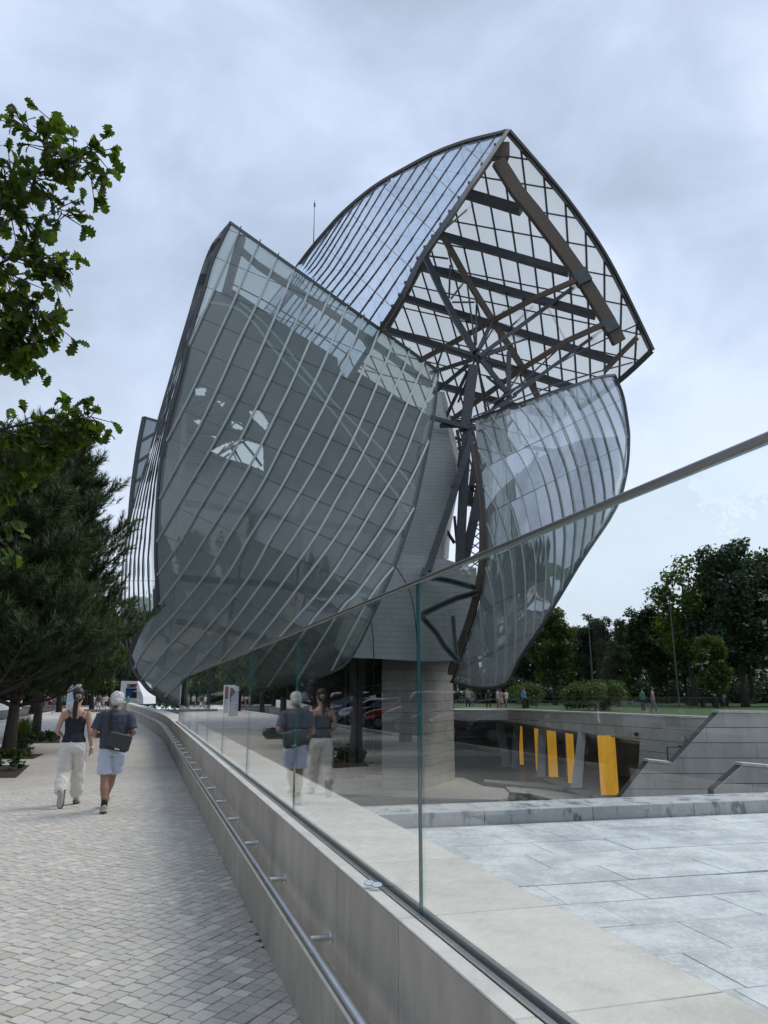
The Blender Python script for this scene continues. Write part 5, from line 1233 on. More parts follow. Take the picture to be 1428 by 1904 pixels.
# ornamental grass tussock
p = onz(40, 1381, 0); gt = empty('grass_tussock', p, 0, 'tall arching tussock of ornamental grass between the tree trunks', 'grass')
g_ = np.random.default_rng(5); V = []; Fc = []
for i in range(900):
    a = g_.uniform(0, 6.28); r0 = g_.uniform(0, 0.22); L_ = g_.uniform(0.65, 1.15); sp = g_.uniform(0.1, 0.75); w = 0.006; dx, dy = math.cos(a), math.sin(a); o_ = len(V)
    for t in (0, 0.4, 0.75, 1.0):
        r = r0 + sp * t ** 1.8 * 0.75; z = L_ * (t - 0.22 * sp * t ** 3); ww = w * (1 - 0.85 * t); V += [(dx * r - dy * ww, dy * r + dx * ww, z), (dx * r + dy * ww, dy * r - dx * ww, z)]
    for t in range(3): Fc.append((o_ + 2 * t, o_ + 2 * t + 1, o_ + 2 * t + 3, o_ + 2 * t + 2))
me = npmesh('blades', V, Fc, 4); o = link('blades', me, LG2, gt); o['kind'] = 'stuff'

# trunks with pine crowns
def tuft_mesh(n, ln, seed):
    """One shoot: a brush of needles round a short twig, along +Z."""
    g_ = np.random.default_rng(seed); V = []; Fc = []
    for i in range(n):
        a = g_.uniform(0, 6.28); z = g_.uniform(0, 1) ; el = R(g_.uniform(25, 62)); d = np.array([math.cos(a) * math.sin(el), math.sin(a) * math.sin(el), math.cos(el)]); s_ = np.cross(d, [0, 0, 1.0]); s_ /= np.linalg.norm(s_) + 1e-9
        p = np.array([0, 0, z * ln * 1.6]); w = ln * 0.055; l_ = ln * g_.uniform(0.8, 1.25); V += [p - s_ * w, p + s_ * w, p + d * l_]; Fc.append((len(V) - 3, len(V) - 2, len(V) - 1))
    return np.array(V), np.array(Fc)
TUFTS = [tuft_mesh(34, 0.13, s_) for s_ in (1, 2, 3)]
def pine(root_p, h, rad, z0, label, seed, trunk_r, lean=(0, 0), n_wh=26, dens=1.0, size=1.55, side=None):
    rnd = random.Random(seed); root = empty('pine_tree', root_p, 0, label, 'tree', 'trees planted along the path'); tb_ = MB(); pts = [(lean[0] * h * t + math.sin(t * 5 + seed) * 0.06, lean[1] * h * t, h * t) for t in [i / 9 for i in range(10)]]
    tb_.tube(pts, [trunk_r * (1.3 if i == 0 else 1) * (1 - 0.75 * i / 9) for i in range(10)], 12); tb_.build('trunk', M['bark'], root, smooth=True)
    br = MB(); sh = []
    for i in range(n_wh):
        t = z0 + (0.99 - z0) * i / (n_wh - 1); zz = h * t; prof = (1 - ((t - z0) / (1 - z0))) ** 0.75 * 0.85 + 0.15
        for k in range(6):
            a = k * 6.283 / 6 + i * 0.9 + rnd.uniform(-.35, .35); L_ = rad * prof * rnd.uniform(0.65, 1.12); 
            if L_ < 0.25: L_ = 0.25
            d = Vector((math.cos(a), math.sin(a), 0)); p0 = Vector((lean[0] * zz, lean[1] * zz, zz)); rise = rnd.uniform(0.05, 0.35)
            P = [p0 + d * L_ * u + Vector((0, 0, L_ * (rise * u + 0.28 * u * u - 0.06))) for u in (0, 0.35, 0.7, 1)]
            br.tube(P, [0.035 * L_ / 2 + 0.012, 0.02 * L_ / 2 + 0.008, 0.010, 0.005], 5)
            nn = int(L_ * 9 * dens) + 4
            for m_ in range(nn):
                u = 0.25 + 0.75 * (m_ + rnd.random()) / nn; j = min(2, int(u * 3)); f = u * 3 - j; q_ = P[j].lerp(P[min(3, j + 1)], min(1, f)); sd_ = d.cross(Vector((0, 0, 1))) * (1 if m_ % 2 else -1)
                dl = (d * rnd.uniform(0.4, 1) + sd_ * rnd.uniform(0.2, 1.1) + Vector((0, 0, rnd.uniform(0.2, 1.1)))).normalized(); l2 = rnd.uniform(0.12, 0.5) * (1.2 - 0.5 * u) * (L_ / 2 + 0.5); e_ = q_ + dl * l2; br.tube([q_, e_], [0.008, 0.004], 3, cap=False)
                ax = (dl + Vector((0, 0, 0.9))).normalized(); sh.append((e_, ax, rnd.uniform(0.8, 1.35) * size))
                if l2 > 0.2: sh.append((q_.lerp(e_, 0.55), (dl + Vector((0, 0, 0.5)) + sd_ * rnd.uniform(-.6, .6)).normalized(), rnd.uniform(0.7, 1.1) * size))
            sh.append((P[3], (d + Vector((0, 0, 0.8))).normalized(), 1.3 * size))
    br.build('branches', M['barkd'], root, fixn=False)
    VV = []; FF = []; o_ = 0
    for n_, (p, ax, s_) in enumerate(sh):
        V, Fc = TUFTS[n_ % 3]; q_ = ax.to_track_quat('Z', 'Y').to_matrix(); Rm = np.array(q_) * s_; VV.append(V @ Rm.T + np.array(p)); FF.append(Fc + o_); o_ += len(V)
    me = npmesh('crown', np.concatenate(VV), np.concatenate(FF), 3); link('crown', me, LP, root); return root, len(sh)
tp = lambda x, y: onz(x, y, 0)
P1, P2, P3 = tp(68, 1373), tp(14, 1398), tp(2, 1437)
print('pine shoots', pine(P1, 12.6, 2.55, 0.16, 'pine with the straight bare trunk, farthest of the pines along the path', 5, 0.15)[1])
pine(P2, 10.0, 3.5, 0.15, 'pine with the leaning trunk, second of the pines along the path', 9, 0.17, lean=(0.05, 0.0))
pine(P3 + Vector((-0.5, 0, 0)), 7.3, 2.5, 0.24, 'nearest pine, its dark trunk cut by the left edge of the photo', 14, 0.16, lean=(-0.03, 0), dens=1.3)
# light green broadleaf trees mixed in behind the pines
for i, (s_, o_, k, sc, lb) in enumerate(((33.5, -7.5, 4, 0.5, 'dark broadleaf tree behind the straight pine trunk'), (24, -8.2, 0, 0.55, 'dark broadleaf tree filling the left edge behind the pines'), (20, -11, 1, 0.5, 'dark broadleaf tree beside the parked cars'))):
    tree(k, L(s_, o_), sc, i * 2.0, lb, 'small trees behind the pines')

# oak by the viewer: lobed leaves on branches hanging into the picture
def oak_leaf(seed):
    rnd = random.Random(seed); out = [(0.0, -0.02)]; n = 4
    prof = [(0.02, 0.00), (0.028, 0.15), (0.055, 0.24), (0.032, 0.33), (0.075, 0.45), (0.042, 0.53), (0.085, 0.66), (0.048, 0.73), (0.060, 0.86), (0.03, 0.92), (0.0, 1.0)]
    rt = [(x * rnd.uniform(0.85, 1.15) * 1.15, y * rnd.uniform(0.97, 1.03)) for x, y in prof]; lf = [(-x * rnd.uniform(0.85, 1.15), y + rnd.uniform(-.03, .03)) for x, y in prof[:-1]][::-1]
    L_ = 0.125; V = []; Fc = []; bend = rnd.uniform(0.1, 0.5); fold = rnd.uniform(0.15, 0.5)
    def P(x, y): X = x * L_ * 4.6; Y_ = y * L_; return (X, Y_, -bend * Y_ * y + fold * abs(X))
    m_ = [P(0, y) for _, y in prof]; r_ = [P(*p) for p in rt]; l_ = [P(*p) for p in lf[::-1]] + [P(0, 1.0)]
    V = m_ + r_ + l_; n = len(prof)
    for i in range(n - 1): Fc.append((i, i + 1, n + i + 1, n + i)); Fc.append((i, 2 * n + i, 2 * n + i + 1, i + 1))
    me = bpy.data.meshes.new('leaf'); me.from_pydata([(x / 1, y, z) for x, y, z in V], [], Fc); me.materials.append(LO); me.polygons.foreach_set('use_smooth', [True] * len(me.polygons)); return me
OL = [oak_leaf(s_) for s_ in range(5)]
OKB = L(5.2, -4.3)
oak = empty('oak_tree', OKB, 0, 'oak whose lobed leaves and twigs hang into the top left of the photo', 'tree', 'trees planted along the path')
okt = MB(); okt.tube([(0, 0, 0), (0.05, 0, 1.2), (0, 0.1, 2.6), (0.1, 0, 4.2), (0.0, 0.1, 6.2), (0.1, 0.1, 8.0)], [0.17, 0.13, 0.12, 0.10, 0.07, 0.03], 12); okt.build('trunk', M['bark'], oak, smooth=True)
twg = MB(); leaves = []
rnd = random.Random(17)
def twig(P, w, nl, dens):
    """Branch through photo points (x, y, depth): side twigs with leaf clusters."""
    W_ = catmull([at(x, y, Y) - OKB for x, y, Y in P], 5); n = len(W_); twg.tube(W_, [w * (1 - 0.8 * i / (n - 1)) for i in range(n)], 6)
    for i in range(1, n):
        for m_ in range(dens if rnd.random() < 0.8 else dens - 1):
            c = W_[i].lerp(W_[i - 1], rnd.random()); d = (W_[i] - W_[i - 1]).normalized(); s_ = Vector((rnd.uniform(-1, 1), rnd.uniform(-1, 1), rnd.uniform(-1.0, 1.0))); e_ = c + (d * 0.7 + s_.normalized()).normalized() * rnd.uniform(0.06, 0.24); twg.tube([c, e_], [0.005, 0.0025], 4, cap=False)
            for q_ in range(nl): leaves.append((e_.lerp(c, rnd.random() * 0.35), (e_ - c).normalized()))
T = 5.0
def hang(P, w=0.012, nl=3, dens=2): twig(P, w, nl, dens)
hang([(-260, 640, 5.2), (-120, 520, 5.1), (-30, 420, 5.0), (40, 350, 4.9), (85, 300, 4.9), (110, 255, 4.9)], 0.022)
hang([(60, 325, 4.9), (105, 310, 4.9), (150, 285, 4.8), (185, 284, 4.8)], 0.008)
hang([(85, 300, 4.9), (80, 268, 4.9), (60, 245, 4.9), (48, 240, 4.9)], 0.007, 2, 2)
hang([(100, 262, 4.9), (106, 235, 4.9), (98, 225, 4.9)], 0.006, 2, 1)
hang([(60, 330, 4.9), (90, 365, 4.85), (112, 395, 4.8), (128, 405, 4.8)], 0.007, 2, 2)
hang([(110, 290, 4.9), (145, 310, 4.8), (175, 330, 4.8)], 0.006, 3, 2)
hang([(-80, 480, 5.0), (-10, 395, 5.0), (15, 340, 4.9), (20, 310, 4.9)], 0.010, 3, 3)
hang([(-80, 480, 5.0), (0, 420, 4.9), (35, 405, 4.9), (50, 415, 4.9)], 0.008, 3, 3)
hang([(-220, 720, 5.2), (-90, 560, 5.0), (0, 490, 4.9), (60, 475, 4.8), (110, 488, 4.8)], 0.016, 3, 3)
hang([(0, 490, 4.9), (40, 520, 4.8), (80, 505, 4.8), (105, 510, 4.8)], 0.007, 2, 2)
hang([(-100, 640, 5.1), (-20, 560, 4.9), (25, 545, 4.8), (60, 570, 4.8)], 0.010, 4, 3)
hang([(-60, 620, 5.0), (0, 590, 4.9), (55, 580, 4.8), (100, 600, 4.8)], 0.009, 3, 3)
hang([(-60, 640, 5.0), (-10, 610, 4.9), (20, 630, 4.9), (45, 655, 4.9)], 0.009, 4, 3)
hang([(-100, 600, 5.0), (-30, 600, 4.9), (0, 640, 4.9), (10, 665, 4.9)], 0.009, 4, 3)
hang([(-260, 900, 6.6), (-100, 840, 6.2), (0, 800, 6.0), (70, 785, 5.9), (130, 780, 5.9), (172, 775, 5.8)], 0.016, 3, 3)
hang([(0, 800, 6.0), (60, 815, 5.9), (110, 815, 5.9), (140, 800, 5.9)], 0.009, 4, 3)
hang([(-60, 820, 6.1), (10, 850, 6.0), (50, 865, 5.9), (82, 860, 5.9)], 0.009, 4, 3)
hang([(-60, 840, 6.1), (-10, 880, 6.0), (15, 900, 6.0)], 0.009, 4, 3)
hang([(-80, 930, 6.4), (-10, 960, 6.3), (15, 975, 6.2)], 0.009, 3, 2)
hang([(-80, 1000, 6.4), (-20, 1000, 6.3), (12, 1010, 6.2)], 0.009, 2, 2)
for a, b in (((-260, 640, 5.2), 4.0), ((-220, 720, 5.2), 3.6), ((-260, 900, 6.6), 2.9)):
    e_ = at(*a) - OKB; s_ = Vector((0.05, 0.05, b)); twg.tube([s_, s_.lerp(e_, 0.5) + Vector((0, 0, 0.1)), e_], [0.05, 0.035, 0.022], 8)
twg.build('branches', M['barkd'], oak, fixn=False)
twig_o = oak.children[-1]
rnd.shuffle(leaves)
lm_all = []
n_in = 0
for i, (p, d) in enumerate(leaves):
    up_ = Vector((rnd.uniform(-.8, .8), rnd.uniform(-.8, .8), rnd.uniform(0.1, 1))).normalized(); y_ = (d + Vector((rnd.uniform(-1, 1), rnd.uniform(-1, 1), rnd.uniform(-1.0, 0.5)))).normalized(); x_ = y_.cross(up_).normalized(); z_ = x_.cross(y_); s_ = rnd.uniform(0.38, 0.98)
    mt = Matrix(((x_.x, y_.x, z_.x, p.x), (x_.y, y_.y, z_.y, p.y), (x_.z, y_.z, z_.z, p.z), (0, 0, 0, 1))) @ Matrix.Scale(s_, 4)
    wp = p + OKB; px_ = 714 + F * wp.x / (wp.y * math.cos(PITCH) + (wp.z - EYE) * math.sin(PITCH))
    if n_in < 290 and px_ > 2: o = bpy.data.objects.new('leaf', OL[i % 5]); COL.objects.link(o); o.parent = twig_o; o.matrix_basis = mt; n_in += 1
    else: lm_all.append((OL[i % 5], mt))
VV = []; FF = []; o_ = 0
for me, mt in lm_all:
    for v in me.vertices: VV.append(tuple(mt @ v.co))
    for f in me.polygons: FF.append([k + o_ for k in f.vertices])
    o_ += len(me.vertices)
# crown of the oak above and beside the frame
okc = leaf_cloud('crown_top', [(rnd.uniform(-1.6, 0.6), rnd.uniform(-1.6, 1.6), rnd.uniform(4.2, 8.2)) for _ in range(16)], [0.6] * 16, 2500, 0.06, 0.9, 0.2, seed=9)
if VV:
    me = npmesh('leaves', VV, FF, 4); me.materials.append(LO); o = link('leaves', me, None, twig_o); o['kind'] = 'stuff'
link('crown', okc, LO, oak)
print('oak leaves', len(leaves), n_in)
# another tree of the row, behind the viewer, mirrored in the glass
tree(2, L(-8.0, -5.6), 0.42, 0.3, 'young tree of the row just behind the viewer', 'trees planted along the path', name='street_tree')

# ------------------------------------------------------------------ people
def ring_loft(mb, rings, seg=14):
    """rings: (centre, rx, ry[, normal]) -> closed solid."""
    o = len(mb.v); n = len(rings)
    for i, r in enumerate(rings):
        c = Vector(r[0]); d = Vector(r[3]) if len(r) > 3 and r[3] is not None else (Vector(rings[min(i + 1, n - 1)][0]) - Vector(rings[max(i - 1, 0)][0]))
        d = d.normalized() if d.length > 1e-6 else Vector((0, 0, 1)); x = Vector((1, 0, 0)) - d * d.x
        x = x.normalized() if x.length > 0.2 else Vector((0, 0, 1)).cross(d).normalized(); y = d.cross(x).normalized()
        for k in range(seg):
            a = 2 * math.pi * k / seg; mb.v.append(tuple(c + x * math.cos(a) * r[1] + y * math.sin(a) * r[2]))
    for i in range(n - 1):
        for k in range(seg): a = o + i * seg + k; b = o + i * seg + (k + 1) % seg; mb.f.append((a, b, b + seg, a + seg)); mb.mi.append(mb.cur)
    mb.f.append(tuple(o + k for k in reversed(range(seg)))); mb.f.append(tuple(o + (n - 1) * seg + k for k in range(seg))); mb.mi += [mb.cur] * 2
def fuse(mb, name, voxel, smooth=4, disp=None, dstr=0.0, factor=0.5):
    """Join overlapping lofts into one continuous skin, smooth it, add cloth folds."""
    me = mb.mesh(name); o = bpy.data.objects.new('tmp', me); COL.objects.link(o)
    m = o.modifiers.new('r', 'REMESH'); m.mode = 'VOXEL'; m.voxel_size = voxel; m.use_smooth_shade = True
    s_ = o.modifiers.new('s', 'SMOOTH'); s_.iterations = smooth; s_.factor = factor
    if disp: d_ = o.modifiers.new('d', 'DISPLACE'); d_.texture = disp; d_.strength = dstr; d_.mid_level = 0.5; d_.texture_coords = 'LOCAL'
    dg = bpy.context.evaluated_depsgraph_get(); r = bpy.data.meshes.new_from_object(o.evaluated_get(dg)); r.name = name
    bpy.data.objects.remove(o); r.polygons.foreach_set('use_smooth', [True] * len(r.polygons)); return r
fold = bpy.data.textures.new('cloth_folds', 'CLOUDS'); fold.noise_scale = 0.11; fold.noise_depth = 2
hairtex = bpy.data.textures.new('hair_strands', 'CLOUDS'); hairtex.noise_scale = 0.03; hairtex.noise_depth = 1
skin = mat('skin_tanned', (0.36, 0.20, 0.13), 0.5, var=0.06, scale=6); skinp = mat('skin_light', (0.50, 0.30, 0.21), 0.5, var=0.05, scale=6)
def fabric(n, c, r=0.85): return mat('fabric_' + n, c, r, var=0.08, scale=9, bump=0.0015, bscale=40)
def arm(mb, P, r0, r1, r2):
    a, b, c = [Vector(p) for p in P]; ring_loft(mb, [(a + (a - b).normalized() * 0.02, r0 * 0.85, r0 * 0.85), (a, r0, r0), (a.lerp(b, 0.4), r0 * 0.92, r0 * 0.92), (b, r1, r1), (b.lerp(c, 0.3), r1 * 1.02, r1 * 0.98), (c, r2, r2 * 0.85)], 12)
def hand(mb, wrist, d, palm_n, s=1.0, curl=0.4, thumb_side=1):
    wrist = Vector(wrist); d = Vector(d).normalized(); n_ = Vector(palm_n).normalized(); n_ = (n_ - d * n_.dot(d)).normalized(); sd_ = d.cross(n_).normalized() * thumb_side
    ring_loft(mb, [(wrist - d * 0.015, 0.022 * s, 0.018 * s), (wrist + d * 0.03 * s, 0.034 * s, 0.016 * s), (wrist + d * 0.075 * s, 0.040 * s, 0.016 * s), (wrist + d * 0.092 * s, 0.036 * s, 0.013 * s)], 10)
    for i, (off, L_) in enumerate(((-0.029, 0.058), (-0.010, 0.078), (0.010, 0.083), (0.029, 0.074))):
        b = wrist + d * 0.085 * s + sd_ * off * s; k1 = b + (d * math.cos(curl) + n_ * math.sin(curl)) * L_ * 0.45 * s; k2 = k1 + (d * math.cos(curl * 2) + n_ * math.sin(curl * 2)) * L_ * 0.32 * s; k3 = k2 + (d * math.cos(curl * 2.8) + n_ * math.sin(curl * 2.8)) * L_ * 0.25 * s
        mb.tube([b - d * 0.02 * s, b, k1, k2, k3], [0.0095 * s, 0.0095 * s, 0.009 * s, 0.008 * s, 0.006 * s], 7)
    b = wrist + d * 0.03 * s + sd_ * 0.028 * s; t1 = b + (d * 0.7 + sd_ * 0.6 + n_ * 0.3).normalized() * 0.04 * s; t2 = t1 + (d * 0.9 + sd_ * 0.1 + n_ * 0.35).normalized() * 0.032 * s
    mb.tube([b - d * 0.01, b, t1, t2], [0.012 * s, 0.012 * s, 0.010 * s, 0.007 * s], 7)
def head(mb, c, f, s=1.0):
    """Skull, jaw, nose, ears; f = facing direction in the xy plane."""
    c = Vector(c); f = Vector(f).normalized(); sx = Vector((f.y, -f.x, 0))
    P = lambda x, y, z: c + sx * x * s + f * y * s + Vector((0, 0, z * s))
    mb.sphere(P(0, -0.01, 0.03), (0.077 * s, 0.093 * s, 0.095 * s), 16, 12); mb.sphere(P(0, 0.025, -0.05), (0.056 * s, 0.062 * s, 0.066 * s), 14, 10)
    mb.tube([P(0, 0.085, 0.005), P(0, 0.110, -0.022), P(0, 0.095, -0.030)], [0.009 * s, 0.014 * s, 0.010 * s], 8)
    mb.tube([P(-0.022, 0.083, -0.058), P(0, 0.092, -0.056), P(0.022, 0.083, -0.058)], 0.0075 * s, 6)
    for k in (-1, 1): mb.sphere(P(0.077 * k, -0.008, -0.005), (0.012 * s, 0.018 * s, 0.030 * s), 8, 6); mb.sphere(P(0.030 * k, 0.080, 0.012), (0.014 * s, 0.010 * s, 0.009 * s), 8, 6)
def shoe(mb, ankle, toe, h=0.09, s=1.0):
    a, t = Vector(ankle), Vector(toe); d = (t - a); d.normalize(); up_ = Vector((0, 0, 1)); up_ = (up_ - d * up_.dot(d)).normalized(); b = a - up_ * h * 0.45
    ring_loft(mb, [(b - d * 0.062, 0.022 * s, 0.03, d), (b - d * 0.045, 0.036 * s, 0.048, d), (b, 0.040 * s, 0.050, d), (b + d * 0.08 - up_ * 0.006, 0.046 * s, 0.042, d), (b + d * 0.15 - up_ * 0.016, 0.048 * s, 0.030, d), (b + d * 0.195 - up_ * 0.022, 0.034 * s, 0.020, d)], 12)
def sole(mb, ankle, toe, h=0.09, s=1.0):
    a, t = Vector(ankle), Vector(toe); d = (t - a); d.normalize(); up_ = Vector((0, 0, 1)); up_ = (up_ - d * up_.dot(d)).normalized(); sx = d.cross(up_).normalized(); b = a - up_ * (h * 0.45 + 0.044)
    pr = [(-0.066, 0.020), (-0.055, 0.036), (0.0, 0.038), (0.07, 0.044), (0.13, 0.050), (0.175, 0.044), (0.205, 0.024)]
    mb.prism([b + d * y + sx * x * s for y, x in pr] + [b + d * y - sx * x * s for y, x in pr[::-1]], up_ * 0.022)

# --- woman with the ponytail
def at_ground(x, y): return onz(x, y, 0.0)
HDG = AZ0
wp = at_ground(125, 1500); woman = empty('person', wp, -HDG, 'woman with long dark ponytail in black strappy top and loose ivory trousers, walking away', 'person', 'walking couple'); woman.scale = (1.02, 1.02, 1.02)
mb = MB()
ring_loft(mb, [((0, 0, 1.50), .048, .05), ((0, 0, 1.44), .055, .055), ((0, 0, 1.405), .105, .065), ((0, 0, 1.37), .165, .075), ((0, 0, 1.32), .172, .09), ((0, 0, 1.22), .145, .09), ((0, 0, 1.08), .122, .085), ((0, 0, .98), .150, .105), ((0, 0, .88), .165, .115), ((0, 0, .80), .15, .11)], 18)
ring_loft(mb, [((0.01, 0.0, 1.42), .05, .052), ((0.01, .01, 1.56), .048, .052)], 12)
head(mb, (0.015, .02, 1.60), (0.25, 1, 0))
arm(mb, ((-.17, 0, 1.355), (-.245, -.05, 1.09), (-.17, .15, 1.01)), .047, .036, .027); hand(mb, (-.17, .15, 1.01), (.35, .8, 0.1), (0.3, 0, -1), .92, .5, 1)
arm(mb, ((.17, 0, 1.355), (.225, -.03, 1.07), (.262, .03, .83)), .047, .036, .026); hand(mb, (.262, .03, .83), (.0, .05, -1), (-1, 0.2, 0), .92, .55, 1)
for P in (((.085, 0, .86), (.095, .13, .50), (.10, .20, .12)), ((-.085, 0, .86), (-.09, .00, .47), (-.10, -.30, .24))):
    a, b, c = [Vector(p) for p in P]; ring_loft(mb, [(a, .085, .085), (a.lerp(b, .5), .072, .075), (b, .055, .057), (b.lerp(c, .35), .052, .055), (c, .033, .035)], 12)
me = fuse(mb, 'body', 0.0085, 5); link('body', me, skinp, woman)
mb = MB()
ring_loft(mb, [((0, -.0, 1.275), .158, .103), ((0, -.0, 1.24), .157, .103), ((0, 0, 1.15), .142, .100), ((0, 0, 1.05), .140, .105), ((0, 0, .98), .165, .124), ((0, 0, .925), .185, .136)], 20)
ring_loft(mb, [((-.075, -.02, 1.33), .030, .085), ((-.078, -.0, 1.28), .062, .100), ((-.06, 0, 1.22), .09, .1)], 12); ring_loft(mb, [((.075, -.02, 1.33), .030, .085), ((.078, -.0, 1.28), .062, .100), ((.06, 0, 1.22), .09, .1)], 12)
me = fuse(mb, 'strappy_top', 0.008, 4, fold, 0.02); top = link('strappy_top', me, fabric('black', (0.014, 0.015, 0.024), 0.75), woman)
mb = MB()
for P in ([(-.085, -.088, 1.325), (-.10, -.075, 1.36), (-.115, -.02, 1.405), (-.115, .03, 1.40)], [(.09, -.088, 1.325), (.115, -.075, 1.36), (.13, -.02, 1.40), (.13, .03, 1.39)], [(-.17, -.01, 1.40), (-.12, -.075, 1.385), (-.05, -.085, 1.36), (0.0, -.095, 1.31)], [(-.02, -.098, 1.29), (0.02, -.1, 1.26)]): mb.tube(catmull(P, 4), 0.0045, 6)
mb.build('strap', M['black'], top, smooth=True)
mb = MB()
ring_loft(mb, [((0, 0, .985), .158, .118), ((0, -.0, .93), .176, .130), ((0, -.005, .86), .188, .142), ((0, -.0, .79), .18, .135)], 20)
for P in (((.088, 0, .86), (.098, .12, .52), (.108, .17, .12)), ((-.088, -.01, .86), (-.095, -.02, .48), (-.105, -.24, .22))):
    a, b, c = [Vector(p) for p in P]; ring_loft(mb, [(a + Vector((0, 0, .05)), .09, .115), (a, .104, .125), (a.lerp(b, .5), .103, .115), (b, .098, .100), (b.lerp(c, .4), .100, .098), (b.lerp(c, .8), .095, .092), (c, .072, .070)], 16)
me = fuse(mb, 'trousers', 0.0085, 4, fold, 0.045); link('trousers', me, fabric('ivory', (0.74, 0.71, 0.65)), woman)
mb = MB(); mb.sphere((0.012, -.005, 1.645), (.088, .100, .098), 16, 12); mb.sphere((0.012, -.045, 1.60), (.074, .068, .085), 14, 10)
ring_loft(mb, [((0.01, -.10, 1.60), .028, .028), ((0.0, -.135, 1.575), .034, .034), ((-.005, -.15, 1.52), .036, .032), ((-.01, -.14, 1.44), .038, .030), ((-.012, -.125, 1.36), .036, .026), ((-.012, -.12, 1.29), .028, .020), ((-.012, -.118, 1.245), .010, .008)], 12)
me = fuse(mb, 'hair', 0.008, 3, hairtex, 0.012); hr_ = link('hair', me, mat('dark_brown_hair', (0.018, 0.012, 0.010), 0.45, var=0.3, scale=20, stretch=(8, 8, 1)), woman)
mb = MB(); mb.tube([(0.02 + .034 * math.cos(a), -.118 + .012 * math.sin(a), 1.60 + .030 * math.sin(a)) for a in [6.283 * k / 12 for k in range(13)]], 0.009, 6, cap=False); mb.build('hair_tie', mat('pale_satin', (0.5, 0.42, 0.33), 0.4), hr_, smooth=True)
wsh = mat('pale_shoe', (0.45, 0.43, 0.40), 0.7); wso = mat('grey_sole', (0.16, 0.15, 0.14), 0.8, var=0.1, scale=20)
for an_, to_ in (((.10, .20, .115), (.12, .42, .05)), ((-.105, -.31, .22), (-.12, -.33, -0.02))):
    mb = MB(); shoe(mb, an_, to_); sh_ = mb.build('shoe', wsh, woman, smooth=True); mb = MB(); sole(mb, an_, to_); mb.build('shoe_sole', wso, sh_)
mb = MB(); mb.tube([(.262 + .028 * math.cos(a), .03 + .026 * math.sin(a), .845) for a in [6.283 * k / 12 for k in range(13)]], 0.006, 6, cap=False); mb.build('bracelet', M['steel'], woman)

# --- white haired man with the shoulder bag
mp_ = at_ground(199, 1512); man = empty('person', mp_, -HDG, 'white haired man in slate t-shirt and pale blue shorts carrying a black shoulder bag', 'person', 'walking couple'); man.scale = (1.0, 1.0, 1.0)
mb = MB()
ring_loft(mb, [((0, 0, 1.48), .06, .062), ((0, 0, 1.43), .075, .07), ((0, 0, 1.39), .16, .095), ((0, 0, 1.34), .20, .11), ((0, 0, 1.22), .185, .12), ((0, 0, 1.05), .165, .125), ((0, 0, .92), .17, .125), ((0, 0, .80), .16, .12)], 18)
ring_loft(mb, [((0, 0.0, 1.40), .063, .064), ((0, .01, 1.53), .060, .062)], 12)
head(mb, (0.01, .02, 1.57), (0.35, 1, 0), 1.06)
arm(mb, ((-.205, 0, 1.35), (-.275, -.05, 1.08), (-.17, .17, 1.07)), .056, .046, .034); hand(mb, (-.17, .17, 1.07), (.6, .7, .25), (0.3, 0, -1), 1, .5, 1)
arm(mb, ((.205, 0, 1.35), (.285, -.05, 1.11), (.20, .17, 1.12)), .056, .046, .034); hand(mb, (.20, .17, 1.12), (-.6, .7, .2), (-.3, 0, -1), 1, .5, -1)
for P in (((-.09, 0, .86), (-.075, .02, .48), (-.045, -.10, .11)), ((.09, 0, .86), (.03, .24, .52), (-.055, .42, .15))):
    a, b, c = [Vector(p) for p in P]; ring_loft(mb, [(a, .095, .1), (a.lerp(b, .5), .082, .088), (b, .060, .065), (b.lerp(c, .18), .058, .062), (b.lerp(c, .38), .064, .070), (b.lerp(c, .7), .046, .050), (c, .037, .042)], 14)
me = fuse(mb, 'body', 0.0085, 5); link('body', me, skin, man)
mb = MB()
ring_loft(mb, [((0, 0, 1.445), .082, .075), ((0, 0, 1.415), .13, .09), ((0, 0, 1.37), .205, .118), ((0, 0, 1.28), .213, .134), ((0, 0, 1.12), .196, .142), ((0, 0, 1.0), .192, .146), ((0, 0, .895), .192, .146)], 22)
for k in (-1, 1): ring_loft(mb, [((.13 * k, 0, 1.37), .07, .08), ((.205 * k, -.0, 1.345), .078, .078), ((.235 * k, -.02, 1.25), .077, .075), ((.256 * k, -.035, 1.17), .075, .073)], 14)
me = fuse(mb, 'tee_shirt', 0.0085, 3, fold, 0.028); link('tee_shirt', me, fabric('slate', (0.055, 0.065, 0.085)), man)
mb = MB()
ring_loft(mb, [((0, 0, .95), .172, .132), ((0, 0, .88), .180, .140), ((0, 0, .80), .18, .138)], 20)
for P in (((-.09, 0, .86), (-.082, .02, .54)), ((.09, 0, .86), (.07, .17, .57))):
    a, b = [Vector(p) for p in P]; ring_loft(mb, [(a + Vector((0, 0, .03)), .095, .125), (a.lerp(b, .3), .103, .118), (a.lerp(b, .7), .102, .108), (b, .105, .106)], 16)
me = fuse(mb, 'shorts', 0.0085, 3, fold, 0.03); link('shorts', me, fabric('pale_blue', (0.56, 0.62, 0.76)), man)
mb = MB(); mb.sphere((0.01, -.0, 1.625), (.092, .105, .092), 16, 12); mb.sphere((0.01, -.04, 1.575), (.084, .076, .075), 14, 10); me = fuse(mb, 'hair', 0.008, 2, hairtex, 0.03); link('hair', me, mat('white_hair', (0.62, 0.62, 0.60), 0.7, var=0.2, scale=25), man)
sho = mat('beige_trainer', (0.36, 0.33, 0.27), 0.8, var=0.15, scale=25)
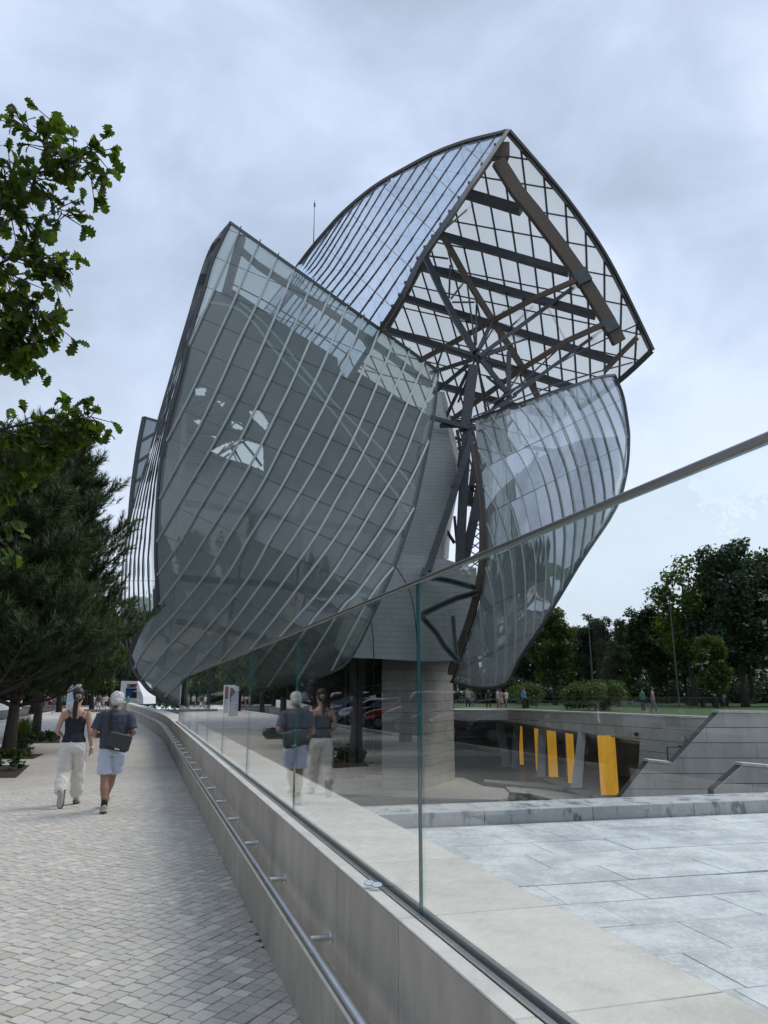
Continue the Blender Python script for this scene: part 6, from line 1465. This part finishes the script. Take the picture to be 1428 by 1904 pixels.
for an_, to_ in (((-.045, -.10, .115), (-.07, .12, .035)), ((-.055, .42, .15), (-.04, .60, .21))):
    mb = MB(); shoe(mb, an_, to_, s=1.12); sh_ = mb.build('shoe', sho, man, smooth=True); mb = MB(); sole(mb, an_, to_, s=1.15); mb.build('shoe_sole', mat('white_sole', (0.5, 0.49, 0.46), 0.7), sh_)
    a = Vector(an_); mb = MB(); ring_loft(mb, [(a + Vector((0, 0, -.01)), .048, .05), (a + Vector((0, .003, .06)), .043, .047), (a + Vector((0, .006, .085)), .042, .046)], 14); mb.build('sock', M['black'], man, smooth=True)
bagm = mat('black_bag_fabric', (0.028, 0.032, 0.030), 0.75, var=0.2, scale=6, bump=0.002, bscale=30)
bag = empty('shoulder_bag', mp_ + Matrix.Rotation(-HDG, 3, 'Z') @ Vector((0.085, -.205, 1.0)), -HDG, 'black messenger bag with a grey flap hanging across the white haired man\'s back', 'bag'); bag.rotation_euler = (R(6), R(12), -HDG)
mb = MB(); mb.box((-.16, -.055, -.13), (.16, .06, .10)); me = mb.mesh('bag_body', bevel=0.03); link('bag_body', me, bagm, bag)
mb = MB(); P = [(-.165, -.066, -.075), (.168, -.066, -.10), (.172, -.060, .105), (-.150, -.060, .118)]; mb.prism([Vector(p) for p in P], (0, .012, 0)); mb.box((-.15, -.06, .095), (.168, .062, .112)); mb.build('bag_flap', mat('grey_bag_flap', (0.055, 0.062, 0.058), 0.8, bump=0.001, bscale=60), bag, bevel=0.004)
mb = MB(); mb.box((-.03, -.072, -.105), (.04, -.06, -.085)); mb.build('buckle', M['steel'], bag)
mb = MB(); Q = [(-.13, .01, .06), (-.165, .035, .14), (-.20, .055, .26), (-.215, .07, .36), (-.20, .13, .435), (-.16, .22, .45)]; mb.path(catmull(Q, 4), 0.042, 0.006, up=Vector((0, 1, 0))); mb.path(catmull([(.13, .03, .08), (.17, .10, .14), (.17, .22, .2)], 4), 0.04, 0.006, up=Vector((0, 1, 0))); mb.build('bag_strap', M['black'], bag)

# --- distant people: a few poses, clothes in their own colours
def figure_meshes(seed, stride, skirt=False, armp=0):
    mb = MB(); k = stride
    ring_loft(mb, [((0, 0, 1.5), .05, .05), ((0, 0, 1.40), .12, .07), ((0, 0, 1.33), .17, .09), ((0, 0, 1.05), .13, .09), ((0, 0, .85), .15, .1)], 10); mb.sphere((0, .01, 1.60), (.075, .09, .11), 10, 8); mb.tube([(0, .09, 1.60), (0, .115, 1.58)], 0.012, 5)
    for s_ in (-1, 1):
        e_ = (.24 * s_, -.03, 1.08); w_ = (.20 * s_, .2, 1.05) if armp == s_ or armp == 2 else (.25 * s_, .06, .83); mb.tube([(.17 * s_, 0, 1.36), e_, w_, (w_[0], w_[1] + .03, w_[2] - .09)], [.045, .036, .026, .02], 8)
        mb.tube([(.08 * s_, 0, .86), (.085 * s_, .08 * k * s_ + .04, .48), (.08 * s_, .2 * k * s_, .08)], [.08, .055, .035], 8); mb.tube([(.08 * s_, .2 * k * s_ - .04, .05), (.085 * s_, .2 * k * s_ + .16, .035)], [.04, .035], 8)
    body = fuse(mb, 'body', 0.022, 2)
    mb = MB(); ring_loft(mb, [((0, 0, 1.44), .08, .07), ((0, 0, 1.37), .185, .1), ((0, 0, 1.2), .17, .11), ((0, 0, 1.0), .165, .12), ((0, 0, .9), .18, .13)], 12)
    for s_ in (-1, 1): mb.tube([(.15 * s_, 0, 1.36), (.20 * s_, -.01, 1.30), (.225 * s_, -.02, 1.2)], [.07, .065, .06], 8)
    topm = fuse(mb, 'top', 0.022, 2)
    mb = MB(); ring_loft(mb, [((0, 0, .95), .165, .12), ((0, 0, .85), .175, .13), ((0, 0, .78), .17, .12)], 12)
    if skirt: ring_loft(mb, [((0, 0, .9), .17, .13), ((0, .01, .66), .21, .18), ((0, .02, .5), .25, .22)], 12)
    else:
        for s_ in (-1, 1): kn = Vector((.085 * s_, .08 * k * s_ + .04, .48)); mb.tube([(.085 * s_, 0, .86), kn, kn.lerp(Vector((.08 * s_, .2 * k * s_, .08)), .85)], [.1, .075, .06], 8)
    low_ = fuse(mb, 'trousers' if not skirt else 'skirt', 0.022, 2)
    mb = MB(); ring_loft(mb, [((0, 0, .95), .165, .12), ((0, 0, .85), .175, .13), ((0, 0, .78), .17, .12)], 12)
    for s_ in (-1, 1): kn = Vector((.085 * s_, .08 * k * s_ + .04, .50)); mb.tube([(.085 * s_, 0, .86), kn], [.1, .085], 8)
    sh_ = fuse(mb, 'shorts', 0.022, 2)
    mb = MB(); mb.sphere((0, -.015, 1.635), (.085, .095, .095), 10, 8); hair = mb.mesh('hair', True)
    mb = MB(); mb.sphere((0, -.02, 1.63), (.09, .1, .1), 10, 8); mb.tube([(0, -.07, 1.6), (0, -.09, 1.4)], [.06, .05], 8); lhair = mb.mesh('hair', True)
    return dict(body=body, top=topm, low=low_, shorts=sh_, hair=hair, lhair=lhair)
FIG = [figure_meshes(1, 1.0), figure_meshes(2, -0.9, armp=1), figure_meshes(3, 0.15, armp=2), figure_meshes(4, 0.8, skirt=True, armp=-1)]
def withmat(me, m, parent, name):
    o = bpy.data.objects.new(name, me); COL.objects.link(o); o.parent = parent
    if not me.materials: me.materials.append(m)
    o.material_slots[0].link = 'OBJECT'; o.material_slots[0].material = m; return o
CF = {n: fabric(n, c) for n, c in dict(white=(.70, .70, .70), teal=(.10, .36, .36), green=(.06, .30, .20), brown=(.16, .10, .06), navy=(.02, .03, .07), pink=(.55, .30, .28), grey=(.25, .26, .28), denim=(.16, .22, .34), red=(.45, .05, .05), beige=(.45, .38, .28), charcoal=(.03, .03, .035), skyb=(.10, .30, .62)).items()}
HM = [mat('hair_dark', (.02, .015, .012), .6), mat('hair_brown', (.08, .045, .025), .6), mat('hair_fair', (.28, .20, .10), .6)]
def person(px, py, topc, lowc, pose, rz, label, h=1.7, longhair=False, shorts=False, z=0.0, group='visitors on the forecourt', hc=0):
    p = onz(px, py, z) if z == 0.0 else at(px, py, z); root = empty('person', p, rz, label, 'person', group); s_ = h / 1.71; root.scale = (s_, s_, s_); f = FIG[pose]
    withmat(f['body'], skinp if hc != 1 else skin, root, 'body'); withmat(f['top'], CF[topc], root, 'top'); withmat(f['shorts'] if shorts else f['low'], CF[lowc], root, 'shorts' if shorts else ('skirt' if pose == 3 else 'trousers')); withmat(f['lhair'] if longhair else f['hair'], HM[hc], root, 'hair')
    return root
A = -HDG
person(236, 1325.5, 'teal', 'navy', 0, A, 'person in a teal top and dark trousers by the parapet, beyond the white haired man', 1.70, hc=0)
person(172, 1319, 'white', 'grey', 2, A + 3.1, 'person in white shirt and grey trousers to the right of the dark ponytail', 1.68, hc=0)
person(173, 1321, 'brown', 'white', 3, A + 2.9, 'long haired person in brown top and white skirt walking towards the viewer', 1.66, True, hc=1).location.x += 0.55
person(185, 1320, 'green', 'charcoal', 0, A + 0.3, 'person in green top and black shorts left of the white haired man', 1.70, shorts=True, hc=0)
person(196, 1319, 'white', 'charcoal', 1, A + 2.7, 'person in white top and black shorts partly hidden by the white head of hair', 1.75, shorts=True, hc=1)
person(191.5, 1317, 'pink', 'pink', 3, A + 1.2, 'person in a salmon dress among the walkers right of the poster', 1.62, True, hc=1)
person(118, 1320.5, 'green', 'charcoal', 0, A + 0.1, 'person in green shirt and black shorts under the poster board', 1.76, shorts=True, hc=0)
person(81, 1321, 'beige', 'brown', 3, A - 1.4, 'person in a straw hat and light dress next to the straight tree trunk', 1.66, hc=2)
person(87, 1318, 'pink', 'beige', 1, A + 2.0, 'person in pink shirt in the group beside the straight tree trunk', 1.70, hc=1)
person(93, 1318, 'white', 'red', 0, A - 0.8, 'person in white shirt and rust trousers in the group under the road sign', 1.72, True, hc=1)
person(101, 1317, 'grey', 'grey', 2, A + 1.0, 'person dressed all in grey waiting in the queue right of the road sign', 1.70, hc=0)
person(106.5, 1317, 'charcoal', 'charcoal', 1, A + 2.4, 'person dressed in black waiting in the queue beside the green shirt', 1.74, hc=0)
person(112, 1317, 'navy', 'denim', 0, A - 2.0, 'person in navy top and jeans just left of the green shirted person', 1.68, hc=1)
person(177.5, 1318, 'navy', 'denim', 1, A + 0.8, 'person in dark blue half hidden behind the white shirt', 1.7, hc=0)
person(205, 1318, 'beige', 'grey', 2, A + 2.2, 'person in beige directly behind the white haired man\'s head', 1.7, hc=2)
for x, y, Y, t, l_, ps, lb in ((1262, 0, 56, 'green', 'charcoal', 2, 'person in dark green standing on the lawn left of the pair on the right'), (1213 - 0, 0, 52, 'pink', 'denim', 0, 'person in pale pink shirt with straps and light jeans walking on the lawn'), (981 - 7, 0, 63, 'skyb', 'charcoal', 0, 'person in bright blue shirt by the small round bush'),
                                    (908, 0, 66, 'navy', 'charcoal', 1, 'person in navy at the bridge railing'), (925, 0, 67, 'white', 'pink', 2, 'person in white top in the middle of the bridge group'), (931, 0, 68, 'pink', 'beige', 3, 'person in pink dress on the bridge'), (941, 0, 67, 'white', 'grey', 0, 'person in white shirt, rightmost of the bridge group'),
                                    (870, 0, 66, 'beige', 'charcoal', 0, 'person near the stone pier end of the bridge'), (877, 0, 67, 'charcoal', 'denim', 1, 'person in black near the pier end of the bridge'), (1052, 0, 70, 'green', 'charcoal', 1, 'left person of the pair left of the wide bush'), (1058, 0, 70, 'beige', 'navy', 2, 'right person of the pair left of the wide bush'),
                                    (1077, 0, 71, 'charcoal', 'charcoal', 1, 'person in black directly left of the wide bush'), (1346, 0, 78, 'grey', 'navy', 2, 'person in grey on the bright far lawn under the tallest tree')):
    if x == 1262: x = 1194
    p = at(x, 1292, Y); q_ = person(x, 1300, t, l_, ps, random.uniform(-3, 3), lb, random.uniform(1.62, 1.8), z=Y, group='visitors on the lawn and bridge', hc=random.choice((0, 1))); q_.location = (p.x, p.y, 0.42 if Y < 60 or x > 1000 else 0.46)

# ------------------------------------------------------------------ cars
tyre = M['black']; rimm = mat('alloy_rim', (0.45, 0.46, 0.47), 0.35, 0.9); cglass = mat('car_glass', (0.015, 0.018, 0.02), 0.04, spec=0.9); lampm = mat('headlamp', (0.75, 0.76, 0.78), 0.1); redl = mat('tail_lamp', (0.4, 0.02, 0.015), 0.15)
def wheel_mesh():
    mb = MB(); mb.tube([(-0.10, 0, 0), (-0.085, 0, 0), (0.085, 0, 0), (0.10, 0, 0)], [0.29, 0.32, 0.32, 0.29], 20); me1 = mb.mesh('tyre', False); mb = MB(); mb.tube([(0.085, 0, 0), (0.104, 0, 0)], [0.21, 0.19], 16)
    for k in range(5): a = k * 1.2566; mb.beam((0.108, 0, 0), (0.108, 0.18 * math.cos(a), 0.18 * math.sin(a)), 0.012, 0.045, Vector((1, 0, 0)))
    return me1, mb.mesh('rim')
WM = wheel_mesh(); WM[0].materials.append(tyre); WM[1].materials.append(rimm)
def car_meshes(kind):
    """Body swept across its width; x = width, y = length (front +y)."""
    if kind == 'estate': prof = [(-2.2, .42), (-2.25, .75), (-2.18, 1.02), (-2.02, 1.12), (-1.85, 1.47), (-1.2, 1.52), (-.2, 1.52), (.35, 1.44), (1.15, 1.02), (1.75, .93), (2.1, .80), (2.2, .62), (2.18, .38)]
    elif kind == 'van': prof = [(-2.2, .40), (-2.24, .8), (-2.2, 1.1), (-2.1, 1.75), (-1.9, 1.84), (0, 1.86), (.75, 1.80), (1.35, 1.18), (1.85, 1.02), (2.15, .85), (2.22, .6), (2.2, .38)]
    else: prof = [(-1.9, .42), (-1.96, .78), (-1.9, 1.02), (-1.72, 1.30), (-1.4, 1.46), (-.3, 1.49), (.25, 1.42), (1.0, 1.02), (1.55, .92), (1.88, .76), (1.96, .55), (1.92, .38)]
    belt = 0.98 if kind != 'van' else 1.05; hw = 0.87; mb = MB(); st = [-1, -.985, -.93, -.6, 0, .6, .93, .985, 1]; vs = []; n = len(prof)
    def wx(y, z, u): # narrowing of the cabin
        return u * hw * (1 - 0.20 * max(0, z - belt) / 0.5) * (1 - 0.05 * max(0, abs(y) - 1.4))
    for u in st:
        sh = 0.0 if abs(u) < .9 else (0.015 if abs(u) < .95 else (0.05 if abs(u) < .99 else 0.09))
        for y, z in prof: k = 1 - sh * 0.25; vs.append((wx(y, z, u), y * k, z - (sh if z > 0.6 else 0)))
    fs = []
    for i in range(len(st) - 1):
        for j in range(n - 1): a = i * n + j; fs.append((a, a + 1, a + n + 1, a + n))
        fs.append((i * n + n - 1, i * n, (i + 1) * n, (i + 1) * n + n - 1))
    fs.append(tuple(range(n))); fs.append(tuple((len(st) - 1) * n + k for k in reversed(range(n)))); mb.add(vs, fs)
    fw, rw_ = (prof[-2][0] - 0.72, prof[0][0] + 0.72)
    body = mb.mesh('body', False, bevel=0.0); body.polygons.foreach_set('use_smooth', [True] * len(body.polygons))
    g_ = MB(); cab = [p for p in prof if p[1] > belt + 0.03]; y0, y1 = cab[0][0], cab[-1][0]; zt = max(p[1] for p in prof)
    for s_ in (-1, 1):
        xs = lambda y, z: s_ * (abs(wx(y, z, 1)) + 0.004)
        yb0, yb1 = (prof[2][0] + .22, 1.05 if kind != 'van' else 1.30); yt0, yt1 = (prof[4][0] + .22, .22 if kind != 'van' else .72)
        for (a0, a1, b0, b1) in ((0.03, .44, 0.03, .44), (.48, .97, .48, .97)):
            q = [(yb0 + (yb1 - yb0) * a0, belt + .02), (yb0 + (yb1 - yb0) * a1, belt + .02), (yt0 + (yt1 - yt0) * b1, zt - .12), (yt0 + (yt1 - yt0) * b0, zt - .12)]; g_.prism([Vector((xs(y, z), y, z)) for y, z in q], (0.01 * s_, 0, 0))
    side = g_.mesh('side_window')
    def slab(i0, i1, t0, t1, w):
        a, b = prof[i0], prof[i1]; P = lambda t, s_: Vector((s_ * abs(wx(0, a[1] + (b[1] - a[1]) * t, w)), a[0] + (b[0] - a[0]) * t, a[1] + (b[1] - a[1]) * t)); d = Vector((0, b[1] - a[1], -(b[0] - a[0]))); d = d.normalized() * (0.012 if True else 0); m2 = MB(); sgn = 1
        n_ = Vector((0, (b[1] - a[1]), -(b[0] - a[0]))).normalized()
        if n_.z < 0: n_ = -n_
        m2.prism([P(t0, -1), P(t0, 1), P(t1, 1), P(t1, -1)], n_ * 0.015); return m2
    wi_ = [i for i in range(n - 1) if prof[i][0] > 0 and prof[i][1] > 1.3 and prof[i + 1][1] < 1.3][0]
    ws = slab(wi_, wi_ + 1, .08, .95, .86).mesh('windscreen')
    ri = [i for i in range(n - 1) if prof[i][0] < 0 and prof[i][1] < 1.3 and prof[i + 1][1] > 1.25][0]; rs = slab(ri, ri + 1, .15, .9, .82)
    rwn = rs.mesh('rear_window'); m3 = MB()
    yf = prof[-2][0]; 
    return dict(body=body, side=side, wind=ws, rear=rwn, yf=yf, yr=prof[1][0], fw=fw, rw=rw_)
CM = {k: car_meshes(k) for k in ('hatch', 'estate', 'van')}
def shared(name, mb):
    return mb.mesh(name)
PART = {}
for k, c in CM.items():
    for s_ in (-1, 1):
        mb = MB(); mb.prism([Vector((s_ * .50, c['yf'] - .02, .62)), Vector((s_ * .82, c['yf'] - .16, .64)), Vector((s_ * .82, c['yf'] - .20, .78)), Vector((s_ * .55, c['yf'] - .05, .74))], (0, 0.035, 0)); PART[k, 'headlight', s_] = shared('headlight', mb)
        mb = MB(); mb.box((min(s_ * .62, s_ * .84), c['yr'] - .03, .78), (max(s_ * .62, s_ * .84), c['yr'] + .1, .96)); PART[k, 'tail', s_] = shared('tail_light', mb)
        mb = MB(); mb.sphere((s_ * .97, .72, 1.02), (.1, .06, .07), 8, 6); PART[k, 'mirror', s_] = mb.mesh('wing_mirror', True)
    mb = MB(); mb.box((-.62, c['yf'] - .03, .42), (.62, c['yf'] + .02, .56)); PART[k, 'grille'] = shared('grille', mb)
    mb = MB(); mb.box((-.26, c['yf'] + .02, .45), (.26, c['yf'] + .035, .55)); PART[k, 'plate'] = shared('number_plate', mb)
PAINTS = {n: mat('paint_' + n, c, 0.25, 0.0 if n in ('white', 'black', 'red') else 0.4, coat=0.8) for n, c in dict(silver=(.48, .49, .50), black=(.02, .02, .022), red=(.38, .03, .025), white=(.72, .72, .71), grey=(.13, .135, .14), blue=(.04, .07, .15)).items()}
def car(kind, paint, p, rz, label, group='cars parked along the path'):
    c = CM[kind]; root = empty('parked_car', p, rz, label, 'car', group)
    withmat(c['body'], PAINTS[paint], root, 'body')
    for nm_, k in (('side_window', 'side'), ('windscreen', 'wind'), ('rear_window', 'rear')): withmat(c[k], cglass, root, nm_)
    for s_ in (-1, 1):
        withmat(PART[kind, 'headlight', s_], lampm, root, 'headlight'); withmat(PART[kind, 'tail', s_], redl, root, 'tail_light'); withmat(PART[kind, 'mirror', s_], PAINTS[paint], root, 'wing_mirror')
        for y in (c['fw'], c['rw']):
            w = link('wheel', WM[0], None, root, (s_ * .80, y, .32)); w.rotation_euler = (0, 0, 0 if s_ > 0 else math.pi); link('rim', WM[1], None, w)
    withmat(PART[kind, 'grille'], tyre, root, 'grille'); withmat(PART[kind, 'plate'], M['white'], root, 'number_plate')
    return root
NOSE = -HDG - R(90)
cars = [('estate', 'silver', 16.2, -11.0, A + 0.12, 'silver estate car, nearest of the cars parked beside the path'), ('hatch', 'black', 21.6, -11.8, NOSE + .3, 'black hatchback next to the silver estate'), ('estate', 'grey', 24.7, -11.8, NOSE + .3, 'dark grey estate between two black hatchbacks in the mirrored row'),
        ('hatch', 'black', 27.8, -11.8, NOSE + .3, 'black hatchback right of the silver people carrier in the mirrored row'), ('van', 'silver', 30.9, -11.8, NOSE + .3, 'silver people carrier next to the red car in the parked row'), ('estate', 'red', 34.0, -11.8, NOSE + .3, 'red estate car in the middle of the parked row'), ('estate', 'black', 37.1, -11.8, NOSE + .3, 'black estate on the far side of the red car'),
        ('hatch', 'silver', 40.2, -11.8, NOSE + .3, 'silver hatchback beyond the black estate'), ('hatch', 'blue', 43.3, -11.8, NOSE + .3, 'dark blue hatchback near the far end of the row'), ('van', 'white', 46.8, -11.8, NOSE + .3, 'white people carrier near the far end of the row'), ('estate', 'grey', 50.2, -11.8, NOSE + .3, 'grey estate at the far end of the row'),
        ('estate', 'silver', 8.4, -11.8, A, 'silver estate car parked level with the viewer'), ('hatch', 'white', 56, -12.0, A, 'white hatchback seen between the tree trunks at the left edge'), ('van', 'black', 62, -12.3, A, 'black people carrier seen beside the straight tree trunk'), ('hatch', 'silver', 3.0, -11.8, A, 'silver hatchback parked behind the viewer')]
for kind, pt, s_, o_, rz, lb in cars: car(kind, pt, L(s_, o_), rz, lb)
# two white buses far down the street
for i, (s_, o_, lb) in enumerate(((66, -14.5, 'white bus with a dark windscreen, left of two down the street'), (66, -17.8, 'white bus with a dark windscreen, right of two down the street'))):
    b_ = empty('bus', L(s_, o_), A + math.pi, lb, 'bus', 'buses down the street')
    mb = MB(); mb.box((-1.2, -5, .35), (1.2, 5, 3.0)); mb.build('body', PAINTS['white'], b_, bevel=0.12)
    mb = MB(); mb.box((-1.08, 4.98, 1.1), (1.08, 5.04, 2.5)); mb.build('windscreen', cglass, b_)
    mb = MB(); mb.box((-.8, 5.0, 2.62), (.8, 5.05, 2.88)); mb.build('destination_board', M['black'], b_)
    for k in (-1, 1):
        mb = MB(); mb.box((min(k * .75, k * 1.05), 5.0, .62), (max(k * .75, k * 1.05), 5.06, .82)); mb.build('headlight', mat('bus_red_lamp', (.6, .05, .03), .2), b_)
        mb = MB(); mb.box((min(k * 1.19, k * 1.22), -4.6, 1.3), (max(k * 1.19, k * 1.22), 4.6, 2.4)); mb.build('side_window', cglass, b_)
        for y in (-3, 3): mb = MB(); mb.tube([(k * 1.0, y, .45), (k * 1.22, y, .45)], .45, 16); mb.build('wheel', tyre, b_)

# ------------------------------------------------------------------ forecourt things
# advertising board with pictures
def board(px0, px1, yt, Y, label, cols, rz=0.0):
    a, b = at(px0, yt, Y), at(px1, yt, Y); w = b.x - a.x; h = a.z; root = empty('poster_board', (a.x, Y, 0), rz, label, 'poster', 'poster boards on the forecourt')
    mb = MB(); mb.box((0, 0, .05), (w, .16, h)); mb.build('frame', M['white'], root, bevel=0.02)
    mb = MB(); mb.box((w * .06, -.012, h * .50), (w * .94, 0, h * .94)); mb.build('picture', cols[0], root)
    mb = MB(); mb.box((w * .06, -.012, h * .08), (w * .94, 0, h * .48)); mb.build('text_field', cols[1], root); return root
def picmat(name, ramp, sc, dist=0.0):
    m = bpy.data.materials.new(name); m.use_nodes = True; nt = m.node_tree; b = nt.nodes['Principled BSDF']; t = nt.nodes.new('ShaderNodeTexCoord'); v = nt.nodes.new('ShaderNodeTexVoronoi'); v.inputs['Scale'].default_value = sc; nt.links.new(t.outputs['Object'], v.inputs[0])
    sp = nt.nodes.new('ShaderNodeSeparateColor'); nt.links.new(v.outputs['Color'], sp.inputs[0]); r = nt.nodes.new('ShaderNodeValToRGB'); r.color_ramp.interpolation = 'CONSTANT'; nt.links.new(sp.outputs[0], r.inputs['Fac']); e_ = r.color_ramp.elements
    e_[0].color = (*ramp[0], 1); e_[1].position = 0.25; e_[1].color = (*ramp[1], 1)
    for i, c in enumerate(ramp[2:]): q_ = e_.new(0.45 + 0.2 * i); q_.color = (*c, 1)
    nt.links.new(r.outputs[0], b.inputs['Base Color']); b.inputs['Roughness'].default_value = 0.4; return m
pic = picmat('poster_picture', [(.36, .12, .10), (.5, .6, .75), (.75, .74, .72), (.2, .18, .2)], 1.6); txt = picmat('poster_text', [(.62, .63, .66), (.55, .56, .6), (.72, .72, .72), (.66, .66, .68)], 3.0)
board(127, 151, 1272.5, 66, 'tall white poster board with a red and blue picture behind the ponytailed woman', (pic, txt))
pq = L(52.5, -3.3); bb2 = board(700, 720, 1275, 56, 'second white poster board with a picture, standing by the path', (pic, txt)); bb2.location = (pq.x - 4.2, pq.y + 4, 0)
# white ticket kiosk with a blue opening
Yk = 92.0
ka, kb_ = at(224, 1305, Yk), at(268, 1305, Yk); w = kb_.x - ka.x; kh = at(224, 1266, Yk).z; ki = empty('ticket_kiosk', (ka.x, Yk, 0), 0, 'white ticket kiosk with a dark blue opening and coloured lettering', 'kiosk')
def kp(x, y, d=0.0): q_ = at(x, y, Yk); return Vector((q_.x - ka.x, d, q_.z))
mb = MB(); mb.prism([kp(222, 1309), kp(266.5, 1309), kp(266, 1295), kp(255.5, 1266.5), kp(225.5, 1266)], (0, 5, 0)); mb.build('shell', M['white'], ki)
mb = MB(); mb.prism([kp(233.5, 1298, -.03), kp(254, 1298, -.03), kp(254.5, 1280, -.03), kp(234, 1280, -.03)], (0, .05, 0)); mb.build('opening', mat('kiosk_dark', (.008, .01, .015), .4), ki)
mb = MB(); mb.prism([kp(235, 1296.5, -.06), kp(246, 1296.5, -.06), kp(246.5, 1282.5, -.06), kp(235.5, 1282.5, -.06)], (0, .03, 0)); mb.build('blue_panel', mat('kiosk_blue', (.005, .055, .20), .4), ki)
mb = MB(); mb.prism([kp(251, 1286.2, -.6), kp(264, 1286.2, -.6), kp(264, 1284.4, -.6), kp(252, 1284.8, -.6)], (0, .55, 0)); mb.build('shelf', M['white'], ki)
mb = MB(); mb.prism([kp(232, 1303.5, -.5), kp(258, 1303.5, -.5), kp(258, 1299.5, -.5), kp(232, 1299.5, -.5)], (0, .45, 0)); mb.build('counter', M['coping'], ki)
for i, (ch_, col) in enumerate(zip('DEBUSET', ((.12, .22, .16), (.14, .30, .16), (.30, .06, .10), (.36, .08, .12), (.30, .08, .14), (.38, .16, .26), (.22, .12, .26)))):
    pass
wt_ = [((.12, .22, .16), 'DU'), ((.32, .06, .10), 'MON'), ((.30, .14, .26), 'T')]
xk = 235.5
for ci, (col, s_) in enumerate(wt_):
    for ch_ in s_:
        cu = bpy.data.curves.new('letter', 'FONT'); cu.body = ch_; cu.size = 0.62; cu.extrude = 0.02; cu.offset = 0.012; to = bpy.data.objects.new('letter_src', cu); COL.objects.link(to)
        dg = bpy.context.evaluated_depsgraph_get(); lm_ = bpy.data.meshes.new_from_object(to.evaluated_get(dg)); bpy.data.objects.remove(to); lo_ = link('letter', lm_, mat('letter_ink_%d' % ci, col, .5), ki); lo_.rotation_euler = (R(90), 0, 0); lo_.location = kp(xk, 1278.6, -.04); xk += 2.75
# round road sign
Ys = 68; sp_ = at(97, 1315, Ys); sg_ = empty('road_sign', (sp_.x, Ys, 0), 0, 'round blue road sign with a red rim on a grey post behind the visitors', 'road sign')
zc = at(97, 1289, Ys).z
mb = MB(); mb.tube([(0, 0.06, 0), (0, 0.06, zc + .2)], .035, 8); mb.build('post', M['midsteel'], sg_)
mb = MB(); mb.tube([(0, 0, zc), (0, .03, zc)], .26, 24); mb.build('disc', mat('sign_blue', (.01, .02, .12), .5), sg_)
mb = MB(); mb.tube([(.245 * math.cos(a), -.01, zc + .245 * math.sin(a)) for a in [6.283 * k / 28 for k in range(29)]], .028, 6, cap=False); mb.build('rim', mat('sign_red', (.20, .02, .03), .5), sg_)
mb = MB(); mb.beam((-.17, -.012, zc + .17), (.17, -.012, zc - .17), .012, .045, Vector((0, 1, 0))); mb.build('slash', mat('sign_red', (.20, .02, .03), .5), sg_)
mb = MB(); mb.box((-.17, -.01, zc - .52), (.17, .02, zc - .33)); mb.build('plate', M['white'], sg_)
# dark low wall with a long white barrier on it, and the street's bollards
a, b = L(49, -10.2), L(62, -9.4); lw = empty('forecourt_wall', a, 0, 'low dark wall beside the parked cars at the end of the planting beds', 'wall'); mb = MB(); mb.beam(Vector((0, 0, .32)), (b - a) + Vector((0, 0, .32)), .3, .64); mb.build('dark_block', M['darksteel'], lw)
wb_ = MB(); wb_.beam(Vector((0, 0, 0)), (b - a) * .8, .12, .62); o = wb_.build('white_barrier', M['white']); o.location = a + (b - a) * .05 + Vector((0, 0, .96)); tag(o, 'long white banner barrier standing on the low dark wall', 'barrier')
# slender street lamps
for i, (x, Y, yt, lb) in enumerate(((1104, 84, 1155, 'slender dark lamp post in front of the park trees, right of the lower glass sail'), (1262, 80, 1110, 'slender dark lamp post under the thin airy tree crown'), (209, 96, 1243, 'slender lamp post between the poster and the kiosk'))):
    p = at(x, 1300, Y); h = at(x, yt, Y).z; lp = empty('street_lamp', (p.x, p.y, 0.0), 0, lb, 'lamp post', 'slender lamp posts'); mb = MB(); mb.tube([(0, 0, 0), (0, 0, h * .4), (0, 0, h)], [.10, .08, .05], 8); mb.build('post', M['darksteel'], lp)
    mb = MB(); mb.box((-.22, -.22, h), (.22, .22, h + .12)); mb.build('lamp_head', M['darksteel'], lp)
# benches on the far lawn and the glass guard along the retaining wall
for i, (x, w_) in enumerate(((1296, 'leftmost'), (1318, 'second'), (1340, 'rightmost'))):
    p = at(x, 1311, 80); bn = empty('park_table', (p.x, p.y, .42), .2 * i, '%s of the dark picnic tables on the bright far lawn' % w_, 'table', 'picnic tables on the far lawn'); mb = MB(); mb.box((-.9, -.4, .68), (.9, .4, .75)); mb.build('table_top', M['barkd'], bn)
    for k in (-.7, .7): mb = MB(); mb.box((k - .06, -.35, 0), (k + .06, .35, .68)); mb.build('leg', M['barkd'], bn)
gd = empty('lawn_guard', (RA[0], RA[1], .5), 0, 'low glass guard standing on the retaining wall coping at the lawn edge', 'balustrade')
gv = Vector((RB[0] - RA[0], RB[1] - RA[1], 0)); gl_ = gv.length; gu = gv.normalized(); off_ = d_0 = Vector((gu.y * -1, gu.x, 0)); off_ = off_ if off_.x > 0 else -off_
for k in range(9):
    a = gu * (gl_ * k / 9 + .03) + off_ * 1.0; b = gu * (gl_ * (k + 1) / 9 - .03) + off_ * 1.0; mb = MB(); mb.prism([a, b, b + Vector((0, 0, 1.0)), a + Vector((0, 0, 1.0))], off_ * .015); mb.build('glass_pane', M['bal_glass'], gd)
mb = MB(); mb.path([off_ + Vector((0, 0, 1.03)), gv + off_ + Vector((0, 0, 1.03))], .025, .02); mb.build('top_rail', M['midsteel'], gd)
